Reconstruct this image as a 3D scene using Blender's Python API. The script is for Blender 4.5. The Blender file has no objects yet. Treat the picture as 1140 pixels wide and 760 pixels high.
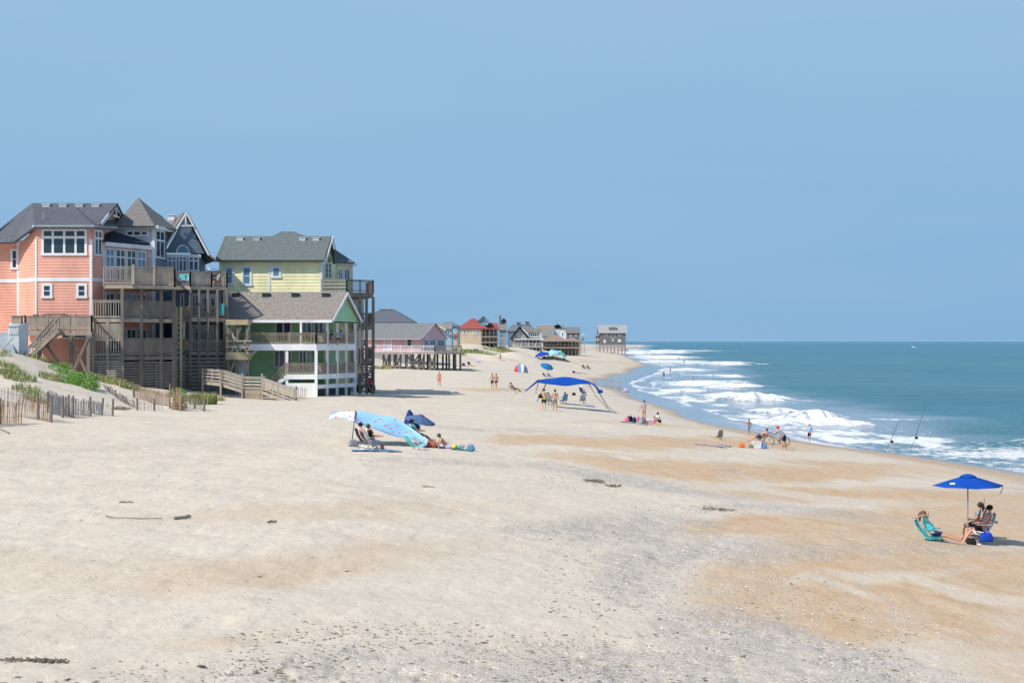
import bpy, bmesh, math, random
import numpy as np
from mathutils import Vector, Matrix, Euler

S = bpy.context.scene
COL = S.collection
random.seed(7)
RNG = np.random.default_rng(11)
R = math.radians

# ------------------------------------------------------------------ camera, world, sun, exposure
CAM_Z, F = 8.8, 1900.0            # eye height on the pier, focal length in photo pixels
cam = bpy.data.objects.new('camera', bpy.data.cameras.new('camera'))
COL.objects.link(cam)
cam.location = (0, 0, CAM_Z)
cam.rotation_euler = (R(90), 0, 0)
cam.data.sensor_width = 36
cam.data.lens = 36 * F / 1140
cam.data.clip_start, cam.data.clip_end = 1.0, 90000
S.camera = cam
S.view_settings.view_transform = 'Standard'
S.view_settings.look = 'None'
S.view_settings.gamma = 1
S.view_settings.use_curve_mapping = False
S.view_settings.exposure = 0.33
S.cycles.max_bounces = 6

SUN_EL = R(46)
SUN_H = Vector((-0.81, -0.59, 0)).normalized()
SUN_DIR = Vector((SUN_H.x * math.cos(SUN_EL), SUN_H.y * math.cos(SUN_EL), math.sin(SUN_EL)))
sun = bpy.data.objects.new('sun', bpy.data.lights.new('sun', 'SUN'))
COL.objects.link(sun)
sun.data.energy = 3.7
sun.data.angle = R(0.53)
sun.data.color = (1.0, 0.93, 0.82)
sun.rotation_euler = SUN_DIR.to_track_quat('Z', 'Y').to_euler()
sun.location = (-200, -200, 300)

world = bpy.data.worlds.new('World')
S.world = world
world.use_nodes = True
wn, wl = world.node_tree.nodes, world.node_tree.links
wn.clear()
w_out = wn.new('ShaderNodeOutputWorld')
w_bg = wn.new('ShaderNodeBackground')
w_bg.inputs['Strength'].default_value = 0.15
sky = wn.new('ShaderNodeTexSky')
sky.sky_type = 'NISHITA'
sky.sun_disc = False
sky.sun_elevation = SUN_EL
sky.sun_rotation = math.atan2(SUN_H.x, SUN_H.y)
sky.air_density, sky.dust_density, sky.ozone_density = 1.0, 0.6, 1.5
w_tc = wn.new('ShaderNodeTexCoord')
w_sep = wn.new('ShaderNodeSeparateXYZ')
wl.new(w_tc.outputs['Generated'], w_sep.inputs[0])
w_ramp = wn.new('ShaderNodeValToRGB')
w_ramp.color_ramp.elements[0].position = 0.0
w_ramp.color_ramp.elements[0].color = (0.243, 0.448, 0.685, 1)
w_ramp.color_ramp.elements[1].position = 0.25
w_ramp.color_ramp.elements[1].color = (0.337, 0.53, 0.738, 1)
e = w_ramp.color_ramp.elements.new(0.08); e.color = (0.268, 0.475, 0.712, 1)
wl.new(w_sep.outputs['Z'], w_ramp.inputs[0])
w_mul = wn.new('ShaderNodeVectorMath'); w_mul.operation = 'SCALE'; w_mul.inputs['Scale'].default_value = 5.3
wl.new(w_ramp.outputs[0], w_mul.inputs[0])
# a faint, very soft veil of thin cloud on the left of the sky
w_nz = wn.new('ShaderNodeTexNoise'); w_nz.inputs['Scale'].default_value = 3.0; w_nz.inputs['Detail'].default_value = 3
w_map = wn.new('ShaderNodeMapping'); w_map.inputs['Scale'].default_value = (1, 1, 7)
wl.new(w_tc.outputs['Generated'], w_map.inputs[0]); wl.new(w_map.outputs[0], w_nz.inputs['Vector'])
w_mr = wn.new('ShaderNodeMapRange'); w_mr.inputs[1].default_value = 0.35; w_mr.inputs[2].default_value = 0.8
w_mr.inputs[3].default_value = 0.0; w_mr.inputs[4].default_value = 0.22
wl.new(w_nz.outputs[0], w_mr.inputs[0])
w_mixc = wn.new('ShaderNodeMix'); w_mixc.data_type = 'RGBA'
w_mixc.inputs[7].default_value = (2.3, 3.1, 3.9, 1)
wl.new(w_mr.outputs[0], w_mixc.inputs[0]); wl.new(w_mul.outputs[0], w_mixc.inputs[6])
w_f = wn.new('ShaderNodeMapRange'); w_f.interpolation_type = 'SMOOTHSTEP'
w_f.inputs[1].default_value = 0.25; w_f.inputs[2].default_value = 0.6
wl.new(w_sep.outputs['Z'], w_f.inputs[0])
w_mix = wn.new('ShaderNodeMix'); w_mix.data_type = 'RGBA'
wl.new(w_f.outputs[0], w_mix.inputs[0]); wl.new(w_mixc.outputs[2], w_mix.inputs[6]); wl.new(sky.outputs[0], w_mix.inputs[7])
wl.new(w_mix.outputs[2], w_bg.inputs['Color']); wl.new(w_bg.outputs[0], w_out.inputs[0])

# ------------------------------------------------------------------ materials
MATS = {}
def nt(m):
    m.use_nodes = True
    return m.node_tree.nodes, m.node_tree.links, m.node_tree.nodes['Principled BSDF']

def pm(name, rgb, rough=0.6, var=0.12, scale=3.0, bump=0.0, bscale=30.0, stretch=(1, 1, 1), spec=0.5, metal=0.0, rgb2=None, transl=0.0):
    """procedural material: base colour broken by noise, optional bump"""
    if name in MATS: return MATS[name]
    m = bpy.data.materials.new(name); n, l, b = nt(m)
    b.inputs['Roughness'].default_value = rough
    b.inputs['Specular IOR Level'].default_value = spec
    b.inputs['Metallic'].default_value = metal
    tc = n.new('ShaderNodeTexCoord'); mp = n.new('ShaderNodeMapping'); mp.inputs['Scale'].default_value = stretch
    l.new(tc.outputs['Object'], mp.inputs[0])
    nz = n.new('ShaderNodeTexNoise'); nz.inputs['Scale'].default_value = scale; nz.inputs['Detail'].default_value = 4
    l.new(mp.outputs[0], nz.inputs['Vector'])
    mx = n.new('ShaderNodeMix'); mx.data_type = 'RGBA'
    a = [max(0, c * (1 - var)) for c in rgb]; c2 = rgb2 or [min(1, c * (1 + var)) for c in rgb]
    mx.inputs[6].default_value = (*a, 1); mx.inputs[7].default_value = (*c2, 1)
    mr = n.new('ShaderNodeMapRange'); mr.inputs[1].default_value = 0.3; mr.inputs[2].default_value = 0.7
    l.new(nz.outputs[0], mr.inputs[0]); l.new(mr.outputs[0], mx.inputs[0])
    l.new(mx.outputs[2], b.inputs['Base Color'])
    if transl:
        b.inputs['Transmission Weight'].default_value = 0
        tr = n.new('ShaderNodeBsdfTranslucent'); ms = n.new('ShaderNodeMixShader'); ms.inputs[0].default_value = transl
        l.new(mx.outputs[2], tr.inputs[0]); l.new(b.outputs[0], ms.inputs[1]); l.new(tr.outputs[0], ms.inputs[2])
        l.new(ms.outputs[0], n['Material Output'].inputs[0])
    if bump:
        nb = n.new('ShaderNodeTexNoise'); nb.inputs['Scale'].default_value = bscale; nb.inputs['Detail'].default_value = 3
        l.new(mp.outputs[0], nb.inputs['Vector'])
        bp = n.new('ShaderNodeBump'); bp.inputs['Strength'].default_value = bump; bp.inputs['Distance'].default_value = 0.02
        l.new(nb.outputs[0], bp.inputs['Height']); l.new(bp.outputs[0], b.inputs['Normal'])
    MATS[name] = m
    return m

# ------------------------------------------------------------------ vectorised noise for terrain and sea
def _hash(ix, iy, seed):
    h = (ix.astype(np.int64) * 374761393 + iy.astype(np.int64) * 668265263 + seed * 974711) & 0x7fffffff
    h = ((h ^ (h >> 13)) * 1274126177) & 0x7fffffff
    h = h ^ (h >> 16)
    return (h & 0xffff) / 65535.0
def vnoise(x, y, seed=0):
    x = np.asarray(x, float); y = np.asarray(y, float)
    ix, iy = np.floor(x), np.floor(y); fx, fy = x - ix, y - iy
    ux, uy = fx * fx * fx * (fx * (fx * 6 - 15) + 10), fy * fy * fy * (fy * (fy * 6 - 15) + 10)
    a, b = _hash(ix, iy, seed), _hash(ix + 1, iy, seed); c, d = _hash(ix, iy + 1, seed), _hash(ix + 1, iy + 1, seed)
    return (a + (b - a) * ux) * (1 - uy) + (c + (d - c) * ux) * uy
def fbm(x, y, seed=0, oct=4):
    t, amp, tot = 0, 1.0, 0
    for o in range(oct):
        t = t + amp * vnoise(np.asarray(x) * 2 ** o + o * 17.3, np.asarray(y) * 2 ** o - o * 9.1, seed + o); tot += amp; amp *= 0.5
    return t / tot
def sstep(a, b, x):
    t = np.clip((np.asarray(x, float) - a) / (b - a), 0, 1); return t * t * (3 - 2 * t)

# ------------------------------------------------------------------ the lie of the land (x seaward, y along the shore)
_yy = np.arange(-50, 4200, 2.0)
def _curve(pts, sig=14):
    ys, xs = zip(*pts)
    v = np.interp(_yy, ys, xs); k = np.exp(-0.5 * (np.arange(-30, 31) * 2 / sig) ** 2); k /= k.sum()
    return np.convolve(np.pad(v, 30, mode='edge'), k, mode='valid')
_SH = _curve([(-50, 41), (0, 38), (57, 36.5), (92, 36.5), (115, 34.8), (129, 31), (143, 28), (158, 26.5), (172, 26), (190, 25.2), (230, 24.5), (290, 23), (340, 24), (400, 30), (450, 37), (500, 43), (583, 52),
              (760, 61), (1000, 74), (1300, 90), (2000, 135), (3000, 210), (4200, 320)], 9)
_DN = _curve([(-50, -30), (0, -28), (60, -24.5), (95, -24.5), (125, -26), (140, -24), (155, -23), (250, -25), (310, -25), (350, -20), (400, -8), (440, -3), (520, 9), (600, 19), (760, 30), (1000, 50), (2000, 140), (4200, 420)], 12)
def shore_x(y): return np.interp(y, _yy, _SH)
def dune_x(y): return np.interp(y, _yy, _DN)
MOUNDS = [(-33, 118, 5, 0.7), (-38, 128, 6, 0.8), (-30, 132, 4, 0.5), (0.5, 428, 7, 2.6), (-6, 415, 6, 1.8), (-13, 395, 7, 1.6), (-21, 380, 8, 1.8), (9, 445, 8, 2.2),
          (-42, 127, 7, 0.9), (-12, 505, 12, 1.3), (16, 480, 8, 1.3)]
def height(x, y, fine=True):
    x = np.asarray(x, float); y = np.asarray(y, float)
    s = shore_x(y) + (fbm(y / 30.0, x * 0 + 3.3, 5, 2) - 0.5) * 3.2 * sstep(60, 120, y) - x
    z = np.interp(s, [-900, -250, -60, -12, 0, 6, 12, 17, 22, 27, 33, 42, 60], [-20, -9, -3.2, -0.75, 0.0, 0.5, 1.12, 1.68, 2.2, 2.75, 3.25, 3.95, 4.25])
    d = dune_x(y) - x + (fbm(x / 9.0, y / 9.0, 21, 2) - 0.5) * 7
    z = z + 0.55 * sstep(100, 140, y) * sstep(6, 15, s) * (1 - sstep(27, 42, s))
    z = z + sstep(0, 15, d) * (2.3 + 1.3 * (fbm(x / 13.0, y / 16.0, 31, 3) - 0.45)) * (1 - 0.45 * sstep(30, 70, d))
    for mx, my, mr, mh in MOUNDS:
        z = z + mh * np.exp(-((x - mx) ** 2 + (y - my) ** 2) / (mr * mr))
    if fine:
        up = sstep(1.0, 2.4, z)
        z = z + up * (fbm(x / 4.0, y / 4.0, 41, 3) - 0.5) * 0.16 + up * (fbm(x / 1.1, y / 1.1, 43, 2) - 0.5) * 0.05
    return z
def H(x, y): return float(height(x, y))
def ground(px, py):
    """where the sight line through a photo pixel meets the sand"""
    lo, t = 12.0, 12.0
    dx, dz = (px - 570) / F, (py - 380) / F
    ts = np.geomspace(14, 4000, 6000)
    g = (CAM_Z - dz * ts) - height(dx * ts, ts)
    k = int(np.argmax(g < 0))
    if not (g < 0).any(): k = len(ts) - 1
    t0, t1 = ts[max(k - 1, 0)], ts[k]
    for _ in range(20):
        tm = 0.5 * (t0 + t1)
        if CAM_Z - dz * tm - H(dx * tm, tm) < 0: t1 = tm
        else: t0 = tm
    return Vector((dx * t1, t1, H(dx * t1, t1)))
def W(px, py, D): return Vector(((px - 570) / F * D, D, CAM_Z - (py - 380) / F * D))

def link(o, parent=None):
    COL.objects.link(o)
    if parent is not None: o.parent = parent
    return o
def grid_mesh(name, X, Y, Z, mat, attrs=None):
    nr, nc = X.shape
    me = bpy.data.meshes.new(name)
    v = np.stack([X, Y, Z], -1).reshape(-1, 3).astype(np.float32)
    i = np.arange(nr * nc).reshape(nr, nc)
    q = np.stack([i[:-1, :-1], i[:-1, 1:], i[1:, 1:], i[1:, :-1]], -1).reshape(-1, 4)
    me.vertices.add(len(v)); me.vertices.foreach_set('co', v.ravel())
    me.loops.add(q.size); me.loops.foreach_set('vertex_index', q.ravel().astype(np.int32))
    me.polygons.add(len(q)); me.polygons.foreach_set('loop_start', (np.arange(len(q)) * 4).astype(np.int32))
    try: me.polygons.foreach_set('loop_total', np.full(len(q), 4, np.int32))
    except Exception: pass
    me.update(calc_edges=True)
    for k, a in (attrs or {}).items():
        at = me.attributes.new(k, 'FLOAT', 'POINT'); at.data.foreach_set('value', a.ravel().astype(np.float32))
    me.materials.append(mat)
    me.polygons.foreach_set('use_smooth', np.ones(len(q), bool))
    o = bpy.data.objects.new(name, me); COL.objects.link(o); o['kind'] = 'structure'
    return o
# ------------------------------------------------------------------ sand
def band(px, py, pts, wob=None):
    """soft streak of differently coloured sand: pts = (px, py, half height, strength)"""
    p = np.array(pts, float)
    c = np.interp(px, p[:, 0], p[:, 1]); hw = np.interp(px, p[:, 0], p[:, 2]); st = np.interp(px, p[:, 0], p[:, 3], left=0, right=p[-1, 3])
    d = np.abs(py - c + (wob if wob is not None else 0) * hw) / hw
    return st * (1 - sstep(0.35, 1.25, d))

def build_sand():
    Ds = np.concatenate([np.geomspace(18, 1400, 1150), np.geomspace(1500, 60000, 40)])
    cols = np.concatenate([np.linspace(-1500, -340, 30), np.linspace(-320, 1500, 520), np.linspace(1530, 2600, 28)])
    C, Y = np.meshgrid(cols, Ds)
    X = (C - 570) / F * Y
    Z = height(X, Y)
    Z = np.where(Y > 1500, np.minimum(Z, 3.0 - 8 * sstep(2500, 6000, Y)), Z)
    py = 380 + (CAM_Z - Z) / Y * F
    w1 = (fbm(X / 7.0, Y / 9.0, 61, 4) - 0.5) * 2.6
    w2 = (fbm(X / 2.0, Y / 3.0, 67, 4) - 0.5) * 2.2
    wb = w1 * 0.7 + w2 * 0.5
    O = [[(520, 492, 3, 0), (560, 492, 6, .8), (700, 492, 8, 1), (860, 494, 8, .95), (930, 499, 4, .3), (1000, 505, 4, 0)],
         [(570, 504, 3, 0), (620, 508, 5, .8), (700, 516, 10, .95), (800, 524, 15, 1), (930, 524, 13, 1), (1010, 522, 9, .7), (1100, 526, 8, .5), (1300, 540, 8, .4)],
         [(760, 545, 3, 0), (820, 546, 6, .8), (900, 549, 8, 1), (1140, 552, 9, .9), (1400, 556, 6, .5)],
         [(738, 592, 5, 0), (775, 590, 13, 1), (860, 588, 18, 1), (980, 578, 26, .9), (1140, 574, 36, .85), (1400, 574, 36, .8)],
         [(735, 664, 8, 0), (800, 660, 30, .8), (900, 645, 60, .95), (1000, 648, 90, .95), (1140, 665, 120, .95), (1500, 680, 130, .9)],
         [(880, 600, 20, 0), (960, 625, 26, .7), (1140, 640, 40, .75), (1400, 650, 40, .6)],
         [(-60, 640, 22, .12), (60, 640, 26, .2), (180, 636, 30, .36), (300, 625, 24, .55), (420, 614, 16, .42), (520, 610, 12, .2), (640, 606, 8, 0)],
         [(150, 580, 6, 0), (260, 570, 14, .34), (400, 564, 15, .36), (520, 562, 12, .2), (640, 562, 8, 0)],
         [(160, 722, 6, 0), (240, 714, 9, .4), (340, 706, 5, 0)],
         [(470, 432, 1, 0), (520, 433, 2, .7), (545, 434, 2.5, .9), (600, 433, 2, .5), (640, 433, 2, 0)],
         [(590, 399, 1, 0), (650, 402, 2, .45), (690, 404, 2, .5), (730, 408, 2, .3), (740, 408, 1, 0)],
         [(600, 470, 2, 0), (660, 468, 2, .4), (800, 478, 2, .4), (860, 486, 2, 0)],
         [(690, 452, 2, .0), (740, 454, 2, .5), (800, 466, 2, .6), (860, 480, 3, .6), (960, 502, 3, .5), (1140, 530, 4, .4), (1300, 545, 5, .3)]]
    orange = np.zeros_like(X)
    for b in O: orange = np.maximum(orange, band(C, py, b, wb))
    SH = [[(560, 514, 3, 0), (600, 518, 5, .7), (680, 530, 9, 1), (780, 546, 8, .9), (860, 560, 5, .5), (900, 565, 4, 0)],
          [(538, 589, 2, 0), (570, 590, 7, .8), (640, 590, 16, 1), (720, 590, 22, 1), (790, 588, 14, .5), (820, 588, 10, 0)],
          [(640, 640, 8, 0), (690, 630, 28, .9), (780, 622, 24, 1), (880, 618, 14, .7), (1000, 612, 9, .4), (1140, 610, 8, .3), (1400, 615, 8, .2)],
          [(700, 660, 15, 0), (760, 690, 34, .8), (860, 700, 40, 1), (960, 740, 30, .9), (1080, 790, 30, .5), (1200, 820, 30, 0)],
          [(-200, 760, 6, .0), (0, 762, 8, .1), (200, 756, 14, .3), (330, 742, 24, .6), (600, 740, 30, .8), (800, 740, 36, .9), (1000, 760, 30, .7), (1200, 800, 30, 0)],
          [(380, 512, 2, 0), (440, 511, 4, .5), (520, 513, 4, .6), (600, 518, 4, .4), (640, 520, 4, 0)],
          [(430, 464, 2, 0), (500, 478, 4, .5), (600, 480, 4, .6), (660, 484, 4, .3), (700, 486, 3, 0)],
          [(1020, 544, 3, 0), (1060, 543, 4, .4), (1140, 545, 4, .4)],
          [(760, 566, 3, 0), (830, 562, 6, .8), (960, 573, 6, .6), (1040, 580, 4, 0)],
          [(790, 525, 3, 0), (815, 526, 5, .5), (850, 527, 4, 0)],
          [(-100, 503, 4, .1), (60, 500, 5, .25), (200, 492, 5, .35), (330, 494, 5, .25), (380, 498, 4, 0)]]
    shell = np.zeros_like(X)
    for b in SH: shell = np.maximum(shell, band(C, py, b, wb * 0.8))
    # wind-blown pale streaks over the orange ground on the right
    pale = np.zeros_like(X)
    for b in [[(760, 538, 3, 0), (830, 541, 4, .8), (920, 556, 4, .7), (1030, 562, 3, .3), (1100, 560, 3, 0)],
              [(900, 632, 3, 0), (960, 645, 8, .8), (1040, 640, 5, .5), (1100, 630, 4, 0)],
              [(960, 636, 3, 0), (1010, 642, 6, .8), (1080, 664, 7, .8), (1140, 672, 8, .7), (1300, 684, 8, .5)],
              [(860, 655, 3, 0), (900, 640, 5, .7), (960, 660, 4, .6), (1000, 668, 3, 0)],
              [(1010, 716, 3, 0), (1040, 714, 4, .5), (1090, 714, 4, 0)],
              [(640, 498, 2, 0), (760, 504, 3, .7), (900, 510, 3, .6), (1000, 512, 3, .4), (1140, 534, 4, .4)],
              [(1050, 618, 3, 0), (1140, 606, 5, .6), (1300, 600, 6, .5)]]:
        pale = np.maximum(pale, band(C, py, b, wb * 0.6))
    orange = orange * (1 - 0.85 * pale)
    far = sstep(250, 500, Y)
    s = shore_x(Y) - X
    wl_ = Z + (fbm(X / 16.0, Y / 40.0, 71, 3) - 0.5) * 0.55
    wk = .42 * sstep(150, 185, Y)
    wet = 1 - sstep(0.16 + wk, 0.36 + wk, wl_)
    damp = 1 - sstep(0.45 + wk * .7, 0.85 + wk * .7, wl_)
    # small footprint dimples, as real relief, where the sand is trodden
    tread = np.clip(shell * 0.7 + 0.35 + band(C, py, SH[4]), 0, 1.3) * (1 - far) * sstep(1.2, 2.0, Z)
    pits = vnoise(X / 0.34, Y / 0.5, 81); pits2 = vnoise(X / 0.62 + 5, Y / 0.8, 83)
    Z = Z + tread * (-0.03 * sstep(0.62, 0.9, pits) - 0.03 * sstep(0.66, 0.9, pits2) + 0.02 * (vnoise(X / .8, Y / .8, 85) - .5)) * (1 - sstep(70, 160, Y))

    foot = sstep(.40, .62, fbm(X / 11.0, Y / 16.0, 141, 3)) * sstep(2.0, 2.7, Z) * (1 - sstep(160, 330, Y)) * (1 - np.clip(orange, 0, 1) * .6)
    Z = Z + .42 * foot * (-.075 * sstep(.60, .88, vnoise(X / .75, Y / 1.15, 143)) + .05 * (vnoise(X / 1.3, Y / 1.8, 145) - .5) - .04 * sstep(.62, .9, vnoise(X / .42, Y / .6, 147)) * (1 - sstep(60, 110, Y)))

    m = bpy.data.materials.new('beach_sand'); n, l, b = nt(m)
    def attr(nm):
        a = n.new('ShaderNodeAttribute'); a.attribute_name = nm; return a.outputs['Fac']
    geo = n.new('ShaderNodeNewGeometry')
    def noise(scale, detail=4, stretch=None, rough=0.55):
        t = n.new('ShaderNodeTexNoise'); t.inputs['Scale'].default_value = scale; t.inputs['Detail'].default_value = detail; t.inputs['Roughness'].default_value = rough
        if stretch:
            mp = n.new('ShaderNodeMapping'); mp.inputs['Scale'].default_value = stretch; l.new(geo.outputs['Position'], mp.inputs[0]); l.new(mp.outputs[0], t.inputs['Vector'])
        else: l.new(geo.outputs['Position'], t.inputs['Vector'])
        return t.outputs[0]
    def mr(x, a, b_, c=0.0, d=1.0):
        q = n.new('ShaderNodeMapRange'); q.inputs[1].default_value = a; q.inputs[2].default_value = b_; q.inputs[3].default_value = c; q.inputs[4].default_value = d
        l.new(x, q.inputs[0]); return q.outputs[0]
    def math_(op, x, y):
        q = n.new('ShaderNodeMath'); q.operation = op
        for k, v in ((0, x), (1, y)):
            if hasattr(v, 'node'): l.new(v, q.inputs[k])
            else: q.inputs[k].default_value = v
        return q.outputs[0]
    def mix(f, a, c):
        q = n.new('ShaderNodeMix'); q.data_type = 'RGBA'
        for k, v in ((0, f), (6, a), (7, c)):
            if hasattr(v, 'node'): l.new(v, q.inputs[k])
            elif k == 0: q.inputs[0].default_value = v
            else: q.inputs[k].default_value = (*v, 1)
        return q.outputs[2]
    A_o, A_s, A_w, A_d = attr('orange'), attr('shell'), attr('wet'), attr('damp')
    base = mix(mr(noise(0.35, 5), .3, .7), (0.565, 0.502, 0.405), (0.635, 0.573, 0.472))
    base = mix(mr(noise(5, 4, (1, 0.5, 1)), .35, .7, 0, .5), base, (0.50, 0.435, 0.35))
    base = mix(mr(noise(1.1, 6, (0.8, 0.35, 1), 0.7), .5, .75, 0, .4), base, (0.50, 0.435, 0.35))
    of = math_('MULTIPLY', A_o, mr(noise(1.6, 6, (1.0, 0.5, 1.0), 0.65), .22, .62, 0.42, 1.0))
    base = mix(of, base, (0.50, 0.345, 0.205))
    base = mix(math_('MULTIPLY', attr('pale'), .6), base, (0.57, 0.50, 0.40))
    # shell and gravel beds: grey ground with pale and dark specks
    sf = math_('MULTIPLY', A_s, mr(noise(0.9, 5), .25, .6, 0.35, 1.0))
    base = mix(math_('MULTIPLY', sf, 0.85), base, (0.385, 0.35, 0.305))
    def specks(scale, lo):
        v = n.new('ShaderNodeTexVoronoi'); v.inputs['Scale'].default_value = scale; l.new(geo.outputs['Position'], v.inputs['Vector'])
        sp = n.new('ShaderNodeSeparateColor'); l.new(v.outputs['Color'], sp.inputs[0])
        near = mr(v.outputs['Distance'], 0.28, 0.42, 1, 0)
        return sp.outputs[0], sp.outputs[1], near
    r1, g1, n1 = specks(17.0, 0)
    r2, g2, n2 = specks(9.0, 0)
    den = math_('MAXIMUM', math_('MULTIPLY', sf, 0.55), 0.008)
    wsp = math_('MULTIPLY', math_('LESS_THAN', r1, den), n1)
    base = mix(wsp, base, (0.74, 0.70, 0.66))
    dsp = math_('MULTIPLY', math_('LESS_THAN', g1, math_('MAXIMUM', math_('MULTIPLY', sf, 0.30), 0.022)), n1)
    base = mix(math_('MULTIPLY', dsp, .75), base, (0.17, 0.145, 0.12))
    dsp2 = math_('MULTIPLY', math_('LESS_THAN', g2, math_('MAXIMUM', math_('MULTIPLY', sf, 0.16), 0.006)), n2)
    base = mix(math_('MULTIPLY', dsp2, .7), base, (0.2, 0.17, 0.145))
    # dampness
    base = mix(math_('MULTIPLY', A_d, .62), base, (0.36, 0.27, 0.19))
    base = mix(math_('MULTIPLY', A_w, 0.9), base, (0.27, 0.225, 0.19))
    l.new(base, b.inputs['Base Color'])
    rg = mr(A_w, 0, 1, 0.9, 0.08); l.new(rg, b.inputs['Roughness'])
    sp_ = mr(A_w, 0.2, 1, 0.12, 0.6); l.new(sp_, b.inputs['Specular IOR Level'])
    bp = n.new('ShaderNodeBump'); bp.inputs['Distance'].default_value = 0.05
    l.new(mr(A_w, 0, 0.6, 0.55, 0.02), bp.inputs['Strength'])
    hh = math_('ADD', noise(7, 5, (1, .8, 1), 0.6), math_('MULTIPLY', noise(2.2, 3, (1, .7, 1)), 1.6))
    l.new(hh, bp.inputs['Height']); l.new(bp.outputs[0], b.inputs['Normal'])
    return grid_mesh('beach_sand', X, Y, Z, m, dict(orange=orange, shell=shell, wet=wet, damp=damp, pale=pale))
build_sand()

# ------------------------------------------------------------------ sea
# breakers: (crest centre px, crest top py, base py, half length in metres, height, width)
BREAK = []
def breaker(px, D, half, h, wid, ang=0.0, tail=1.0): BREAK.append(((px - 570) / F * D, D, half, h, wid, ang, tail))
breaker(815, 264, 7.5, 0.9, 9, -0.25); breaker(838, 252, 5, 1.1, 5.5, 0.2); breaker(862, 256, 4, 0.5, 2.2, 0.1)
breaker(905, 188, 5.0, 1.2, 5.2, 0.1); breaker(928, 180, 4.5, 0.7, 3.6, 0.25); breaker(862, 210, 4.5, 0.55, 2.6, 0.0)
breaker(785, 350, 10, 0.9, 13, -0.3); breaker(815, 330, 7, 0.7, 7, 0.2); breaker(765, 300, 7, .35, 4, -.3); breaker(806, 430, 7, 0.6, 6.0, 0.25)
breaker(806, 640, 12, 1.4, 15, 0.2); breaker(758, 690, 26, 1.2, 30, -0.15); breaker(830, 650, 12, .7, 5, 0.0); breaker(768, 520, 9, .6, 9, -0.3)
breaker(735, 900, 30, 1.4, 26, 0); breaker(722, 1250, 50, 1.5, 40, 0); breaker(745, 1500, 60, 1.4, 14, 0); breaker(1017, 2300, 6, 2.4, 9, 0.2)
breaker(1200, 150, 7, .6, 2.5, .3); breaker(1330, 130, 6, .5, 2.5, .3)
def sea_fields(X, Y):
    s = X - shore_x(Y)
    z = np.zeros_like(X); foam = np.zeros_like(X)
    for bx, by, hl, h, wd, an, tl in BREAK:
        ca, sa = math.cos(an), math.sin(an)
        u = (X - bx) * ca + (Y - by) * sa; v = -(X - bx) * sa + (Y - by) * ca
        v = v + (fbm(u / (hl * .45) + bx, v * 0 + by, 91, 3) - .5) * wd * 1.4
        lump = 0.75 + 0.5 * fbm(X / (wd * .45), Y / (wd * .9), 93, 2)
        g = np.exp(-(u / hl) ** 2 * 1.2)
        z = z + h * g * np.exp(-(v / (wd * .55)) ** 2) * lump
        f = g * np.exp(-(np.minimum(v, 0) / (wd * 1.5)) ** 2) * np.exp(-(np.maximum(v, 0) / (wd * .5)) ** 2)
        foam = np.maximum(foam, 1.3 * f * (0.35 + 0.95 * fbm(X / (wd * .5), Y / (wd * .9), 95, 4)))
    swell = np.sin((s * 0.30 + Y * 0.035) + 3.0 * fbm(X / 40.0, Y / 60.0, 97, 2)) * 0.10 * sstep(2, 25, s)
    z = z + swell + (fbm(X / 5.0, Y / 5.0, 99, 3) - .5) * 0.16 * sstep(0, 6, s) * (1 - sstep(250, 700, Y))
    # swash: thin lacy sheets that run up the sand
    n1 = fbm(X / 6.0, Y / 16.0, 101, 4); n2 = fbm(X / 2.2, Y / 6.0, 103, 4)
    wid = 2.5 + 19 * sstep(175, 135, Y) * 1.0 + 10 * sstep(500, 1000, Y)
    sw = sstep(-1.5, 0.6, s) * (1 - sstep(wid * .55, wid * 1.9, s + (n1 - .5) * 16))
    foam = np.maximum(foam, sw * (0.41 + 1.0 * (n2 - .35)) * 1.1)
    ln = (np.exp(-((s - .6 + (n1 - .5) * 5) / .7) ** 2) * .9 + np.exp(-((s - 7 + (n1 - .5) * 14) / 1.1) ** 2) * .75 + np.exp(-((s - 13 + (n2 - .5) * 12) / 1.0) ** 2) * .5) * sstep(.38, .6, n2 * .5 + n1 * .5) * sstep(120, 165, Y)
    foam = np.maximum(foam, ln)
    # streaks of old foam farther out
    st = sstep(.58, .75, fbm(X / 14.0, Y / 9.0, 105, 4)) * sstep(3, 10, s) * (1 - sstep(14, 30 + 25 * sstep(300, 700, Y), s)) * sstep(150, 200, Y)
    foam = np.maximum(foam, st * 0.8)
    return z, np.clip(foam, 0, 1.4)

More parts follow.
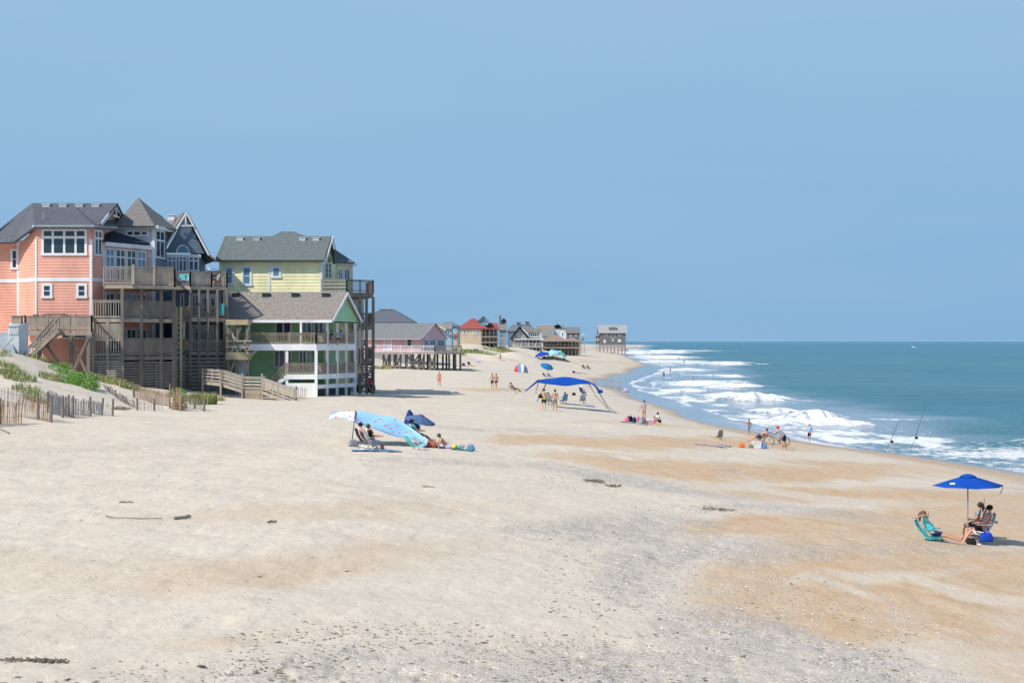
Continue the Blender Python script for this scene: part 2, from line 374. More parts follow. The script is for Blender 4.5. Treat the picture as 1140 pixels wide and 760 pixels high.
def build_sea():
    Ds = np.concatenate([np.geomspace(60, 112, 40, endpoint=False), np.geomspace(112, 420, 560, endpoint=False), np.geomspace(420, 2600, 420, endpoint=False), np.geomspace(2600, 80000, 60)])
    cols = np.concatenate([np.linspace(640, 1240, 420), np.linspace(1245, 2800, 120)])
    C, Y = np.meshgrid(cols, Ds)
    X = (C - 570) / F * Y
    z, foam = sea_fields(X, Y)
    z = z * (1 - sstep(2500, 5000, Y)) + 0.06
    m = bpy.data.materials.new('sea_water'); n, l, b = nt(m)
    geo = n.new('ShaderNodeNewGeometry')
    def noise(scale, detail, stretch):
        t = n.new('ShaderNodeTexNoise'); t.inputs['Scale'].default_value = scale; t.inputs['Detail'].default_value = detail; t.inputs['Roughness'].default_value = .6
        mp = n.new('ShaderNodeMapping'); mp.inputs['Scale'].default_value = stretch; l.new(geo.outputs['Position'], mp.inputs[0]); l.new(mp.outputs[0], t.inputs['Vector']); return t.outputs[0]
    def mr(x, a, b_, c=0.0, d=1.0):
        q = n.new('ShaderNodeMapRange'); q.inputs[1].default_value = a; q.inputs[2].default_value = b_; q.inputs[3].default_value = c; q.inputs[4].default_value = d
        l.new(x, q.inputs[0]); return q.outputs[0]
    def mix(f, a, c):
        q = n.new('ShaderNodeMix'); q.data_type = 'RGBA'
        for k, v in ((0, f), (6, a), (7, c)):
            if hasattr(v, 'node'): l.new(v, q.inputs[k])
            else: q.inputs[k].default_value = (*v, 1)
        return q.outputs[2]
    sepx = n.new('ShaderNodeSeparateXYZ'); l.new(geo.outputs['Position'], sepx.inputs[0])
    deep = mr(sepx.outputs['Y'], 250, 2500)
    at = n.new('ShaderNodeAttribute'); at.attribute_name = 'foam'
    shl = n.new('ShaderNodeAttribute'); shl.attribute_name = 'shallow'
    wat = mix(deep, (0.048, 0.188, 0.238), (0.009, 0.152, 0.255))
    wat = mix(mr(noise(.035, 5, (.5, 1, 1)), .4, .7, 0, .6), wat, (0.025, 0.175, 0.21))
    wat = mix(mr(noise(.07, 5, (.4, 1, 1)), .45, .66, 0, .55), wat, (0.025, 0.11, 0.155))  # darker and lighter streaks: wave shading put into the water colour
    wat = mix(mr(noise(.017, 6, (.35, 1, 1)), .48, .64, 0, .5), wat, (0.075, 0.20, 0.235))
    wat = mix(mr(noise(.006, 5, (.3, 1, 1)), .48, .66, 0, .55), wat, (0.02, 0.12, 0.18))
    wat = mix(mr(shl.outputs['Fac'], 0, 1, 0, .95), wat, (0.235, 0.26, 0.285))  # grey-lilac shallows: sky reflection mixed into the sandy water colour
    fn = n.new('ShaderNodeMath'); fn.operation = 'ADD'
    l.new(at.outputs['Fac'], fn.inputs[0]); l.new(mr(noise(1.3, 6, (1, .5, 1)), 0, 1, -.8, .8), fn.inputs[1])
    fm = mr(fn.outputs[0], .38, .80)
    l.new(mix(fm, wat, (0.72, 0.75, 0.77)), b.inputs['Base Color'])
    rs = n.new('ShaderNodeMix'); rs.data_type = 'FLOAT'; l.new(fm, rs.inputs[0]); l.new(mr(shl.outputs['Fac'], 0, 1, .22, .10), rs.inputs[2]); rs.inputs[3].default_value = .9; l.new(rs.outputs[0], b.inputs['Roughness'])
    b.inputs['IOR'].default_value = 1.33
    sc_ = n.new('ShaderNodeMix'); sc_.data_type = 'FLOAT'; l.new(fm, sc_.inputs[0]); l.new(mr(shl.outputs['Fac'], 0, 1, .12, .5), sc_.inputs[2]); sc_.inputs[3].default_value = .1; l.new(sc_.outputs[0], b.inputs['Specular IOR Level'])
    bp = n.new('ShaderNodeBump'); l.new(mr(shl.outputs['Fac'], 0, 1, 1.0, .06), bp.inputs['Strength']); bp.inputs['Distance'].default_value = .9
    ad = n.new('ShaderNodeMath'); ad.operation = 'ADD'
    l.new(noise(.35, 6, (1, .55, 1)), ad.inputs[0]); l.new(noise(1.6, 4, (1, .6, 1)), ad.inputs[1])
    l.new(ad.outputs[0], bp.inputs['Height']); l.new(bp.outputs[0], b.inputs['Normal'])
    s = X - shore_x(Y)
    return grid_mesh('sea', X, Y, z, m, dict(foam=foam, shallow=(1 - sstep(5 + 9 * sstep(140, 190, Y), 14 + 16 * sstep(140, 190, Y), s + (fbm(X / 9., Y / 14., 120, 3) - .5) * 14)) * (.45 + .55 * sstep(130, 180, Y))))
build_sea()
# ------------------------------------------------------------------ building kit
def thing(name, label, cat, loc=(0, 0, 0), group=None, rz=0.0):
    o = bpy.data.objects.new(name, None); COL.objects.link(o)
    o.empty_display_size = 0.3
    o.location = loc; o.rotation_euler = (0, 0, rz); o['label'] = label; o['category'] = cat
    if group: o['group'] = group
    return o
def tag(o, label, cat, group=None):
    o['label'] = label; o['category'] = cat
    if group: o['group'] = group
    return o
def origin(o):
    v = Vector((0, 0, 0))
    while o is not None: v += o.location; o = o.parent
    return v
def dup(root, loc=None, rz=None, label=None, group=None):
    r = root.copy(); COL.objects.link(r)
    if loc is not None: r.location = loc
    if rz is not None: r.rotation_euler = (0, 0, rz)
    if label: r['label'] = label
    if group: r['group'] = group
    for ch in list(root.children):
        c = ch.copy(); COL.objects.link(c); c.parent = r
        for g in list(ch.children):
            d = g.copy(); COL.objects.link(d); d.parent = c
    return r

class MB:
    """collects solids, becomes ONE mesh object"""
    def __init__(self): self.v, self.f, self.m, self.mi = [], [], [], 0
    def add(self, vs, fs):
        k = len(self.v); self.v += [tuple(p) for p in vs]
        for f in fs: self.f.append([i + k for i in f]); self.m.append(self.mi)
        return self
    def box(self, x0, x1, y0, y1, z0, z1):
        return self.add([(x0, y0, z0), (x1, y0, z0), (x1, y1, z0), (x0, y1, z0), (x0, y0, z1), (x1, y0, z1), (x1, y1, z1), (x0, y1, z1)],
                        [(3, 2, 1, 0), (4, 5, 6, 7), (0, 1, 5, 4), (1, 2, 6, 5), (2, 3, 7, 6), (3, 0, 4, 7)])
    def frame(self, o, a, b, c):
        """box from corner o along the three edge vectors"""
        o, a, b, c = Vector(o), Vector(a), Vector(b), Vector(c)
        p = [o, o + a, o + a + b, o + b]; p = p + [q + c for q in p]
        fs = [(3, 2, 1, 0), (4, 5, 6, 7), (0, 1, 5, 4), (1, 2, 6, 5), (2, 3, 7, 6), (3, 0, 4, 7)]
        if a.cross(b).dot(c) < 0: fs = [f[::-1] for f in fs]
        return self.add(p, fs)
    def bar(self, p, q, w, h=None):
        """square beam between two points"""
        p, q = Vector(p), Vector(q); d = q - p; h = h or w
        up = Vector((0, 0, 1)) if abs(d.normalized().z) < 0.95 else Vector((1, 0, 0))
        s = d.cross(up).normalized() * w; u = s.cross(d).normalized() * h
        return self.frame(p - s / 2 - u / 2, d, s, u)
    def tube(self, pts, r, n=8, cap=True):
        pts = [Vector(p) for p in pts]; rs = r if isinstance(r, (list, tuple)) else [r] * len(pts)
        k = len(self.v); prev = None; vs = []
        for i, p in enumerate(pts):
            t = (pts[min(i + 1, len(pts) - 1)] - pts[max(i - 1, 0)]).normalized()
            if prev is None: a = t.orthogonal().normalized()
            else:
                a = prev - t * prev.dot(t); a = a.normalized() if a.length > 1e-6 else t.orthogonal().normalized()
            prev = a; b = t.cross(a)
            vs += [p + (a * math.cos(2 * math.pi * j / n) + b * math.sin(2 * math.pi * j / n)) * rs[i] for j in range(n)]
        fs = []
        for i in range(len(pts) - 1):
            for j in range(n): fs.append((i * n + j, i * n + (j + 1) % n, (i + 1) * n + (j + 1) % n, (i + 1) * n + j))
        if cap: fs.append(tuple(range(n))[::-1]); fs.append(tuple((len(pts) - 1) * n + j for j in range(n)))
        return self.add(vs, fs)
    def slab(self, pts, t):
        """flat polygon thickened away from its face (points counter-clockwise seen from outside)"""
        pts = [Vector(p) for p in pts]; nrm = Vector((0, 0, 0))
        for i in range(len(pts)): nrm += (pts[i] - pts[0]).cross(pts[(i + 1) % len(pts)] - pts[0])
        nrm = nrm.normalized(); k = len(pts); lo = [p - nrm * t for p in pts]
        fs = [tuple(range(k)), tuple(range(k, 2 * k))[::-1]]
        for i in range(k): j = (i + 1) % k; fs.append((i, i + k, j + k, j)[::-1] if False else (j, i, i + k, j + k))
        return self.add(pts + lo, fs)
    def prism(self, poly, z0, z1):
        k = len(poly); a = sum(poly[i][0] * poly[(i + 1) % k][1] - poly[(i + 1) % k][0] * poly[i][1] for i in range(k))
        if a < 0: poly = poly[::-1]
        vs = [(p[0], p[1], z0) for p in poly] + [(p[0], p[1], z1) for p in poly]
        fs = [tuple(range(k))[::-1], tuple(range(k, 2 * k))] + [(i, (i + 1) % k, (i + 1) % k + k, i + k) for i in range(k)]
        return self.add(vs, fs)
    def lathe(self, prof, c, n=16, axis=(0, 0, 1)):
        ax = Vector(axis).normalized(); a = ax.orthogonal().normalized(); b = ax.cross(a); c = Vector(c)
        vs = [c + ax * z + (a * math.cos(2 * math.pi * j / n) + b * math.sin(2 * math.pi * j / n)) * r for r, z in prof for j in range(n)]
        fs = [(i * n + j, i * n + (j + 1) % n, (i + 1) * n + (j + 1) % n, (i + 1) * n + j) for i in range(len(prof) - 1) for j in range(n)]
        fs += [tuple(range(n))[::-1], tuple((len(prof) - 1) * n + j for j in range(n))]
        return self.add(vs, fs)
    def ball(self, c, r, n=10, sc=(1, 1, 1)):
        prof = [(max(1e-3, r * math.sin(math.pi * i / (n // 2 + 2))), -r * math.cos(math.pi * i / (n // 2 + 2))) for i in range(0, n // 2 + 3)]
        k = len(self.v); self.lathe(prof, (0, 0, 0), n)
        for i in range(k, len(self.v)):
            x, y, z = self.v[i]; self.v[i] = (x * sc[0] + c[0], y * sc[1] + c[1], z * sc[2] + c[2])
        return self
    def build(self, name, mats, parent=None, smooth=False, off=None):
        me = bpy.data.meshes.new(name)
        o_ = off if off is not None else (origin(parent) if parent is not None else Vector((0, 0, 0)))
        me.from_pydata([(p[0] - o_[0], p[1] - o_[1], p[2] - o_[2]) for p in self.v], [], self.f)
        for mm in (mats if isinstance(mats, (list, tuple)) else [mats]): me.materials.append(mm)
        if len(me.materials) > 1: me.polygons.foreach_set('material_index', self.m)
        if smooth: me.polygons.foreach_set('use_smooth', [True] * len(self.f))
        me.update()
        o = bpy.data.objects.new(name, me); COL.objects.link(o)
        if parent is not None: o.parent = parent
        elif off is not None: o.location = off
        return o

class Wall:
    """a vertical wall plane; outside lies to the right when walking from p to q"""
    def __init__(self, p, q):
        self.p = Vector((p[0], p[1], 0)); d = Vector((q[0] - p[0], q[1] - p[1], 0)); self.L = d.length
        self.t = d.normalized(); self.n = Vector((self.t.y, -self.t.x, 0))
    def u(self, px):                       # distance along the wall of a photo column
        k = (px - 570) / F                 # x = k*y
        return (k * self.p.y - self.p.x) / (self.t.x - k * self.t.y)
    def z(self, py, u): return CAM_Z - (py - 380) / F * (self.p.y + self.t.y * u)
    def pt(self, u, z, o=0): return self.p + self.t * u + self.n * o + Vector((0, 0, z))
    def box(self, mb, u0, u1, z0, z1, o0, o1): mb.frame(self.pt(u0, z0, o0), self.t * (u1 - u0), self.n * (o1 - o0), Vector((0, 0, z1 - z0)))
    def siding(self, mb, z0, z1, pitch=0.24, u0=0, u1=None, thick=0.18, lip=0.035):
        u1 = self.L if u1 is None else u1
        self.box(mb, u0, u1, z0, z1, -thick, 0)
        n = max(1, round((z1 - z0) / pitch)); h = (z1 - z0) / n
        for i in range(n):
            a, b = z0 + i * h, z0 + (i + 1) * h
            mb.add([self.pt(u0, a, 0.002), self.pt(u1, a, 0.002), self.pt(u1, a, lip), self.pt(u0, a, lip), self.pt(u0, b, .004), self.pt(u1, b, .004)],
                   [(0, 1, 2, 3)[::-1], (3, 2, 5, 4)])
    def window(self, parent, px0, py0, px1, py1, cols=1, rows=2, fr=0.11, mats=None, name='window', transom=0):
        u0, u1 = self.u(px0), self.u(px1); um = (u0 + u1) / 2; z1, z0 = self.z(py0, um), self.z(py1, um)
        return self.window_m(parent, u0, u1, z0, z1, cols, rows, fr, mats, name, transom)
    def window_m(self, parent, u0, u1, z0, z1, cols=1, rows=2, fr=0.11, mats=None, name='window', transom=0):
        fm, gm = mats or (M_trim, M_glass)
        a = MB(); d = .09
        self.box(a, u0, u1, z1 - fr, z1, 0, d); self.box(a, u0 - .04, u1 + .04, z0, z0 + fr, 0, d + .04)
        self.box(a, u0, u0 + fr, z0 + fr, z1 - fr, 0, d); self.box(a, u1 - fr, u1, z0 + fr, z1 - fr, 0, d)
        for i in range(1, cols):
            c = u0 + (u1 - u0) * i / cols; self.box(a, c - fr * .45, c + fr * .45, z0 + fr, z1 - fr, .01, d - .015)
        zt = z1 - transom if transom else z1
        if transom: self.box(a, u0 + fr, u1 - fr, zt - fr * .5, zt + fr * .5, .01, d - .01)
        for i in range(1, rows):
            c = z0 + (zt - z0) * i / rows; self.box(a, u0 + fr, u1 - fr, c - .03, c + .03, .012, d - .02)
        w = a.build(name, fm, parent)
        g = MB(); self.box(g, u0 + fr * .8, u1 - fr * .8, z0 + fr * .8, z1 - fr * .8, .0, .052); g.build('pane', gm, w)
        return w

def railing(parent, p, q, z, h=1.05, post=1.9, bal=0.14, mat=None, solid=False, name='railing', slats=False, pw=.11):
    """railing between two plan points at deck height z (z may be a pair for stairs)"""
    za, zb = z if isinstance(z, (tuple, list)) else (z, z)
    a, b = Vector((p[0], p[1], za)), Vector((q[0], q[1], zb)); d = b - a; L = Vector((d.x, d.y, 0)).length
    mb = MB(); n = max(1, round(L / post)); up = Vector((0, 0, 1))
    for i in range(n + 1):
        c = a + d * i / n; mb.box(c.x - pw / 2, c.x + pw / 2, c.y - pw / 2, c.y + pw / 2, c.z - .1, c.z + h + .04)
    mb.bar(a + up * (h - .03), b + up * (h - .03), .15, .05); mb.bar(a + up * .14, b + up * .14, .05, .1); mb.bar(a + up * (h - .13), b + up * (h - .13), .05, .1)
    if solid:
        k = max(2, int(L / .16))
        for i in range(k):
            c = a + d * (i + .5) / k; e = d.normalized() * (L / k * .46); mb.bar(c - e + up * (h * .54), c + e + up * (h * .54), .03, h - .36)
    elif slats:
        for k in range(1, 3): mb.bar(a + up * (.14 + (h - .25) * k / 3), b + up * (.14 + (h - .25) * k / 3), .04, .12)
    else:
        k = max(2, int(L / bal))
        for i in range(1, k):
            c = a + d * i / k; mb.box(c.x - .022, c.x + .022, c.y - .022, c.y + .022, c.z + .18, c.z + h - .17)
    return mb.build(name, mat or M_wood, parent)

def wood(name, rgb, var=.22): return pm(name, rgb, .85, var, 2.2, .35, 18, (1, 1, .25), .2)
def shingle(name, rgb, rgb2=None): return pm(name, rgb, .9, .28, 5.5, .5, 26, (1, 1, 1.6), .15, rgb2=rgb2)
def paint(name, rgb, rough=.55, var=.13): return pm(name, rgb, rough, var, .7, .12, 40, (1, 1, .45), spec=.3)
M_trim = paint('white_trim_paint', (.74, .75, .76))
M_glass = pm('window_glass', (.025, .045, .06), .06, .35, .9, 0, spec=.7)
M_glass_b = pm('blue_window_glass', (.10, .22, .33), .08, .35, .8, 0, spec=.7)
M_dark = pm('dark_opening', (.03, .035, .045), .5, .3, 1)  # near-black for openings and for the shade blocks under decks
M_wood = wood('weathered_deck_wood', (.345, .295, .245))
M_wood_l = wood('pale_driftwood_boards', (.39, .35, .30))
M_wood_d = wood('dark_and_shaded_wood', (.19, .165, .145))  # dark wood; on shaded panels, rails and posts the shade is in its colour
M_wood_b = wood('brown_lumber', (.33, .27, .205))
M_coral = paint('coral_siding', (.74, .375, .285))
M_navy = paint('slate_blue_siding', (.145, .20, .275))
M_bluew = paint('pale_grey_blue_siding', (.52, .58, .62))
M_yellow = paint('pale_yellow_siding', (.86, .82, .50))
M_green = paint('leaf_green_siding', (.36, .61, .34))
M_green_l = paint('mint_green_siding', (.36, .62, .38))
M_pink = paint('pink_siding', (.72, .45, .45))
M_white = paint('white_boards', (.78, .79, .80))
M_roof_c = shingle('charcoal_shingles', (.105, .115, .135))
M_roof_b = shingle('brown_grey_shingles', (.185, .18, .172))
M_roof_y = shingle('green_grey_shingles', (.13, .155, .155))
M_roof_g = shingle('pebble_brown_shingles', (.235, .21, .185), (.33, .30, .27))
M_roof_d = shingle('blue_black_shingles', (.035, .04, .06))
M_roof_p = shingle('sage_grey_shingles', (.195, .21, .21))
M_metal = pm('galvanised_metal', (.45, .46, .47), .4, .15, 4, metal=.8)
# ------------------------------------------------------------------ houses, near row
def xy(px, D): return ((px - 570) / F * D, D)
def rvents(roof, spots, D, mat):
    """little box vents standing on a roof slope; spots are photo columns and rows"""
    for px, py in spots:
        c = W(px, py, D); m = MB(); m.box(c.x - .3, c.x + .3, c.y - .25, c.y + .25, c.z - .35, c.z + .12); m.box(c.x - .36, c.x + .36, c.y - .32, c.y + .3, c.z + .12, c.z + .17)
        m.build('roof_vent', mat, roof)
def deck_floor(parent, poly, z, mat, t=.3, name='deck'):
    m = MB(); m.prism(poly, z - t, z - .05)
    # boards
    xs = [p[0] for p in poly]; m.prism([(p[0], p[1]) for p in poly], z - .045, z)
    return m.build(name, mat, parent)
def posts(parent, pts, z0, z1, mat, w=.2, name='post'):
    for p in pts:
        m = MB(); m.box(p[0] - w / 2, p[0] + w / 2, p[1] - w / 2, p[1] + w / 2, z0, z1); m.build(name, mat, parent)
def slat_screen(parent, p, q, z0, z1, n, mat, name='slat_screen', fill=.62):
    w = Wall(p, q); m = MB(); h = (z1 - z0) / n
    for i in range(n): w.box(m, 0, w.L, z0 + i * h, z0 + i * h + h * fill, 0, .03)
    k = max(1, int(w.L / 1.5))
    for i in range(k + 1): w.box(m, w.L * i / k - .04, w.L * i / k + .04, z0, z1, -.08, -.005)
    return m.build(name, mat, parent)
def corner_board(mb, w, u, z0, z1, wd=.22): w.box(mb, u - wd / 2, u + wd / 2, z0, z1, .0, .06)

# ---- coral house
def coral_house():
    base = Vector((-36, 141, H(-36, 141)))
    t = thing('beach_house', 'tall coral house with white trim, charcoal roof and stacked grey decks', 'house', base)
    zb = 4.5
    wA, wB, wC = Wall(xy(-95, 143.2), xy(21, 143.2)), Wall(xy(21, 143.2), xy(41, 140)), Wall(xy(41, 140), xy(102, 140))
    wD, wE = Wall(xy(102, 140), xy(115.5, 142)), Wall(xy(115.5, 142), xy(166, 148))
    top = 18.2
    m = MB()
    wA.siding(m, zb, 17.0); wB.siding(m, zb, 16.95); wC.siding(m, zb, top); wD.siding(m, zb, top); wE.siding(m, zb, 16.9)
    m.slab([wB.pt(0, 16.95, .02), wB.pt(wB.L, 16.95, .02), wB.pt(wB.L, 18.1, .02)], .2)
    m.prism([xy(-95, 143.5), xy(21, 143.5), xy(41.5, 140.4), xy(101.5, 140.4), xy(114.5, 142.4), xy(164, 148.2), xy(150, 157), xy(-40, 157)], zb, 17.0)
    # east gable wall under the main roof
    apx, sft, nft = W(125.5, 227.5, 147), W(109, 249, 141.5), W(143, 258, 153)
    m.slab([apx + Vector((-.15, 0, -.15)), sft + Vector((-.15, 0, -.1)), sft + Vector((-.15, 0, -2)), nft + Vector((-.15, 0, -3)), nft + Vector((-.15, 0, -.1))][::1], .25)
    m.build('wall', M_coral, t)
    # white trim: floor band, corner boards, eave fascia
    m = MB()
    for w in (wA, wB, wC, wD): w.box(m, -.02, w.L + .02, 13.72, 14.04, .03, .07)
    for w, u in ((wA, wA.L), (wB, wB.L), (wC, wC.L), (wD, wD.L)): corner_board(m, w, u - .05, 7.2, 17.2)
    for w, z in ((wA, 17.0), (wC, 18.05), (wD, 18.05)): w.box(m, -.3, w.L + .3, z, z + .24, .0, .32)
    for a, b in ((apx, sft), (apx, nft)): m.bar(a + Vector((.28, 0, -.1)), b + Vector((.28, 0, -.1)), .06, .34)
    m.bar(apx + Vector((.3, -1.1, -1.05)), apx + Vector((.3, 1.1, -1.05)), .08, .16); m.bar(apx + Vector((.3, 0, -1.1)), apx + Vector((.3, 0, 0)), .08, .16)
    m.build('trim', M_trim, t)
    # roof
    rl, rr = W(36, 226, 147), W(126.5, 226, 147)
    bl, br = W(106, 250.5, 141), W(143.5, 258, 153)
    m = MB()
    e1, e2, e4, e5 = W(38, 252.6, 139.3), W(15, 269.3, 141.6), W(-14, 270.3, 142.4), W(-14, 270.3, 156)
    m.slab([rl, e1, bl + Vector((.3, 0, 0)), rr + Vector((.35, 0, 0))], .2)
    m.slab([rl, e4, e2, e1], .2); m.slab([rl, e5, e4], .2)
    f1, f2 = W(-10, 262, 149), W(-120, 262, 149); m.slab([f1, f2, W(-120, 270.5, 142.4), W(-8, 270.5, 142.4)], .2); m.slab([f2, f1, W(-10, 271, 157), W(-120, 271, 157)], .2)
    m.slab([rr + Vector((.35, 0, 0)), br + Vector((.3, 0, 0)), br + Vector((-12, 0, 0)), rl], .2)
    # bay hip roof in front
    ap = W(84, 231, 145.5); h1, h2, h3, h4 = W(37.5, 253.2, 139.2), W(105.5, 253.2, 139.2), W(132, 254.5, 143.2), W(118, 243, 147)
    m.slab([ap, h1, h2], .16); m.slab([ap, h2, h3], .16); m.slab([ap, h3, W(126, 244, 148)], .16); m.slab([ap, W(20, 262, 143), h1], .16)
    rf = m.build('roof', M_roof_c, t)
    rvents(rf, [(52, 229.5), (70.5, 229.5), (89, 229.5), (107, 229.5)], 146.2, M_white)
    c = W(48.5, 242, 141.8); m = MB(); m.tube([c - Vector((0, 0, .3)), c + Vector((0, 0, .45))], .07); m.build('vent_pipe', M_metal, rf)
    # under-eave soffits
    # porch roof along the angled wall
    m = MB(); o = wE.n * 1.7
    m.slab([W(119, 255.5, 147), W(114.5, 267.8, 141.4), W(167.5, 270.6, 147.4), W(142, 260.5, 153)], .14)
    pr = m.build('porch_roof', M_roof_d, t)  # porch roof's shadow put into the blue-black shingle colour
    m = MB(); wE.box(m, -.1, wE.L + .1, 16.72, 17.06, .04, .34); m.build('fascia', M_trim, pr)
    # windows
    wC.window(t, 46.3, 254.5, 97, 284.5, 4, 1, .2, transom=.72)
    wC.window(t, 46.5, 315.5, 58.5, 332, 1, 2, .2); wC.window(t, 85, 315.5, 97, 332, 1, 2, .2)
    wA.window(t, 12, 277, 20.5, 300, 1, 2, .17)
    wD.window(t, 104.3, 256, 113, 285, 2, 1, .15, transom=.7)
    wC.window(t, 68, 369, 97, 377, 2, 1, .12)
    # doors and windows on the angled wall, three floors
    for k, (za, zc_) in enumerate(((13.9, 16.6), (10.75, 12.9), (7.9, 9.9))):
        for j, (ua, ub, cc) in enumerate(((.15, 1.4, 2), (1.55, 2.95, 2), (3.1, 4.5, 2), (4.65, 5.95, 2))):
            wE.window_m(t, ua, ub, za, zc_, cc, 1, .12, (M_trim, M_glass if (j + k) % 3 else M_glass_b), 'glass_door' if j % 2 else 'window', transom=.7 if k == 0 else 0)
    # decks
    A0, A1, A2, A3 = xy(103.5, 139.0), xy(135, 138.9), xy(193.5, 141.8), xy(186, 147.5)
    B0, B1, B2 = xy(115.5, 139.2), xy(148.5, 139.1), xy(194.5, 140.7)
    low = [xy(103.5, 139.8), A0, A1, A2, A3, xy(160, 147), xy(115, 142)]
    topd = [xy(115.5, 141.4), B0, B1, B2, A3, xy(160, 147)]
    zt = 8.8 - (317 - 380) / F * 139.2; zm = 8.8 - (354.5 - 380) / F * 139; zl = 8.8 - (396.5 - 380) / F * 139
    d1 = deck_floor(t, topd, zt, M_wood); d2 = deck_floor(t, low, zm, M_wood); d3 = deck_floor(t, low, zl, M_wood_d)
    hh = 1.5
    railing(d1, B0, B1, zt, hh, mat=M_wood); railing(d1, B1, B2, zt, hh, solid=True, mat=M_wood); railing(d1, B2, A3, zt, hh, mat=M_wood)
    railing(d2, A0, A1, zm, hh, mat=M_wood_l, bal=.2); railing(d2, A1, A2, zm, hh, solid=True, mat=M_wood_d); railing(d2, A2, A3, zm, hh, mat=M_wood)  # pale wood on the sunlit run, dark on the shaded: light put into colour
    railing(d3, A0, A1, zl, hh, mat=M_wood_l, bal=.2); railing(d3, A1, A2, zl, hh, solid=True, mat=M_wood_d); railing(d3, A2, A3, zl, hh, mat=M_wood)
    def lerp(a, b, f): return (a[0] + (b[0] - a[0]) * f, a[1] + (b[1] - a[1]) * f)
    posts(t, [lerp(A1, A2, f) for f in (.02, .38, .76, 1)], 4.4, zt - .3, M_wood_d, .24); posts(t, [A0, (A0[0] + 1.2, A0[1])], 4.4, zm - .3, M_wood, .22)
    posts(t, [lerp(B1, B2, f) for f in (0, .5)], zt, zt + hh + .15, M_wood, .18)
    slat_screen(t, A0, A1, 8.85, 10.3, 9, M_wood_l); slat_screen(t, A0, A1, 5.2, 7.3, 11, M_wood_l); slat_screen(t, A1, A2, 5.0, 7.2, 10, M_wood_d)  # dark slats on the angled side carry its shade in their colour
    m = MB(); m.prism([(p[0], p[1] + .35) for p in (A0, A1, A2)] + [xy(170, 146), xy(116, 142.5)], 4.6, 7.0); m.build('crawl_space_shade', M_dark, t)  # near-black block standing in for the shade behind the slats
    # west side deck with stair and crossed braces, in front of the bay
    z0 = 8.8 - (367.5 - 380) / F * 137.3; zr = 8.8 - (351 - 380) / F * 137.3
    P = [xy(28, 137.3), xy(102, 137.3), xy(102, 139.6), xy(41, 139.6), xy(28, 141)]
    sd = deck_floor(t, P, z0, M_wood, .42, 'side_deck')
    railing(sd, P[0], P[1], z0, zr - z0, solid=True, mat=M_wood); railing(sd, P[1], P[2], z0, zr - z0, mat=M_wood); railing(sd, P[4], P[0], z0, zr - z0, mat=M_wood)
    pp = [xy(44, 137.3), xy(79.5, 137.3), xy(98.5, 137.3), xy(44, 139.3), xy(98, 139.3)]
    posts(sd, pp, 4.8, z0 - .4, M_wood_d, .28)
    m = MB(); a, b = Vector((*pp[1], 0)), Vector((*pp[2], 0)); lo, hi = 6.0, z0 - .6
    for p_, q_ in ((a, b),):
        m.bar(p_ + Vector((0, -.16, lo)), q_ + Vector((0, -.16, hi)), .08, .2); m.bar(q_ + Vector((0, -.16, lo)), p_ + Vector((0, -.16, hi)), .08, .2)
    c = Vector((*pp[0], 0)); m.bar(c + Vector((.2, -.16, hi)), a + Vector((-.2, -.16, lo)), .1, .2); m.build('brace', M_wood_d, sd)
    # stair going down to the left from the deck
    s0, s1 = W(63, 366, 136.7), W(34, 399, 136.7); m = MB(); n = 11
    for k in range(n + 1):
        c = s0.lerp(s1, k / n); m.box(c.x - .18, c.x + .18, c.y - .55, c.y + .55, c.z - .05, c.z)
    for dy in (-.55, .55): m.bar(s0 + Vector((.3, dy, -.1)), s1 + Vector((-.3, dy, -.2)), .06, .3); 
    st = m.build('stair', M_wood, t)
    for dy in (-.58, .58): railing(st, (s0.x, s0.y + dy), (s1.x, s1.y + dy), (s0.z, s1.z), .95, 1.4, .17, M_wood, name='stair_rail', pw=.09)
    posts(st, [(s1.x + .6, s1.y - .5)], 5.5, s1.z + 1, M_wood, .12)
    return z0
z_side = coral_house()

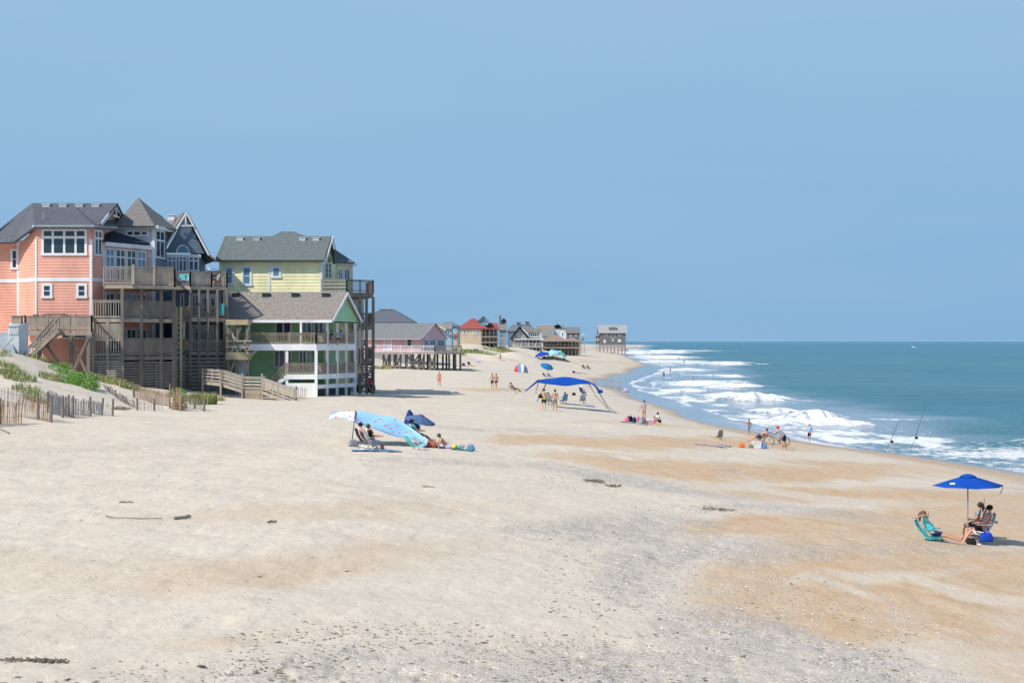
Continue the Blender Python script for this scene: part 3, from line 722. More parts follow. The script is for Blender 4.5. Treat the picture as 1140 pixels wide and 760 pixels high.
# ---- slate blue house
def blue_house():
    base = Vector((-29, 150, H(-29, 150)))
    t = thing('beach_house', 'slate blue house with grey pyramid tower roof and steep white-edged gable', 'house', base)
    zb = 4.3
    wT = Wall(xy(128, 148), xy(171, 148)); wR = Wall(xy(171, 148), xy(185.5, 151.6)); wG = Wall(xy(184.5, 153.6), xy(223.5, 154.3)); wS = Wall(xy(223.5, 154.3), xy(228.5, 158.5))
    ze = 8.8 - (254 - 380) / F * 148
    m = MB(); wT.siding(m, zb, ze, .2); m.build('wall', M_bluew, t)
    m = MB(); wR.siding(m, zb, ze, .22); wG.siding(m, zb, 16.6, .22); wS.siding(m, zb, 16.4, .22)
    m.prism([xy(129, 148.3), xy(170, 148.3), xy(185, 153.9), xy(222.5, 154.6), xy(226.5, 159), xy(214, 164), xy(140, 162)], zb, 16.3)
    # gable front
    ap, gl, gr = W(206.5, 240.5, 153.9), W(183.5, 281.5, 153.6), W(227.5, 282, 154.3)
    for k in range(16):
        f0, f1 = k / 16, (k + 1) / 16; a0, b0 = gl.lerp(ap, f0), gr.lerp(ap, f0); a1, b1 = gl.lerp(ap, f1), gr.lerp(ap, f1)
        m.add([a0 + wG.n * .035, b0 + wG.n * .035, b1 + wG.n * .005, a1 + wG.n * .005, a0, b0], [(0, 1, 2, 3), (4, 5, 1, 0)])
    m.slab([ap, gl, gr], .2)
    m.build('wall', M_navy, t)
    m = MB()
    wT.box(m, wT.L - .14, wT.L + .1, zb, ze, .03, .1); wR.box(m, -.02, .2, zb, ze, .03, .1)
    wT.box(m, -.5, wT.L + .5, ze - .1, ze + .2, .1, .5); wR.box(m, -.3, wR.L + .3, ze - .1, ze + .2, .1, .5)
    wG.box(m, 0, wG.L, 16.35, 16.65, .03, .1)
    ro = wG.n * .45; L1, L2 = gl + Vector((-.35, 0, -.2)), gr + Vector((.4, 0, -.25)); AP = ap + Vector((.05, 0, .28))
    for e in (L1, L2): m.bar(AP + ro, e + ro + Vector((0, 0, .05)), .07, .17)
    m.bar(ap + ro + Vector((-.75, 0, -.9)), ap + ro + Vector((.75, 0, -.9)), .06, .10); m.bar(ap + ro + Vector((0, 0, -1)), ap + ro + Vector((0, 0, .1)), .06, .10)
    m.build('trim', M_trim, t)
    # tower roof
    A = W(154, 220, 151.5); ee = ze + .15
    c1, c2, c3 = W(126, 254, 147.2), W(172, 254, 147.2), W(197.5, 255, 152.3); c1.z = c2.z = c3.z = ee
    c4 = Vector((c3.x - 1.5, 158, ee)); c5 = Vector((c1.x - .2, 156, ee))
    m = MB()
    for a, b in ((c1, c2), (c2, c3), (c3, c4), (c4, c5), (c5, c1)): m.slab([A, a, b], .18)
    m.build('roof', M_roof_b, t)
    # main gable roof
    B = Vector((AP.x - 3.0, AP.y + 9, AP.z)); m = MB()
    BL, BR = L1 + Vector((-2.6, 8, 0)), L2 + Vector((-3.0, 9, 0))
    m.slab([AP, L1 + ro, BL, B], .18); m.slab([B, BR, L2 + ro, AP], .18)
    q = L2 + ro; m.slab([q, BR, BR + Vector((.7, 0, -.5)), q + Vector((.6, 0, -.45))], .15)
    # cross ridge to the tower
    X1 = W(176, 237.5, 158); m.slab([B + Vector((0, -4.5, -.02)), X1, X1 + Vector((0, -3.6, -2.2)), W(193, 254, 154.6)], .15)
    rf = m.build('roof', M_roof_b, t)
    rvents(rf, [(191, 241.5)], 157.3, M_white)
    # openings
    wT.window(t, 140, 256, 165.5, 263.5, 3, 1, .16); wT.window(t, 161.5, 272.5, 166.5, 286.5, 1, 2, .16)
    wR.window(t, 172.7, 256.5, 182.5, 288, 2, 1, .14, transom=.9)
    wG.window(t, 186, 283.5, 197, 302, 2, 1, .13, (M_trim, M_glass_b), transom=.55); wG.window(t, 198.5, 283.5, 208.5, 303, 2, 1, .13, (M_trim, M_glass), 'glass_door', transom=.5); wG.window(t, 209.5, 283.5, 221.5, 302, 2, 1, .13, (M_trim, M_glass), transom=.55)
    # oval louvre and arched window
    def disc(cpx, cpy, rx, rz, z_cut=None, nm='gable_louvre', mt=M_trim, o=.06):
        mb = MB(); u = wG.u(cpx); zc = wG.z(cpy, u); pts = []
        for k in range(20):
            a = 2 * math.pi * k / 20; zz = math.sin(a) * rz
            if z_cut is not None: zz = max(zz, z_cut)
            pts.append(wG.pt(u + math.cos(a) * rx, zc + zz, o))
        mb.slab(pts, o - .01); return mb.build(nm, mt, t)
    disc(203.5, 257.5, .22, .42); aw = disc(203.7, 281.5, .62, .75, 0, 'arched_window', M_trim, .07)
    u = wG.u(203.7); zc = wG.z(281.5, u); mb = MB(); pts = [wG.pt(u + math.cos(math.pi * k / 12) * .48, zc + .06 + math.sin(math.pi * k / 12) * .56, .085) for k in range(13)]; mb.slab(pts, .01); mb.build('pane', M_glass_b, aw)
    # decks
    A0, A1, A2, A3 = xy(195, 147.2), xy(212, 146.6), xy(252.5, 148.2), xy(247, 155)
    poly = [A0, A1, A2, A3, xy(226, 156), xy(185, 150.2)]
    zt, zm, zl = (8.8 - (p - 380) / F * 147 for p in (318, 353.5, 391)); hh = 1.1
    d1 = deck_floor(t, poly, zt, M_wood, .34); d2 = deck_floor(t, poly, zm, M_wood, .34); d3 = deck_floor(t, poly, zl, M_wood_d, .34)
    railing(d1, A0, A1, zt, hh + .1, mat=M_wood_d); A15 = ((A1[0] * .42 + A2[0] * .58), (A1[1] * .42 + A2[1] * .58))  # dark left run, pale middle run: shade and sun put into rail colours
    railing(d1, A1, A15, zt, hh + .1, solid=True, mat=M_wood_l); railing(d1, A15, A2, zt, hh + .1, mat=M_wood); railing(d1, A2, A3, zt, hh + .1, mat=M_wood)
    for d, z in ((d2, zm), (d3, zl)):
        railing(d, A0, A1, z, hh - .1, solid=True, mat=M_wood); railing(d, A1, A2, z, hh - .1, bal=.1, mat=M_wood_d); railing(d, A2, A3, z, hh - .1, mat=M_wood)  # darker right-hand rails: shade of the deck above put into the wood
    def lp(f): return (A1[0] + (A2[0] - A1[0]) * f, A1[1] + (A2[1] - A1[1]) * f)
    posts(t, [lp(f) for f in (0, .24, .48, .74, 1)] + [A3], 4.0, zt - .3, M_wood_d, .2)
    wL = Wall(xy(194.5, 148.8), xy(246, 152)) # lower walls behind the decks
    m = MB(); wL.siding(m, 4.2, zt - .35, .22); m.build('wall', M_navy, t)
    for z0_, z1_ in ((zm + .05, zt - .6), (zl + .05, zm - .6)):
        for j, (a, b) in enumerate(((200, 204.5), (213, 220.5), (223, 230), (233, 240))):
            u0, u1 = wL.u(a), wL.u(b); wL.window_m(t, u0, u1, z0_ + (.5 if j == 0 else 0), z1_, 1 if j == 0 else 2, 1, .12, (M_trim, M_glass_b if j in (2, 3) else M_glass), 'glass_door' if j else 'window')
    slat_screen(t, A0, A1, 4.4, zl - .4, 10, M_wood); slat_screen(t, A1, A2, 4.4, zl - .4, 10, M_wood_d)
    # pale stair tower between the two houses
    s0, s1 = xy(193, 145.6), xy(201.5, 145.6); m = MB()
    for x in (s0[0], s1[0]):
        for y in (145.6, 147.0): m.box(x - .09, x + .09, y - .09, y + .09, 4.5, zm + .9)
    tw = m.build('stair_tower', pm('cream_painted_wood', (.62, .55, .38), .7), t)
    for k in range(9):
        z = zl - .6 + k * .42; m = MB(); m.box(s0[0] + .1, s1[0] - .1, 145.45 + .02, 145.5, z, z + .16); m.build('slat', M_wood_l, tw)
    return zt, zm, zl
zt_blue = blue_house()

# ---- yellow house
def yellow_house():
    base = Vector((-22, 163, H(-22, 163)))
    t = thing('beach_house', 'pale yellow house with long green-grey roof rising behind the green house', 'house', base)
    wS = Wall(xy(244, 160), xy(358.5, 160)); ze = 8.8 + 90 / F * 160; zbt = 3.6
    m = MB(); wS.siding(m, zbt, ze, .3)
    m.prism([xy(245, 160.3), xy(358, 160.3), xy(366, 170), xy(268, 170)], zbt, ze - .1)
    wP = Wall(xy(361, 163.2), xy(373.5, 163.2)); wQ = Wall(xy(374.5, 165), xy(391.5, 166.2))
    ap, sf, nf = W(369, 263.5, 165), W(361.2, 290.5, 160), W(374.7, 291, 170)
    m.slab([ap + Vector((-.3, 0, -.2)), sf + Vector((-.3, .2, 0)), sf + Vector((-.3, .2, -3.2)), nf + Vector((-.3, -.2, -3.2)), nf + Vector((-.3, -.2, 0))], .2)
    wP.siding(m, zbt, ze - .2, .3); wQ.siding(m, zbt, ze - .2, .3)
    m.prism([xy(374.8, 165.3), xy(391, 166.5), xy(389, 172), xy(372, 172)], zbt, ze - .25)
    m.build('wall', M_yellow, t)
    m = MB()
    wS.box(m, 0, wS.L, 12.95, 13.3, .036, .07); corner_board(m, wS, wS.u(299.8), 12, ze, .2); corner_board(m, wS, wS.L - .1, 12, ze, .26)
    wS.box(m, -.4, wS.L + .3, ze - .14, ze + .08, .1, .55)
    for e_ in (sf, nf): m.bar(ap + Vector((.15, 0, -.05)), e_ + Vector((.15, 0, -.05)), .06, .26)
    wQ.box(m, -.2, wQ.L + .3, ze - .25, ze, .1, .5); corner_board(m, wQ, wQ.L, 8, ze - .2)
    m.build('trim', M_trim, t)
    r0, r1 = W(250.5, 262.8, 165), W(369, 263, 165)
    e0, e1 = W(239, 290, 159.3), W(360.5, 290, 159.3); f0, f1 = W(265, 290, 170.6), W(374.5, 290, 170.6)
    e0.z = e1.z = f0.z = f1.z = ze + .02
    m = MB(); m.slab([r0, e0, e1, r1], .2); m.slab([r1, f1, f0, r0], .2); m.slab([r0, f0, e0], .2)
    h = W(320, 257.6, 169); q = [W(299, 265, 165.5), W(343, 265, 165.5), W(345, 265, 173), W(301, 265, 173)]
    hl, hr = h + Vector((-.6, 0, 0)), h + Vector((.6, 0, 0)); m.slab([hl, q[0], q[1], hr], .15); m.slab([hr, q[1], q[2]], .15); m.slab([hr, q[2], q[3], hl], .15); m.slab([hl, q[3], q[0]], .15)
    # porch roof on the sea side
    a = W(372, 277, 166.5); b1, b2, b3 = W(372.5, 291.5, 163.8), W(395, 292, 165.2), W(392, 292, 171)
    m.slab([a, b1, b2], .15); m.slab([a, b2, b3], .15)
    rf = m.build('roof', M_roof_y, t)
    rvents(rf, [(267.5, 266.5), (286, 266.5), (337, 266.5), (352, 266.5)], 164.2, M_trim)
    wS.window(t, 250, 296.5, 260.5, 317.5, 1, 2, .2, (M_trim, M_glass_b)); wS.window(t, 268.8, 296, 280.5, 318.3, 1, 2, .2, (M_trim, M_glass_b)); wS.window(t, 302, 296, 313, 309.5, 1, 2, .2, (M_trim, M_glass_b))
    wP.window(t, 361.5, 292.5, 370, 310, 2, 3, .12, (M_trim, M_glass_b)); wQ.window(t, 375.5, 299, 381, 312, 2, 1, .12, (M_trim, M_glass)); wQ.window(t, 382.5, 299, 389, 312, 2, 1, .12, (M_trim, M_glass), 'glass_door')
    # decks on tall posts on the sea side, three levels
    P0, P1, P2, P3 = xy(358, 159.6), xy(386, 159.2), xy(415.5, 161.5), xy(408, 169)
    for k, py in enumerate((325.5, 361.5, 401)):
        z = 8.8 - (py - 380) / F * 160; poly = [P0, P1, P2, P3, xy(374, 170)] if k == 0 else [xy(398.5, 160.2), P2, P3, xy(392, 169)]
        d = deck_floor(t, poly, z, M_wood_d, .42)
        if k == 0: railing(d, P0, P1, z, 1.2, slats=True, mat=M_wood_l); railing(d, P1, P2, z, 1.2, mat=M_wood_d)
        else: railing(d, xy(398.5, 160.2), P2, z, 1.15, mat=M_wood_d)
        railing(d, P2, P3, z, 1.15, mat=M_wood_d)
    zt = 8.8 - (325.5 - 380) / F * 160
    posts(t, [xy(400.5, 160.4), xy(408, 161), P2, P3, xy(396, 169)], 3.2, zt - .4, M_wood_d, .26)
    wB = Wall(xy(392, 166), xy(405, 167)); m = MB(); wB.siding(m, 3.6, zt - .5, .3); m.build('wall', pm('plain_grey_siding', (.50, .50, .48)), t)  # grey siding on the wall behind the decks
    slat_screen(t, xy(399, 160.5), xy(414, 161.6), 5.0, 7.0, 8, M_wood_d)
    # cross bracing of the lowest storey
    m = MB(); a, b = Vector((*xy(400.5, 160.2), 0)), Vector((*P2, 0))
    for p_, q_ in ((a, b), (b, a)): m.bar(p_ + Vector((0, -.2, 3.7)), q_ + Vector((0, -.2, 6.7)), .08, .18)
    m.build('brace', M_wood_d, t)
yellow_house()

# ---- green house
def green_house():
    base = Vector((-19, 152, H(-19, 152)))
    t = thing('beach_house', 'low green house with brown roof, white railed porches and green gable', 'house', base)
    g0, g1 = W(367, 356, 149.6), W(400, 356, 157.5); g1.z = g0.z; ap = (g0 + g1) / 2; ap.z = 8.8 + 54 / F * 153.5
    ex = (g1 - g0).normalized()
    west = Vector((-9.8, 0, 0))
    m = MB()
    m.slab([ap + Vector((.25, 0, .1)), ap + west * 1.08 + Vector((0, .0, .1)), g0 + west * .9 + Vector((0, -.0, 0)), g0 + Vector((.2, 0, 0))], .2)
    m.slab([ap + Vector((.25, 0, .1)), g1 + Vector((.2, 0, 0)), g1 + west * 1.1, ap + west * 1.08 + Vector((0, 0, .1))], .2)
    rf = m.build('roof', M_roof_g, t)
    rvents(rf, [(262.5, 328.5), (296, 328.5), (328.5, 328.5), (362.5, 328.5)], 153.0, M_dark)
    # gable triangle
    wE = Wall((g0.x - .1, g0.y + .2), (g1.x - .1, g1.y - .2)); m = MB()
    for k in range(12):
        f0, f1 = k / 12, (k + 1) / 12; A, B, C = wE.pt(0, g0.z - .1), wE.pt(wE.L, g0.z - .1), ap + Vector((-.1, 0, -.1))
        a0, b0, a1, b1 = A.lerp(C, f0), B.lerp(C, f0), A.lerp(C, f1), B.lerp(C, f1)
        m.add([a0 + wE.n * .04, b0 + wE.n * .04, b1 + wE.n * .005, a1 + wE.n * .005, a0, b0], [(0, 1, 2, 3), (4, 5, 1, 0)])
    m.slab([C, A, B], .2); m.build('gable_wall', M_green_l, t)
    m = MB()
    for g in (g0, g1): m.bar(ap + wE.n * .3 + Vector((0, 0, -.08)), g + wE.n * .3 + Vector((0, 0, -.12)), .06, .26)
    m.bar(g0 + Vector((-9.3, -.02, -.12)), g0 + Vector((.2, -.02, -.12)), .08, .24)
    m.build('trim', M_trim, t)
    # walls
    fx0, yF = xy(262, 149.5)[0], 149.5
    wU = Wall((xy(262, 152.3)[0], 152.3), (xy(362, 152.3)[0], 152.3)); zu, zlw = 8.8 - (383 - 380) / F * 150, 8.8 - (416.5 - 380) / F * 150
    m = MB(); wU.siding(m, zu - .2, g0.z - .1, .22); wL = Wall(xy(277.5, 152.3), xy(352, 152.3)); wL.siding(m, 3.4, zu - .3, .22)
    w2 = Wall(xy(362, 152.3), (wE.pt(wE.L - 1.5, 0, -1.9).x, wE.pt(wE.L - 1.5, 0, -1.9).y)); w2.siding(m, 3.4, g0.z - .1, .22)
    m.prism([xy(263, 152.6), xy(361.5, 152.6), xy(378, 157.5), xy(278, 158)], 3.4, g0.z - .3)
    m.build('wall', M_green, t)
    wU.window(t, 306, 356.5, 325, 381, 2, 1, .16, (M_trim, M_dark), 'sliding_door'); wU.window(t, 336, 356.5, 347.5, 381, 2, 1, .13, (M_trim, M_glass_b)); wU.window(t, 349, 356.5, 361, 381, 2, 1, .13, (M_trim, M_glass), 'glass_door')
    wL.window(t, 304.5, 388.5, 317.5, 409.5, 2, 1, .12, (M_trim, M_glass)); wL.window(t, 319.5, 389, 324.5, 412, 1, 1, .1, (M_trim, M_glass)); wL.window(t, 332.5, 388.5, 342, 413, 2, 1, .14, (M_trim, M_glass), 'glass_door'); wL.window(t, 345, 389, 351, 412, 1, 1, .12, (M_trim, M_glass_b))
    w2.window_m(t, .4, 1.6, zlw + .1, zlw + 2.1, 2, 1, .12, (M_trim, M_glass)); w2.window_m(t, .5, 2.0, zu + .1, zu + 2.0, 2, 1, .12, (M_trim, M_glass_b)); w2.window_m(t, 2.4, 3.4, zlw + .1, zlw + 2.1, 1, 1, .12, (M_trim, M_glass))
    # porches
    E0, E1 = Vector((*xy(352, 149.2), 0)), Vector((*xy(396, 156.2), 0))
    up = [xy(262, 149.2), (E0.x, E0.y), (E1.x, E1.y), xy(380, 157), xy(262, 152.2)]
    dn = [xy(318, 149.2), (E0.x, E0.y), (E1.x, E1.y), xy(380, 157), xy(318, 152.2)]
    du = deck_floor(t, up, zu, M_wood_l, .3); dl = deck_floor(t, dn, zlw, M_wood_l, .3)
    m = MB()
    for a, b in ((up[0], up[1]), (up[1], up[2])): w = Wall(a, b); w.box(m, -.02, w.L + .02, zu - .55, zu + .02, .0, .07)
    m.build('fascia', M_white, du); m = MB()
    for a, b in ((dn[0], dn[1]), (dn[1], dn[2])): w = Wall(a, b); w.box(m, -.02, w.L + .02, zlw - .42, zlw + .02, .0, .07)
    w = Wall(dn[1], dn[2]); w.box(m, 0, w.L, zlw - 1.25, zlw - .9, .0, .07)
    m.build('fascia', M_white, dl)
    railing(du, up[0], up[1], zu, 1.0, 2.2, .13, M_wood_b); railing(du, up[1], up[2], zu, 1.0, 2, .1, M_wood)
    railing(dl, xy(320, 149.2), dn[1], zlw, 1.0, 1.9, .13, M_wood_b); railing(dl, dn[1], dn[2], zlw, 1.0, 2, .1, M_wood)
    ps = [(E0.x + (E1.x - E0.x) * f, E0.y + (E1.y - E0.y) * f) for f in (0.0, .27, .52, .75, .985)]
    posts(t, ps[:1], 3.0, zu - .55, M_white, .24); posts(t, ps[1:], 3.0, g0.z - .25, M_white, .22)
    posts(t, [xy(319.5, 149.3)], 3.2, zu - .55, M_white, .24); posts(t, [xy(335, 149.3), xy(277, 149.3)], zu, g0.z - .25, M_white, .18)
    # white skirt under the lower porch, stair to the left
    m = MB(); w = Wall(xy(319.5, 149.15), dn[1]); w.box(m, 0, w.L, 3.2, zlw - .75, -.05, .05); m.build('skirt', M_white, t)
    s0, s1 = W(319, 416.5, 149.8), W(304.5, 431, 149.8); m = MB()
    for k in range(7):
        c = s0.lerp(s1, k / 7); m.box(c.x - .17, c.x + .17, c.y - .6, c.y + .6, c.z - .05, c.z)
    m.bar(s0 + Vector((.2, -.62, -.1)), s1 + Vector((-.2, -.62, -.2)), .06, .32)
    st = m.build('stair', M_white, t); railing(st, (s0.x, s0.y - .62), (s1.x, s1.y - .62), (s0.z, s1.z), 1.0, 1.0, .13, M_wood_b, name='stair_rail')
    m = MB(); m.bar(W(277, 398, 149.6), W(286, 389, 149.6), .12, .2); m.build('brace', M_white, t)
    # near-black block painted in for the shade under the sea end
    m = MB(); m.prism([(ps[0][0] + .1, ps[0][1] + 1.2), (ps[4][0] - .4, ps[4][1] - .3), xy(376, 157.5), xy(352, 152.8)], 3.0, zlw - 1.3); m.build('recess_shade', M_dark, t)
    return zu, zlw
z_green = green_house()

# ---- tan landing and stair frame between the blue and the green houses
def landing():
    t = thing('wooden_stair', 'tan wooden landing and braced stair frame between blue and green houses', 'stair', (xy(265, 148)[0], 148, 4.4))
    x0, x1 = xy(253, 148)[0], xy(278, 148)[0]; tan = pm('tan_lumber', (.42, .35, .22), .8, .2)
    zz = [8.8 - (p - 380) / F * 148 for p in (361, 399)]
    m = MB(); m.box(x0, x1, 147.2, 149, zz[0] - .05, zz[0] + .4); m.build('awning', tan, t)
    m = MB(); m.box(x0, x1, 147.2, 149, zz[1] - .1, zz[1] + .55); m.build('landing_deck', tan, t)
    for px in (255.5, 265.5, 276):
        x = xy(px, 148)[0]; m = MB(); m.box(x - .1, x + .1, 147.4, 147.6, 3.8, zz[0]); m.build('post', M_wood_d, t)
    m = MB()
    for a, b in (((256, 397), (268, 364)), ((268, 397), (276, 372)), ((256, 366), (264, 384)), ((254, 418), (263, 400)), ((277, 384), (268, 392))): m.bar(W(*a, 147.6), W(*b, 147.6), .1, .18)
    m.build('brace', M_wood_l, t)
    m = MB(); m.box(x0, x1 + .3, 147.3, 147.36, zz[0] - 1.5, zz[0] - 1.38); m.box(x0, x1 + .3, 147.3, 147.36, zz[0] - 2.0, zz[0] - 1.9); m.build('rail', M_wood_l, t)
    m = MB(); Wd = Wall(xy(262, 149), xy(277, 149)); Wd.box(m, 0, Wd.L, 3.8, 7.2, -.1, 0)
    for i in range(8): Wd.box(m, Wd.L * i / 8 + .02, Wd.L * (i + 1) / 8 - .02, 4.0, 7.15, 0, .03)
    m.build('door_panel', M_bluew, t)
landing()
# ------------------------------------------------------------------ houses farther up the beach
def far_block(mb, px0, px1, pyt, D, dep, zb, pyb=None):
    a, b = W(px0, pyt, D), W(px1, pyt, D); mb.box(a.x, b.x, D, D + dep, zb if pyb is None else CAM_Z - (pyb - 380) / F * D, a.z)
def roof_x(mb, px0, px1, pyr, pye, D, dep, inset=0.0, t=.2, ov=.5):
    """ridge runs left to right; inset pulls the ridge ends in (a hip)"""
    x0, x1 = W(px0, 0, D).x, W(px1, 0, D).x; zr, ze = CAM_Z - (pyr - 380) / F * (D + dep / 2), CAM_Z - (pye - 380) / F * D
    a, b = Vector((x0 + inset, D + dep / 2, zr)), Vector((x1 - inset, D + dep / 2, zr))
    c = [Vector((x0, D - ov, ze)), Vector((x1, D - ov, ze)), Vector((x1, D + dep + ov, ze)), Vector((x0, D + dep + ov, ze))]
    mb.slab([a, c[0], c[1], b], t); mb.slab([b, c[2], c[3], a], t)
    if inset: mb.slab([b, c[1], c[2]], t); mb.slab([a, c[3], c[0]], t)
    return a, b, c
def roof_y(mb, wmb, px0, px1, pya, pye, D, dep, t=.2, ov=.5):
    """ridge runs away from the sea front; gable faces the camera"""
    x0, x1 = W(px0, 0, D).x, W(px1, 0, D).x; xm = (x0 + x1) / 2; za, ze = CAM_Z - (pya - 380) / F * D, CAM_Z - (pye - 380) / F * D
    A, B = Vector((xm, D - ov, za)), Vector((xm, D + dep, za))
    mb.slab([A, Vector((x0, D - ov, ze)), Vector((x0, D + dep, ze)), B], t); mb.slab([B, Vector((x1, D + dep, ze)), Vector((x1, D - ov, ze)), A], t)
    if wmb is not None: wmb.slab([Vector((xm, D, za - t)), Vector((x0 + .2, D, ze - t)), Vector((x1 - .2, D, ze - t))], .25)
def fwin(t, D, rects, cols=2, mats=None, fr=.18, name='window'):
    w = Wall(xy(400, D), xy(800, D))
    for r in rects: w.window(t, *r, cols, 1, fr, mats, name)
def far_rail(t, px0, px1, py0, py1, D, mat, n=None, name='railing'):
    a, b = W(px0, py1, D), W(px1, py1, D); h = (py1 - py0) / F * D
    return railing(t, (a.x, D), (b.x, D), a.z, h, post=2.4, bal=.35, mat=mat, name=name, pw=.2)

M_grey_d = pm('grey_cedar_shakes', (.155, .155, .16), .9, .2, 3, .3, 20)
M_grey_m = pm('silvered_cedar_shakes', (.30, .30, .30), .9, .2, 3, .3, 20)
M_tan = paint('tan_siding', (.52, .43, .32)); M_red = shingle('brick_red_metal_roof', (.30, .085, .085)); M_turq = paint('turquoise_siding', (.17, .34, .40))  # far colours muted, turquoise too: haze put into the paint
M_sky = paint('sky_blue_siding', (.30, .44, .52)); M_brownr = shingle('sandy_brown_shingles', (.27, .215, .17)); M_greyr = shingle('mid_grey_shingles', (.22, .225, .235))  # sky blue dulled likewise, distance haze in the colour
M_palegr = shingle('dull_pale_grey_shingles', (.33, .33, .325))

def pink_house():
    D = 306; t = thing('beach_house', 'pink single storey house with sage roof on a railed deck over pilings', 'house', Vector((-18, D, 3.8)))
    g0, g1 = W(469, 376.3, D), W(496.5, 375.5, 323); ap = W(484, 359.5, 314.5); g1.z = g0.z
    wl_ = W(400, 376, D).x
    m = MB(); west = Vector((wl_ - g0.x, 0, 0))
    m.slab([ap, ap + west, g0 + west, g0 + Vector((.2, -.2, 0))], .22); m.slab([ap, g1, g1 + west, ap + west], .22); m.build('roof', M_roof_p, t)
    zd = CAM_Z - (391.5 - 380) / F * D
    wS = Wall((wl_, D + .6), (g0.x, D + .6)); wE = Wall((g0.x, D + .6), (g1.x, g1.y - .4)); m = MB()
    wS.siding(m, zd - .1, g0.z, .4); wE.siding(m, zd - .1, g0.z, .4)
    m.slab([ap + Vector((-.15, 0, -.25)), wE.pt(0, g0.z - .1, 0), wE.pt(wE.L, g0.z - .1, 0)], .2); m.build('wall', M_pink, t)
    m = MB()
    for g in (g0, g1): m.bar(ap + wE.n * .2, g + wE.n * .2 + Vector((0, 0, -.1)), .08, .3)
    m.bar(g0 + west + Vector((0, -.25, -.15)), g0 + Vector((0, -.25, -.15)), .08, .22); m.build('trim', paint('mauve_trim', (.55, .42, .48)), t)
    wS.window(t, 427, 376.5, 436.5, 390, 1, 1, .2, (M_white, paint('pale_pink_shutter', (.74, .55, .58))), 'shuttered_door'); wS.window(t, 452.5, 376.8, 459, 385.5, 1, 2, .15, (M_trim, M_dark)); wS.window(t, 403, 376.8, 409, 386, 1, 2, .15, (M_trim, M_glass))
    for a, b in ((472, 476.5), (478.5, 484), (487, 494)): wE.window(t, a, 377.3, b, 386.5, 2, 1, .16, (M_trim, M_glass))
    d0, d1, d2 = xy(420, 299), xy(484, 299), xy(513.5, 304); d3 = xy(508, 322)
    dk = deck_floor(t, [d0, d1, d2, d3, xy(420, 324)], zd, M_wood_l, .4)
    railing(dk, d0, d1, zd, 1.15, 2.0, .25, M_white); railing(dk, d1, d2, zd, 1.15, 2, .25, M_wood_l); railing(dk, d2, d3, zd, 1.15, 2, .25, M_wood_l)
    pts = [xy(p, 300) for p in (427, 433, 439, 446, 453, 459, 466, 472, 478, 484)] + [xy(p, 309) for p in (434, 441, 452, 460, 468, 476, 487, 493)] + [xy(500, 303), xy(507, 304), xy(512.5, 304.8), xy(505, 312), xy(497, 311)]
    posts(t, pts, 2.2, zd - .35, M_wood_d, .34, 'piling')
    for a, b in ((427, 433), (439, 446), (453, 466), (466, 472), (478, 484)):
        for s in (0, 1):
            m = MB(); p_, q_ = xy(a, 299.7), xy(b, 299.7); zz = (3.6, zd - .6); m.bar((*p_, zz[s]), (*q_, zz[1 - s]), .1, .26); m.build('brace', M_wood_d, t)
pink_house()

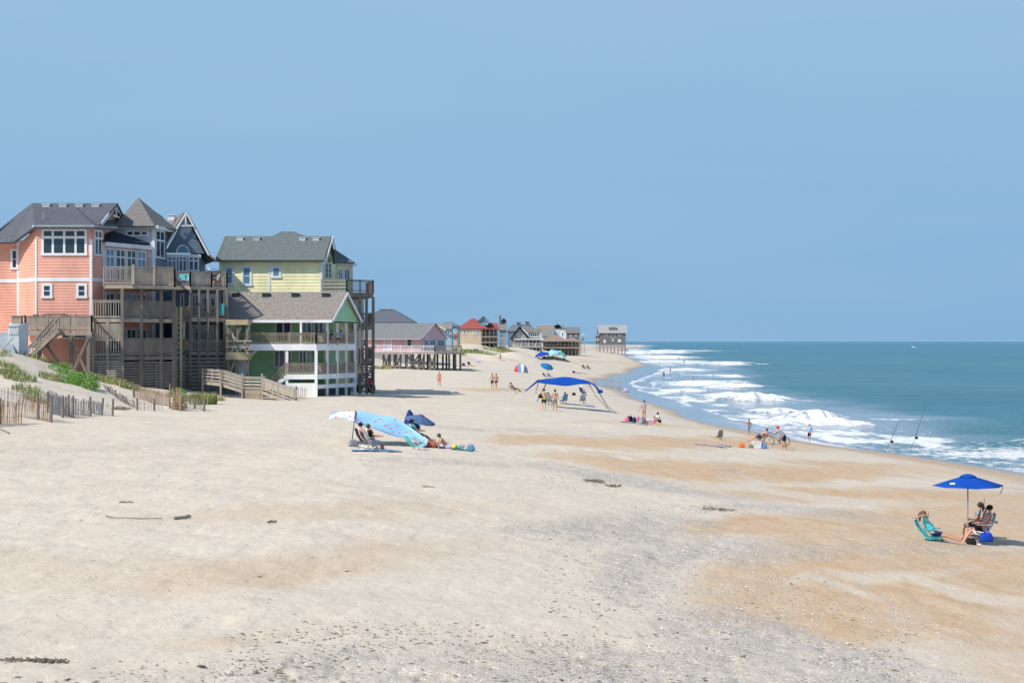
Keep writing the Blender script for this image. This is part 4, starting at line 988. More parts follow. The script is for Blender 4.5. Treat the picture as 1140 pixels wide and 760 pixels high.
def hip_house():
    D = 350; t = thing('beach_house', 'house with broad dark slate hip roof showing above the pink house', 'house', Vector((-30, D, 5)))
    m = MB(); far_block(m, 398, 456, 360, D, 14, 4.0); m.build('wall', M_grey_m, t)
    m = MB(); roof_x(m, 396, 461, 343.8, 358.5, D, 15, 4.7, .3, .6); rf = m.build('roof', pm('slate_blue_shingles', (.10, .115, .145), .9, .15, 4), t)
    for px in (424, 429, 434): c = W(px, 345, D + 6.6); m = MB(); m.box(c.x - .3, c.x + .3, c.y - .3, c.y + .3, c.z - .5, c.z + .15); m.build('roof_vent', M_grey_d, rf)
    fwin(t, D, [(412, 364, 418, 371), (430, 364, 436, 371)])
hip_house()
def far_row():
    # turquoise and cream houses peeping out behind the pink gable
    D = 430; t = thing('beach_house', 'pale blue house with grey roof and yellow rake behind the pink gable', 'house', Vector((W(496, 0, D).x, D, 5)))
    m = MB(); far_block(m, 487, 503, 365, D, 10, 4); m.build('wall', M_sky, t); m = MB(); roof_x(m, 486, 503.5, 359.5, 365.8, D, 10); m.build('roof', M_greyr, t)
    m = MB(); m.bar(W(487, 361.5, D - 1), W(496.5, 367.5, D - 1), .3, .5); m.build('rake_board', pm('yellow_paint', (.58, .50, .28), .6), t); fwin(t, D, [(492, 368, 495, 372), (498, 368, 501, 372)], 1)
    D = 465; t = thing('beach_house', 'turquoise house with dark flat-topped roof left of the red roof', 'house', Vector((W(505, 0, D).x, D, 5)))
    m = MB(); far_block(m, 498, 510.5, 362.5, D, 12, 4); m.build('wall', M_turq, t); m = MB(); roof_x(m, 487, 511, 358.2, 362.8, D, 12, 2.0); m.build('roof', M_grey_d, t); fwin(t, D, [(499.5, 366, 502, 371), (505, 365.5, 508, 371)], 1, (M_trim, M_glass_b))
    D = 455; t = thing('beach_hut', 'small hut with a red roof beside the tan house', 'hut', Vector((W(506, 0, D).x, D, 5)))
    m = MB(); far_block(m, 504.3, 508.8, 374, D, 4, 4); m.build('wall', M_tan, t); m = MB(); roof_x(m, 503.5, 509.4, 371.3, 374.6, D, 4); m.build('roof', M_red, t)
    # tan house with the red roof
    D = 500; t = thing('beach_house', 'tan house with broad red roof, blue dormer and shaded grey decks', 'house', Vector((W(530, 0, D).x, D, 6)))
    m = MB(); far_block(m, 509.5, 536, 365, D, 11, 5); m.build('wall', M_tan, t)
    m = MB(); roof_x(m, 508.5, 544, 354.3, 365.8, D, 12, 4.2); roof_x(m, 536, 555.5, 359.3, 366, D + 2, 10, .6); rf = m.build('roof', M_red, t)
    m = MB(); w2 = MB(); roof_y(m, w2, 532, 545, 352.2, 357.6, D + 1.5, 6, .15); far_block(w2, 533.5, 543.5, 357.5, D + 1.5, 6, 0, 362); d = m.build('dormer', M_grey_d, rf); 
    w2.build('dormer_wall', M_turq, rf)
    fwin(t, D, [(515.3, 367.5, 518.7, 371.3), (526.3, 367, 529, 371.8), (529.8, 367, 532.6, 371.8)], 1, (M_trim, M_glass), .2)
    m = MB(); far_block(m, 536.2, 554, 365.8, D + 4, 6, 5); m.build('rear_wall', M_grey_d, t)  # rear wall darkened for the shade under the decks
    for py in (374.3, 380.5):
        z = CAM_Z - (py - 380) / F * D; m = MB(); a, b = xy(536.3, D)[0], xy(554, D)[0]; m.box(a, b, D - .5, D + 4, z - .3, z); dk = m.build('deck', M_wood, t); railing(dk, (a, D - .4), (b, D - .4), z, 1.1, 2.5, .4, M_wood_d, pw=.2)
    posts(t, [xy(p, D - .3) for p in (536.8, 540.5, 545, 549.5, 553.5)], 5, CAM_Z - (366.5 - 380) / F * D, M_wood_d, .22)  # dark posts hold the deck's shade in their colour
    # grey house with turquoise doors next door
    D = 520; t = thing('beach_house', 'grey-green roofed house with turquoise doors and a lookout turret', 'house', Vector((W(559, 0, D).x, D, 6)))
    m = MB(); far_block(m, 555.5, 563.5, 367, D, 9, 5); m.build('wall', M_grey_m, t); m = MB(); roof_x(m, 554.8, 564.5, 360, 367.3, D, 9); m.build('roof', M_roof_p, t)
    m = MB(); far_block(m, 558, 563.6, 356.8, D + 5, 2.6, 0, 364); tw = m.build('lookout_turret', M_grey_d, t); m = MB(); roof_x(m, 557.6, 564, 353.8, 357, D + 5, 2.6, .8, .15, .2); m.build('turret_roof', M_roof_d, tw)
    fwin(t, D, [(556, 368.5, 559.4, 373.5), (555.8, 377, 558.6, 382.3)], 1, (M_turq, M_turq), .2, 'door')
    m = MB(); c = W(556.9, 352.5, D + 4); m.box(c.x - .35, c.x + .35, c.y - .35, c.y + .35, c.z - 3, c.z + .4); m.build('chimney', M_grey_d, t)
    # gable-fronted shingle house
    D = 600; t = thing('beach_house', 'silver shingled house with steep white-edged front gable and long porch', 'house', Vector((W(580, 0, D).x, D, 6)))
    wm = MB(); far_block(wm, 570, 588, 377, D, 10, 4); m = MB(); roof_y(m, wm, 568.4, 589, 363.8, 377.6, D, 12, .25, .8)
    far_block(wm, 588, 601, 370, D + 1.5, 9, 4); wm.build('wall', M_grey_m, t); roof_x(m, 580, 601.5, 365.6, 370.2, D + 1.5, 10)
    m.build('roof', M_roof_b, t); m = MB()
    for off in (0, -3.2): 
        for sx in (-1, 1): m.bar(W(578.6, 363.6 - off * .0, D - 1) + Vector((sx * off * -.0, 0, 0)), W(578.6 + sx * 10.4, 377.8, D - 1), .2, .45)
    m.bar(W(580.6, 365.4, D - .9), W(588.6, 372.6, D - .9), .2, .3); m.build('trim', M_trim, t)
    fwin(t, D, [(577, 370.5, 580.5, 374)], 2, (M_trim, M_glass), .16); fwin(t, D + 1.5, [(590, 370.9, 600, 375.2)], 4, (M_white, pm('green_dark_glass', (.03, .07, .06), .1)), .2)
    z = CAM_Z - (385.5 - 380) / F * D; a, b = xy(572, D)[0], xy(604, D)[0]; m = MB(); m.box(a, b, D - 3, D, z - .4, z); dk = m.build('porch_deck', M_wood_l, t)
    railing(dk, (a, D - 2.9), (b, D - 2.9), z, 1.1, 2.4, .35, M_white, pw=.2); m = MB(); zt = CAM_Z - (378 - 380) / F * D; m.box(a, b, D - 3.2, D + 1, zt, zt + .3); m.build('porch_roof', M_white, t)
    posts(t, [xy(p, D - 2.8) for p in (573, 577, 581, 585, 589, 593, 597, 601)], 4, zt, M_grey_m, .25)
    m = MB(); far_block(m, 573, 603, 378.4, D + .5, 1, 4); m.build('porch_wall', M_grey_d, t)
    # blue-grey twin with chimneys behind
    D = 640; t = thing('beach_house', 'blue-grey house with two roof lanterns behind the shingled gable', 'house', Vector((W(585, 0, D).x, D, 6)))
    m = MB(); far_block(m, 565, 596, 368, D, 10, 5); m.build('wall', M_navy, t); m = MB(); roof_x(m, 564, 597, 361.3, 368.4, D, 11, 2.0); m.build('roof', pm('steel_blue_shingles', (.14, .165, .20), .9, .15, 3), t)
    for px, py in ((577.5, 358.6), (587, 357.8)):
        c = W(px, py, D + 5); m = MB(); m.box(c.x - .7, c.x + .7, c.y - .7, c.y + .7, c.z - 2.2, c.z - .3); m.prism([(c.x - .9, c.y - .9), (c.x + .9, c.y - .9), (c.x + .9, c.y + .9), (c.x - .9, c.y + .9)], c.z - .3, c.z); m.build('roof_lantern', M_grey_d, t)
    # brown hip-roofed long house at the front
    D = 620; t = thing('beach_house', 'long low house with sandy brown hip roof and shaded porch', 'house', Vector((W(622, 0, D).x, D, 5)))
    m = MB(); far_block(m, 604, 642, 379.5, D + 3, 9, 3); m.build('wall', M_grey_d, t); m = MB(); roof_x(m, 602, 634, 373.2, 379.8, D, 12, 4); roof_x(m, 628, 646, 375.5, 379.8, D + .5, 9, 2.5); m.build('roof', M_brownr, t)
    z = CAM_Z - (386.5 - 380) / F * D; a, b = xy(604, D)[0], xy(645, D)[0]; m = MB(); m.box(a, b, D - .5, D + 3, z - .4, z); dk = m.build('porch_deck', M_wood, t); railing(dk, (a, D - .4), (b, D - .4), z, 1.1, 2.5, .35, M_wood_d, pw=.2)  # dark porch rail and posts: porch shade put into the wood colour
    posts(t, [xy(p, D) for p in (604.5, 608.5, 612.5, 616.5, 620.5, 624.5, 628.5, 632.5, 636.5, 640.5, 644.5)], 3, CAM_Z - (380 - 380) / F * D, M_wood_d, .26); fwin(t, D + 3, [(607, 380.5, 610, 384.5), (614, 380.5, 618, 384.5), (633, 380.5, 638, 385)], 1, (M_trim, M_dark)); fwin(t, D + 2.96, [(620, 380, 623, 383)], 1, (M_white, M_white), .2, 'door')
    # back row
    D = 680; t = thing('beach_house', 'grey-blue house with brown and grey roofs in the far back row', 'house', Vector((W(612, 0, D).x, D, 5)))
    m = MB(); far_block(m, 598, 624, 367, D, 9, 4); m.build('wall', M_bluew, t); m = MB(); roof_x(m, 597.5, 617, 362.3, 367.2, D, 10); m.build('roof', M_brownr, t); fwin(t, D, [(603, 369, 606, 372), (611, 369, 616, 374)], 2, (M_white, M_glass), .25)
    m = MB(); far_block(m, 603, 617, 366.5, D - 3, 3, 4, 374); m.build('bay', M_grey_m, t)
    D = 700; t = thing('beach_house', 'house with green-grey gabled roof and bright white upper wall, back row', 'house', Vector((W(622, 0, D).x, D, 5)))
    m = MB(); far_block(m, 616, 630, 365, D, 9, 4); m.build('wall', M_white, t); m = MB(); roof_x(m, 615, 631, 361.8, 365.3, D, 10, 1); roof_y(m, None, 617, 624, 360.4, 363.2, D - 1, 8, .2); m.build('roof', M_roof_p, t); fwin(t, D, [(618, 366, 621, 369), (625, 369.5, 627.5, 374)], 1, (M_trim, M_glass), .25)
    D = 640; t = thing('beach_house', 'tall dark shingled house at the seaward end of the cluster', 'house', Vector((W(638, 0, D).x, D, 4)))
    m = MB(); far_block(m, 631.5, 645, 370.5, D, 9, 2); m.build('wall', M_grey_d, t); m = MB(); roof_x(m, 631, 646, 364, 370.8, D, 9.5); m.build('roof', pm('weathered_purple_shingles', (.17, .165, .18), .9, .2, 4), t); fwin(t, D, [(634, 372, 637, 374.5), (640, 372, 642.5, 374.5)], 1, (M_trim, M_glass), .2)
    m = MB(); m.box(xy(631.5, D)[0], xy(646.5, D)[0], D - 2.5, D, 8.4, 8.7); dk = m.build('deck', M_wood, t); railing(dk, (xy(631.5, D)[0], D - 2.4), (xy(646.5, D)[0], D - 2.4), 8.7, 1.1, 2.5, .35, M_wood, pw=.2); posts(t, [xy(p, D - 2.3) for p in (632, 637, 642, 646)], 2, 8.4, M_wood_d, .26)
    D = 720; t = thing('lookout_deck', 'small blue-roofed lookout platform on posts past the houses', 'deck', Vector((W(649, 0, D).x, D, 4)))
    m = MB(); roof_x(m, 647.2, 651, 371.5, 373.5, D, 2, .3, .15, .2); m.build('roof', M_sky, t); m = MB(); far_block(m, 647.6, 650.6, 376, D, 2, 0, 379); m.build('platform', M_navy, t); posts(t, [xy(647.8, D), xy(650.4, D), xy(647.8, D + 2), xy(650.4, D + 2)], 2, 11.3, M_wood, .25)
    # stilt house by the water
    D = 950; zb = 1.2; t = thing('stilt_house', 'grey shingled house alone on tall pilings by the water', 'house', Vector((W(682, 0, D).x, D, 2.0)))
    m = MB(); far_block(m, 667.5, 696.5, 370.3, D, 14, 0, 384); m.build('wall', M_grey_d, t); m = MB(); roof_x(m, 666, 698.5, 361.8, 370.6, D, 15, 0, .35, .8); rf = m.build('roof', M_palegr, t)
    m = MB(); far_block(m, 678, 686.2, 364, D + 2, 5, 0, 370); m.build('dormer', M_grey_d, rf)
    fwin(t, D, [(672.5, 371.5, 677, 374), (679.5, 371.5, 685.5, 376.5), (688, 371.5, 692.5, 374)], 1, (M_grey_m, M_grey_d), .5); fwin(t, D, [(671.8, 377.5, 674.5, 382.2), (681, 377, 683.6, 379.8), (687.5, 377.3, 691.8, 381)], 1, (M_grey_m, M_white), .3)
    posts(t, [xy(p, D + q) for p in (668, 672, 676.2, 680, 684, 688.2, 692.2, 696) for q in (.3, 7, 13)], zb, CAM_Z - (383.8 - 380) / F * D, M_wood, .75, 'piling')
    m = MB()
    for a, b in ((668, 672), (672, 676.2), (676.2, 680), (680, 684), (684, 688.2), (688.2, 692.2), (692.2, 696)):
        m.bar(W(a, 388, D - .2), W((a + b) / 2, 384.5, D - .2), .3, .6); m.bar(W(b, 388, D - .2), W((a + b) / 2, 384.5, D - .2), .3, .6)
    m.build('brace', M_grey_m, t)
    m = MB(); far_block(m, 663.6, 667.2, 373.5, D + 2, 8, 0, 376.5); far_block(m, 663.6, 667.2, 379.5, D + 2, 8, 0, 382.5); m.build('side_porch', M_wood_d, t); posts(t, [xy(664, D + 2.2), xy(666.8, D + 2.2)], zb, 12, M_wood, .4)
far_row()

# ------------------------------------------------------------------ shed, boardwalk, fences
def shed():
    D = 130; t = thing('garden_shed', 'pale blue-grey shed with louvred door on dune beside coral house', 'shed', Vector((-38, D, 6.8)))
    zb = 6.2; w = Wall(xy(9, D), xy(21, D)); w2 = Wall(xy(21, D), xy(31.5, D + 1.4)); ze = 8.8 - (361.5 - 380) / F * D; m = MB()
    m.prism([xy(9, D), xy(21, D), xy(31.5, D + 1.4), xy(28, D + 2.4), xy(9, D + 2.4)], zb, ze); m.build('wall', M_bluew, t)
    m = MB(); a, b, c, d = W(8.3, 362, D - .15), W(21, 361.5, D - .15), W(32.3, 360, D + 1.5), W(13, 358, D + 2.6); m.slab([a, b, c, d], .1); m.build('roof', M_bluew, t)
    m = MB()
    for k in range(6): m.bar(W(10 + k * 1.8, 372, D - .05), W(11.6 + k * 1.8, 362.8, D - .05), .05, .06)
    m.build('louvre', M_white, t)
    m = MB()
    for px in (24, 29.5): c = W(px, 386, D + .35 + (px - 21) * .13); m.box(c.x - .06, c.x + .06, c.y - .12, c.y + .02, zb, c.z + .6)
    m.build('door_slot', M_dark, t)
    c = W(19.5, 357.5, D + 1.2); m = MB(); m.box(c.x - .35, c.x + .35, c.y - .3, c.y + .3, c.z - .3, c.z + .35); m.box(c.x - .42, c.x + .42, c.y - .36, c.y + .36, c.z + .35, c.z + .45); m.build('vent_box', M_wood_b, t)
    t2 = thing('sloped_hatch', 'low grey sloping roof panel leaning left of the blue-grey shed', 'hatch', Vector((-40, D - 1, 6.8)))
    m = MB(); m.slab([W(-30, 368, D + 1), W(-30, 399, D - 1.2), W(19.5, 399, D - 1.2), W(9, 370, D + 1)], .15); m.build('panel', pm('grey_blue_felt', (.25, .29, .32), .8), t2)
    m = MB(); m.bar(W(-2, 394, D - 1.3), W(15, 376, D - 1.3), .07, .07); m.bar(W(28, 399, D - 1.5), W(40, 377, D - 1), .07, .07); m.build('handrail', M_metal, t2)
shed()
def boardwalk():
    D = 141; t = thing('beach_boardwalk', 'silvery wooden boardwalk stepping down to the sand before the green house', 'boardwalk', Vector((-22, D, 4.8)))
    z = lambda py, d=D: 8.8 - (py - 380) / F * d
    P = [W(226, 424, D + 3), W(246, 426, D), W(270, 433.5, D - .5), W(292, 434, D - 1)]
    m = MB()
    for a, b in zip(P[:-1], P[1:]):
        for k in range(int((b - a).length / .16)):
            c = a.lerp(b, k * .16 / (b - a).length); m.box(c.x, c.x + .14, c.y - .1, c.y + 1.3, c.z - .05, c.z)
        m.bar(a + Vector((0, 0, -.15)), b + Vector((0, 0, -.15)), .08, .25)
    m.build('deck', M_wood_l, t)
    q0, q1 = P[3], W(328, 447.5, D - 4.5); m = MB()
    for k in range(9): c = q0.lerp(q1, k / 9); m.box(c.x, c.x + .34, c.y - .1, c.y + 1.3, c.z - .1, c.z - .05)
    m.bar(q0 + Vector((0, -.1, -.2)), q1 + Vector((0, -.1, -.15)), .07, .25); m.build('stair', M_wood, t)
    for dy in (-.12, 1.3):
        for a, b in zip(P[:-1], P[1:]): railing(t, (a.x, a.y + dy), (b.x, b.y + dy), (a.z, b.z), 1.05, 1.9, slats=True, mat=M_wood_l)
        railing(t, (q0.x, q0.y + dy), (q1.x, q1.y + dy), (q0.z, q1.z), .95, 1.8, slats=True, mat=M_wood_l, name='stair_rail')
    for p in P + [q0.lerp(q1, .5)]: posts(t, [(p.x, p.y - .15)], H(p.x, p.y) - .5, p.z + (1.35 if p is P[3] or p is P[2] else 1.0), M_wood, .15)
    m = MB(); a, b = P[2], P[3]; w = Wall((a.x, a.y - .05), (b.x, b.y - .05))
    for k in range(int(w.L / .15)): w.box(m, k * .15, k * .15 + .12, a.z - 1.4, a.z - .15, -.03, 0)
    m.build('skirt', M_wood_b, t)
boardwalk()

M_picket_r = wood('rusty_orange_lath', (.42, .21, .085), .35); M_picket_g = wood('silver_grey_lath', (.23, .235, .255), .25); M_picket_t = wood('sandy_tan_lath', (.42, .30, .20), .25)
def sand_fence(label, pts, h, mat, gap=.13, tilt=.05, post_ix=None, pw=.05, D=None, post_h=None, lean=0.0, wires=2):
    """slat-and-wire sand fence along ground points given as photo pixels"""
    G = [ground(*p) if D is None else W(p[0], p[1], p[2] if len(p) > 2 else D) for p in pts]
    if D is not None:
        for g in G: g.z = H(g.x, g.y)
    t = thing('sand_fence', label, 'fence', G[0].copy(), 'slat sand fences on the dune')
    m = MB(); rng = random.Random(len(label) * 7 + int(pts[0][0])); wl_ = [[] for _ in range(wires)]
    for a, b in zip(G[:-1], G[1:]):
        n = max(2, int((b - a).length / gap)); d = (b - a).normalized(); s = Vector((-d.y, d.x, 0))
        for k in range(n + 1):
            c = a.lerp(b, k / n); hh = h * rng.uniform(.88, 1.06); tp = c + d * rng.gauss(0, tilt) + s * (rng.gauss(0, tilt) + lean) + Vector((0, 0, hh))
            m.bar(c + Vector((0, 0, -.15)), tp, pw, .014)
            for i in range(wires): wl_[i].append(c.lerp(tp, .3 + .5 * i / max(1, wires - 1)))
    m.build('slats', mat, t)
    m = MB()
    for w in wl_: m.tube(w[::3] + [w[-1]], .012, 4)
    m.build('wire', M_metal, t)
    for i in (post_ix if post_ix is not None else range(len(G))):
        c = G[i]; q = MB(); q.tube([c + Vector((0, 0, -.3)), c + Vector((rng.gauss(0, .04), lean, (post_h or h * 1.12)))], [.075, .065], 7); q.build('post', M_wood_d, t)
sand_fence('rust-stained sand fence at the left edge, slats broken and uneven', [(-60, 474), (0, 472), (24, 471)], 1.25, M_picket_r, .13, .07, [0, 1], pw=.065)
sand_fence('rust and grey sand fence running up from the left edge to a dark post', [(22, 463), (42, 467), (57, 470)], 1.3, M_picket_r, .14, .06, [1, 2], pw=.065)
sand_fence('grey sand fence curving over the dune behind the rusty one', [(-10, 446, 103), (30, 441, 104), (53, 440, 105), (70, 455, 99)], 1.15, M_picket_g, .13, .05, [2, 3], D=103)
sand_fence('grey sand fence with two stout posts left of the green shrub', [(54, 436, 108), (66, 442, 105), (77, 452, 100), (81, 453, 99.5)], 1.15, M_picket_g, .12, .04, [2, 3], D=105)
sand_fence('short grey sand fence ending in a dark post under the shrub', [(81, 441, 106), (101, 450, 102)], 1.0, M_picket_g, .13, .04, [1], D=105, post_h=1.2)
sand_fence('short grey sand fence with two posts right of the shrub', [(102, 440, 108), (113, 448, 104), (125, 448, 104)], .8, M_picket_g, .15, .05, [1, 2], D=105, post_h=1.05)
sand_fence('sagging sand fence half buried below the dune grass', [(120, 428, 121), (135, 431, 118), (152, 438, 114)], .55, M_wood_d, .16, .16, [], D=118, lean=-.25)
sand_fence('low dark sand fence with two posts in the middle of the slope', [(153, 441, 112), (172, 442, 112), (182, 443, 112)], .55, M_picket_g, .2, .08, [0, 1], D=112, post_h=.8)
sand_fence('tan solid-looking sand fence before the blue house lattice', [(149, 426, 122), (156, 425, 122), (170, 429, 121), (190, 433, 120)], .95, M_picket_t, .055, .02, [0], D=122, pw=.06)
sand_fence('tan sand fence bent double beside the reddish dead bush', [(189, 440, 116), (197, 443, 115), (200, 447, 113)], 1.5, M_picket_t, .12, .12, [0], D=116)
sand_fence('sparse grey sand fence with two posts below the grass tuft', [(204, 438, 118), (217, 442, 116), (227, 446, 114)], .7, M_picket_g, .22, .06, [1, 2], D=116, post_h=.9)
sand_fence('weathered sand fence of loose pickets below the green house stair', [(303, 437), (316, 441), (330, 444), (340, 443)], 1.0, M_picket_t, .22, .09, [1, 2], post_h=1.05)

# ------------------------------------------------------------------ dune plants
M_grass = pm('dune_grass', (.24, .30, .10), .7, .35, .6, transl=.25); M_grass_y = pm('straw_grass', (.42, .38, .19), .75, .3, .7, transl=.2); M_shrub = pm('bright_green_leaves', (.15, .32, .045), .6, .4, 1.6, transl=.25); M_dead = pm('dead_reddish_twigs', (.25, .13, .09), .9, .3, 3)
def blades(mb, c, n, spread, h, rng, w=.03, droop=.5, wind=(.25, 0)):
    for _ in range(n):
        a = rng.uniform(0, 6.283); r = spread * math.sqrt(rng.random()); bx, by = c[0] + r * math.cos(a), c[1] + r * math.sin(a)
        bz = H(bx, by) if len(c) < 3 else c[2]
        hh = h * .8 * rng.uniform(.5, 1.1); o = rng.uniform(0, 6.283); l = droop * hh * rng.random(); dx, dy = l * math.cos(o) + wind[0] * hh * .5, l * math.sin(o) + wind[1] * hh
        sx, sy = -math.sin(o) * w, math.cos(o) * w; mb.mi = 1 if rng.random() < .35 else 0
        mb.add([(bx - sx, by - sy, bz - .05), (bx + sx, by + sy, bz - .05), (bx + dx * .35 + sx * .7, by + dy * .35 + sy * .7, bz + hh * .6), (bx + dx * .35 - sx * .7, by + dy * .35 - sy * .7, bz + hh * .6), (bx + dx, by + dy, bz + hh * .95)], [(0, 1, 2, 3), (3, 2, 4)])
def leaves(mb, c, rad, n, size, rng, shell=.55):
    for _ in range(n):
        v = Vector((rng.gauss(0, 1), rng.gauss(0, 1), rng.gauss(0, 1))).normalized() * (shell + (1 - shell) * rng.random()) 
        p = Vector((c[0] + v.x * rad[0], c[1] + v.y * rad[1], c[2] + v.z * rad[2])); a = Vector((rng.gauss(0, 1), rng.gauss(0, 1), rng.gauss(0, .6))).normalized() * size * rng.uniform(.6, 1.3); b = a.cross(Vector((rng.gauss(0, 1), rng.gauss(0, 1), rng.gauss(0, 1)))).normalized() * size * .55
        mb.add([p - a * .5, p + b * .5, p + a * .5, p - b * .5], [(0, 1, 2, 3)])
def tuft(name, label, px, py, D, n, spread, h, seed, cat='grass tuft', group='grass tufts on the dune'):
    c = W(px, py, D); c.z = H(c.x, c.y); rng = random.Random(seed); m = MB(); blades(m, (c.x, c.y), n, spread, h, rng)
    return tag(m.build(name, [M_grass, M_grass_y], None, off=c), label, cat, group)
def shrub(name, label, lumps, mat, size, seed, cat='shrub', group=None):
    rng = random.Random(seed); c0 = Vector(lumps[0][0]); t = thing(name, label, cat, Vector((c0.x, c0.y, H(c0.x, c0.y))), group)
    m = MB()
    for c, r, n in lumps: leaves(m, c, r, n, size, rng)
    m.build('foliage', mat, t); m = MB()
    for c, r, n in lumps:
        for k in range(5): m.tube([(c[0] + rng.uniform(-.2, .2), c[1], H(c[0], c[1]) - .1), (c[0] + rng.uniform(-1, 1) * r[0] * .6, c[1] + rng.uniform(-1, 1) * r[1] * .6, c[2] + r[2] * .5)], [.03, .012], 5)
    m.build('stem', M_wood_d, t)
def gp(px, D, dz): 
    x = (px - 570) / F * D; return (x, D, H(x, D) + dz)
shrub('dune_shrub', 'bright green leafy shrub spilling down the dune below the deck stair', [(gp(94, 120, .35), (1.1, .9, .75), 1700), (gp(85, 122, .35), (1.1, 1.0, .75), 1500), (gp(76, 125, .3), (1.1, 1.2, .65), 1300), (gp(67, 128, .25), (1.0, 1.4, .55), 900), (gp(101, 119, .2), (.7, .7, .5), 600)], M_shrub, .13, 5)
shrub('dune_shrub', 'small green leafy bush tucked against the blue house lattice', [(gp(198, 137, .35), (.8, .6, .5), 600), (gp(192, 138, .2), (.5, .5, .35), 250)], M_shrub, .13, 6)
shrub('dead_bush', 'reddish dry bush of bare twigs beside the bent tan fence', [(gp(202, 114, .2), (.45, .4, .45), 500), (gp(196, 115, .2), (.4, .4, .4), 300)], M_dead, .10, 8, 'bush')
tuft('beach_grass_tuft', 'large pale green grass tuft on the dune edge before the boardwalk', 226, 430, 126, 1100, 1.0, 1.2, 31)
tuft('beach_grass_tuft', 'broad yellow-green grass tuft left of the large one, behind fence posts', 209, 430, 129, 800, 1.1, .8, 32)
tuft('beach_grass_tuft', 'grass tuft on the slope between the shrub and the dark lattice', 126, 415, 131, 420, 1.2, .65, 33)
tuft('beach_grass_tuft', 'grass tuft at the foot of the dark slatted screen', 142, 420, 130, 300, .9, .65, 34)
tuft('beach_grass_tuft', 'thin grass tuft on bare sand above the grey fence', 56, 413, 124, 220, .9, .55, 35)
def grass_cover():
    rng = random.Random(77); m = MB()
    for px, D, n, sp, h in [(-12, 126, 260, 1.6, .6), (2, 122, 260, 1.2, .6), (12, 118, 300, 1.1, .6), (22, 115, 260, 1.1, .55), (32, 112, 200, 1.1, .5), (40, 110, 140, 1.0, .45), (36, 131, 160, 1.3, .55), (48, 133, 200, 1.3, .6), (58, 134, 220, 1.3, .6), (110, 133, 110, 1.0, .5), (120, 133, 130, 1.0, .55), (152, 132, 60, 1.0, .4), (176, 132, 50, 1.0, .4), (238, 133, 130, .9, .5)]:
        blades(m, ((px - 570) / F * D, D), n, sp, h, rng)
    for px, D, n, sp, h in [(500, 412, 200, 4, 1.3), (508, 418, 220, 5, 1.4), (516, 425, 220, 5, 1.3), (524, 432, 200, 5, 1.3), (531, 440, 180, 5, 1.3), (538, 455, 160, 5, 1.2), (546, 470, 140, 5, 1.2), (520, 450, 160, 6, 1.4), (555, 490, 120, 5, 1.2), (563, 500, 140, 4, 1.4), (425, 296, 60, 2.0, .9)]:
        blades(m, ((px - 570) / F * D, D), n * 2, sp, h, rng, .10)
    o = m.build('beach_grass', [M_grass, M_grass_y]); o['kind'] = 'stuff'; tag(o, 'thin green and straw beach grass scattered over the dunes', 'grass')
grass_cover()
# ------------------------------------------------------------------ people
SKIN = [pm('skin_light', (.62, .36, .25), .55, .06, 6), pm('skin_tan', (.46, .25, .155), .55, .06, 6), pm('skin_brown', (.30, .155, .095), .55, .06, 6), pm('skin_red', (.60, .29, .21), .55, .06, 6)]
def cloth(name, rgb, transl=0.0, rgb2=None, scale=3.0, var=.08): return pm(name, rgb, .85, var, scale, .15, 60, spec=.15, transl=transl, rgb2=rgb2)
C_NAVY, C_BLACK, C_WHITE, C_TURQ = cloth('navy_cloth', (.025, .035, .10)), cloth('black_cloth', (.02, .02, .024)), cloth('white_cloth', (.78, .78, .80)), cloth('turquoise_cloth', (.12, .62, .68))
C_GREY, C_LIME, C_PINK, C_RED = cloth('grey_cloth', (.30, .31, .34)), cloth('lime_cloth', (.45, .70, .06)), cloth('pink_cloth', (.75, .25, .36)), cloth('red_cloth', (.62, .045, .05))
C_BLUE, C_TEAL, C_LILAC, C_ORANGE = cloth('royal_blue_cloth', (.008, .085, .46), .2), cloth('teal_cloth', (.05, .30, .33)), cloth('lilac_cloth', (.50, .44, .66)), cloth('orange_cloth', (.75, .16, .05))
C_YELL, C_SKY, C_OLIVE, C_DENIM = cloth('yellow_cloth', (.82, .60, .10)), cloth('sky_blue_cloth', (.24, .55, .80)), cloth('olive_cloth', (.20, .21, .13)), cloth('faded_blue_cloth', (.15, .26, .46))
C_HAIR, C_HAIRB, C_HAIRL = pm('dark_hair', (.022, .016, .014), .5, .3, 30), pm('brown_hair', (.10, .055, .03), .5, .3, 30), pm('blond_hair', (.45, .32, .16), .5, .3, 30)
M_alu = pm('brushed_aluminium', (.62, .63, .65), .35, .1, 8, metal=.9); M_steel_d = pm('dark_metal', (.06, .06, .065), .4, .2, 8, metal=.4); M_plast_w = pm('white_plastic', (.78, .78, .78), .35, .04, 3)
JOBS = []
def _skin(name, V, E, Rr, mat, parent, lvl=2):
    me = bpy.data.meshes.new(name); me.from_pydata([tuple(v) for v in V], E, []); o = bpy.data.objects.new(name + '_skel', me); COL.objects.link(o)
    o.modifiers.new('s', 'SKIN'); sv = me.skin_vertices[0].data
    for i, r in enumerate(Rr): sv[i].radius = (r, r) if not isinstance(r, tuple) else r; sv[i].use_root = (i == 0)
    ss = o.modifiers.new('u', 'SUBSURF'); ss.levels = ss.render_levels = lvl
    JOBS.append((o, name, mat, parent))
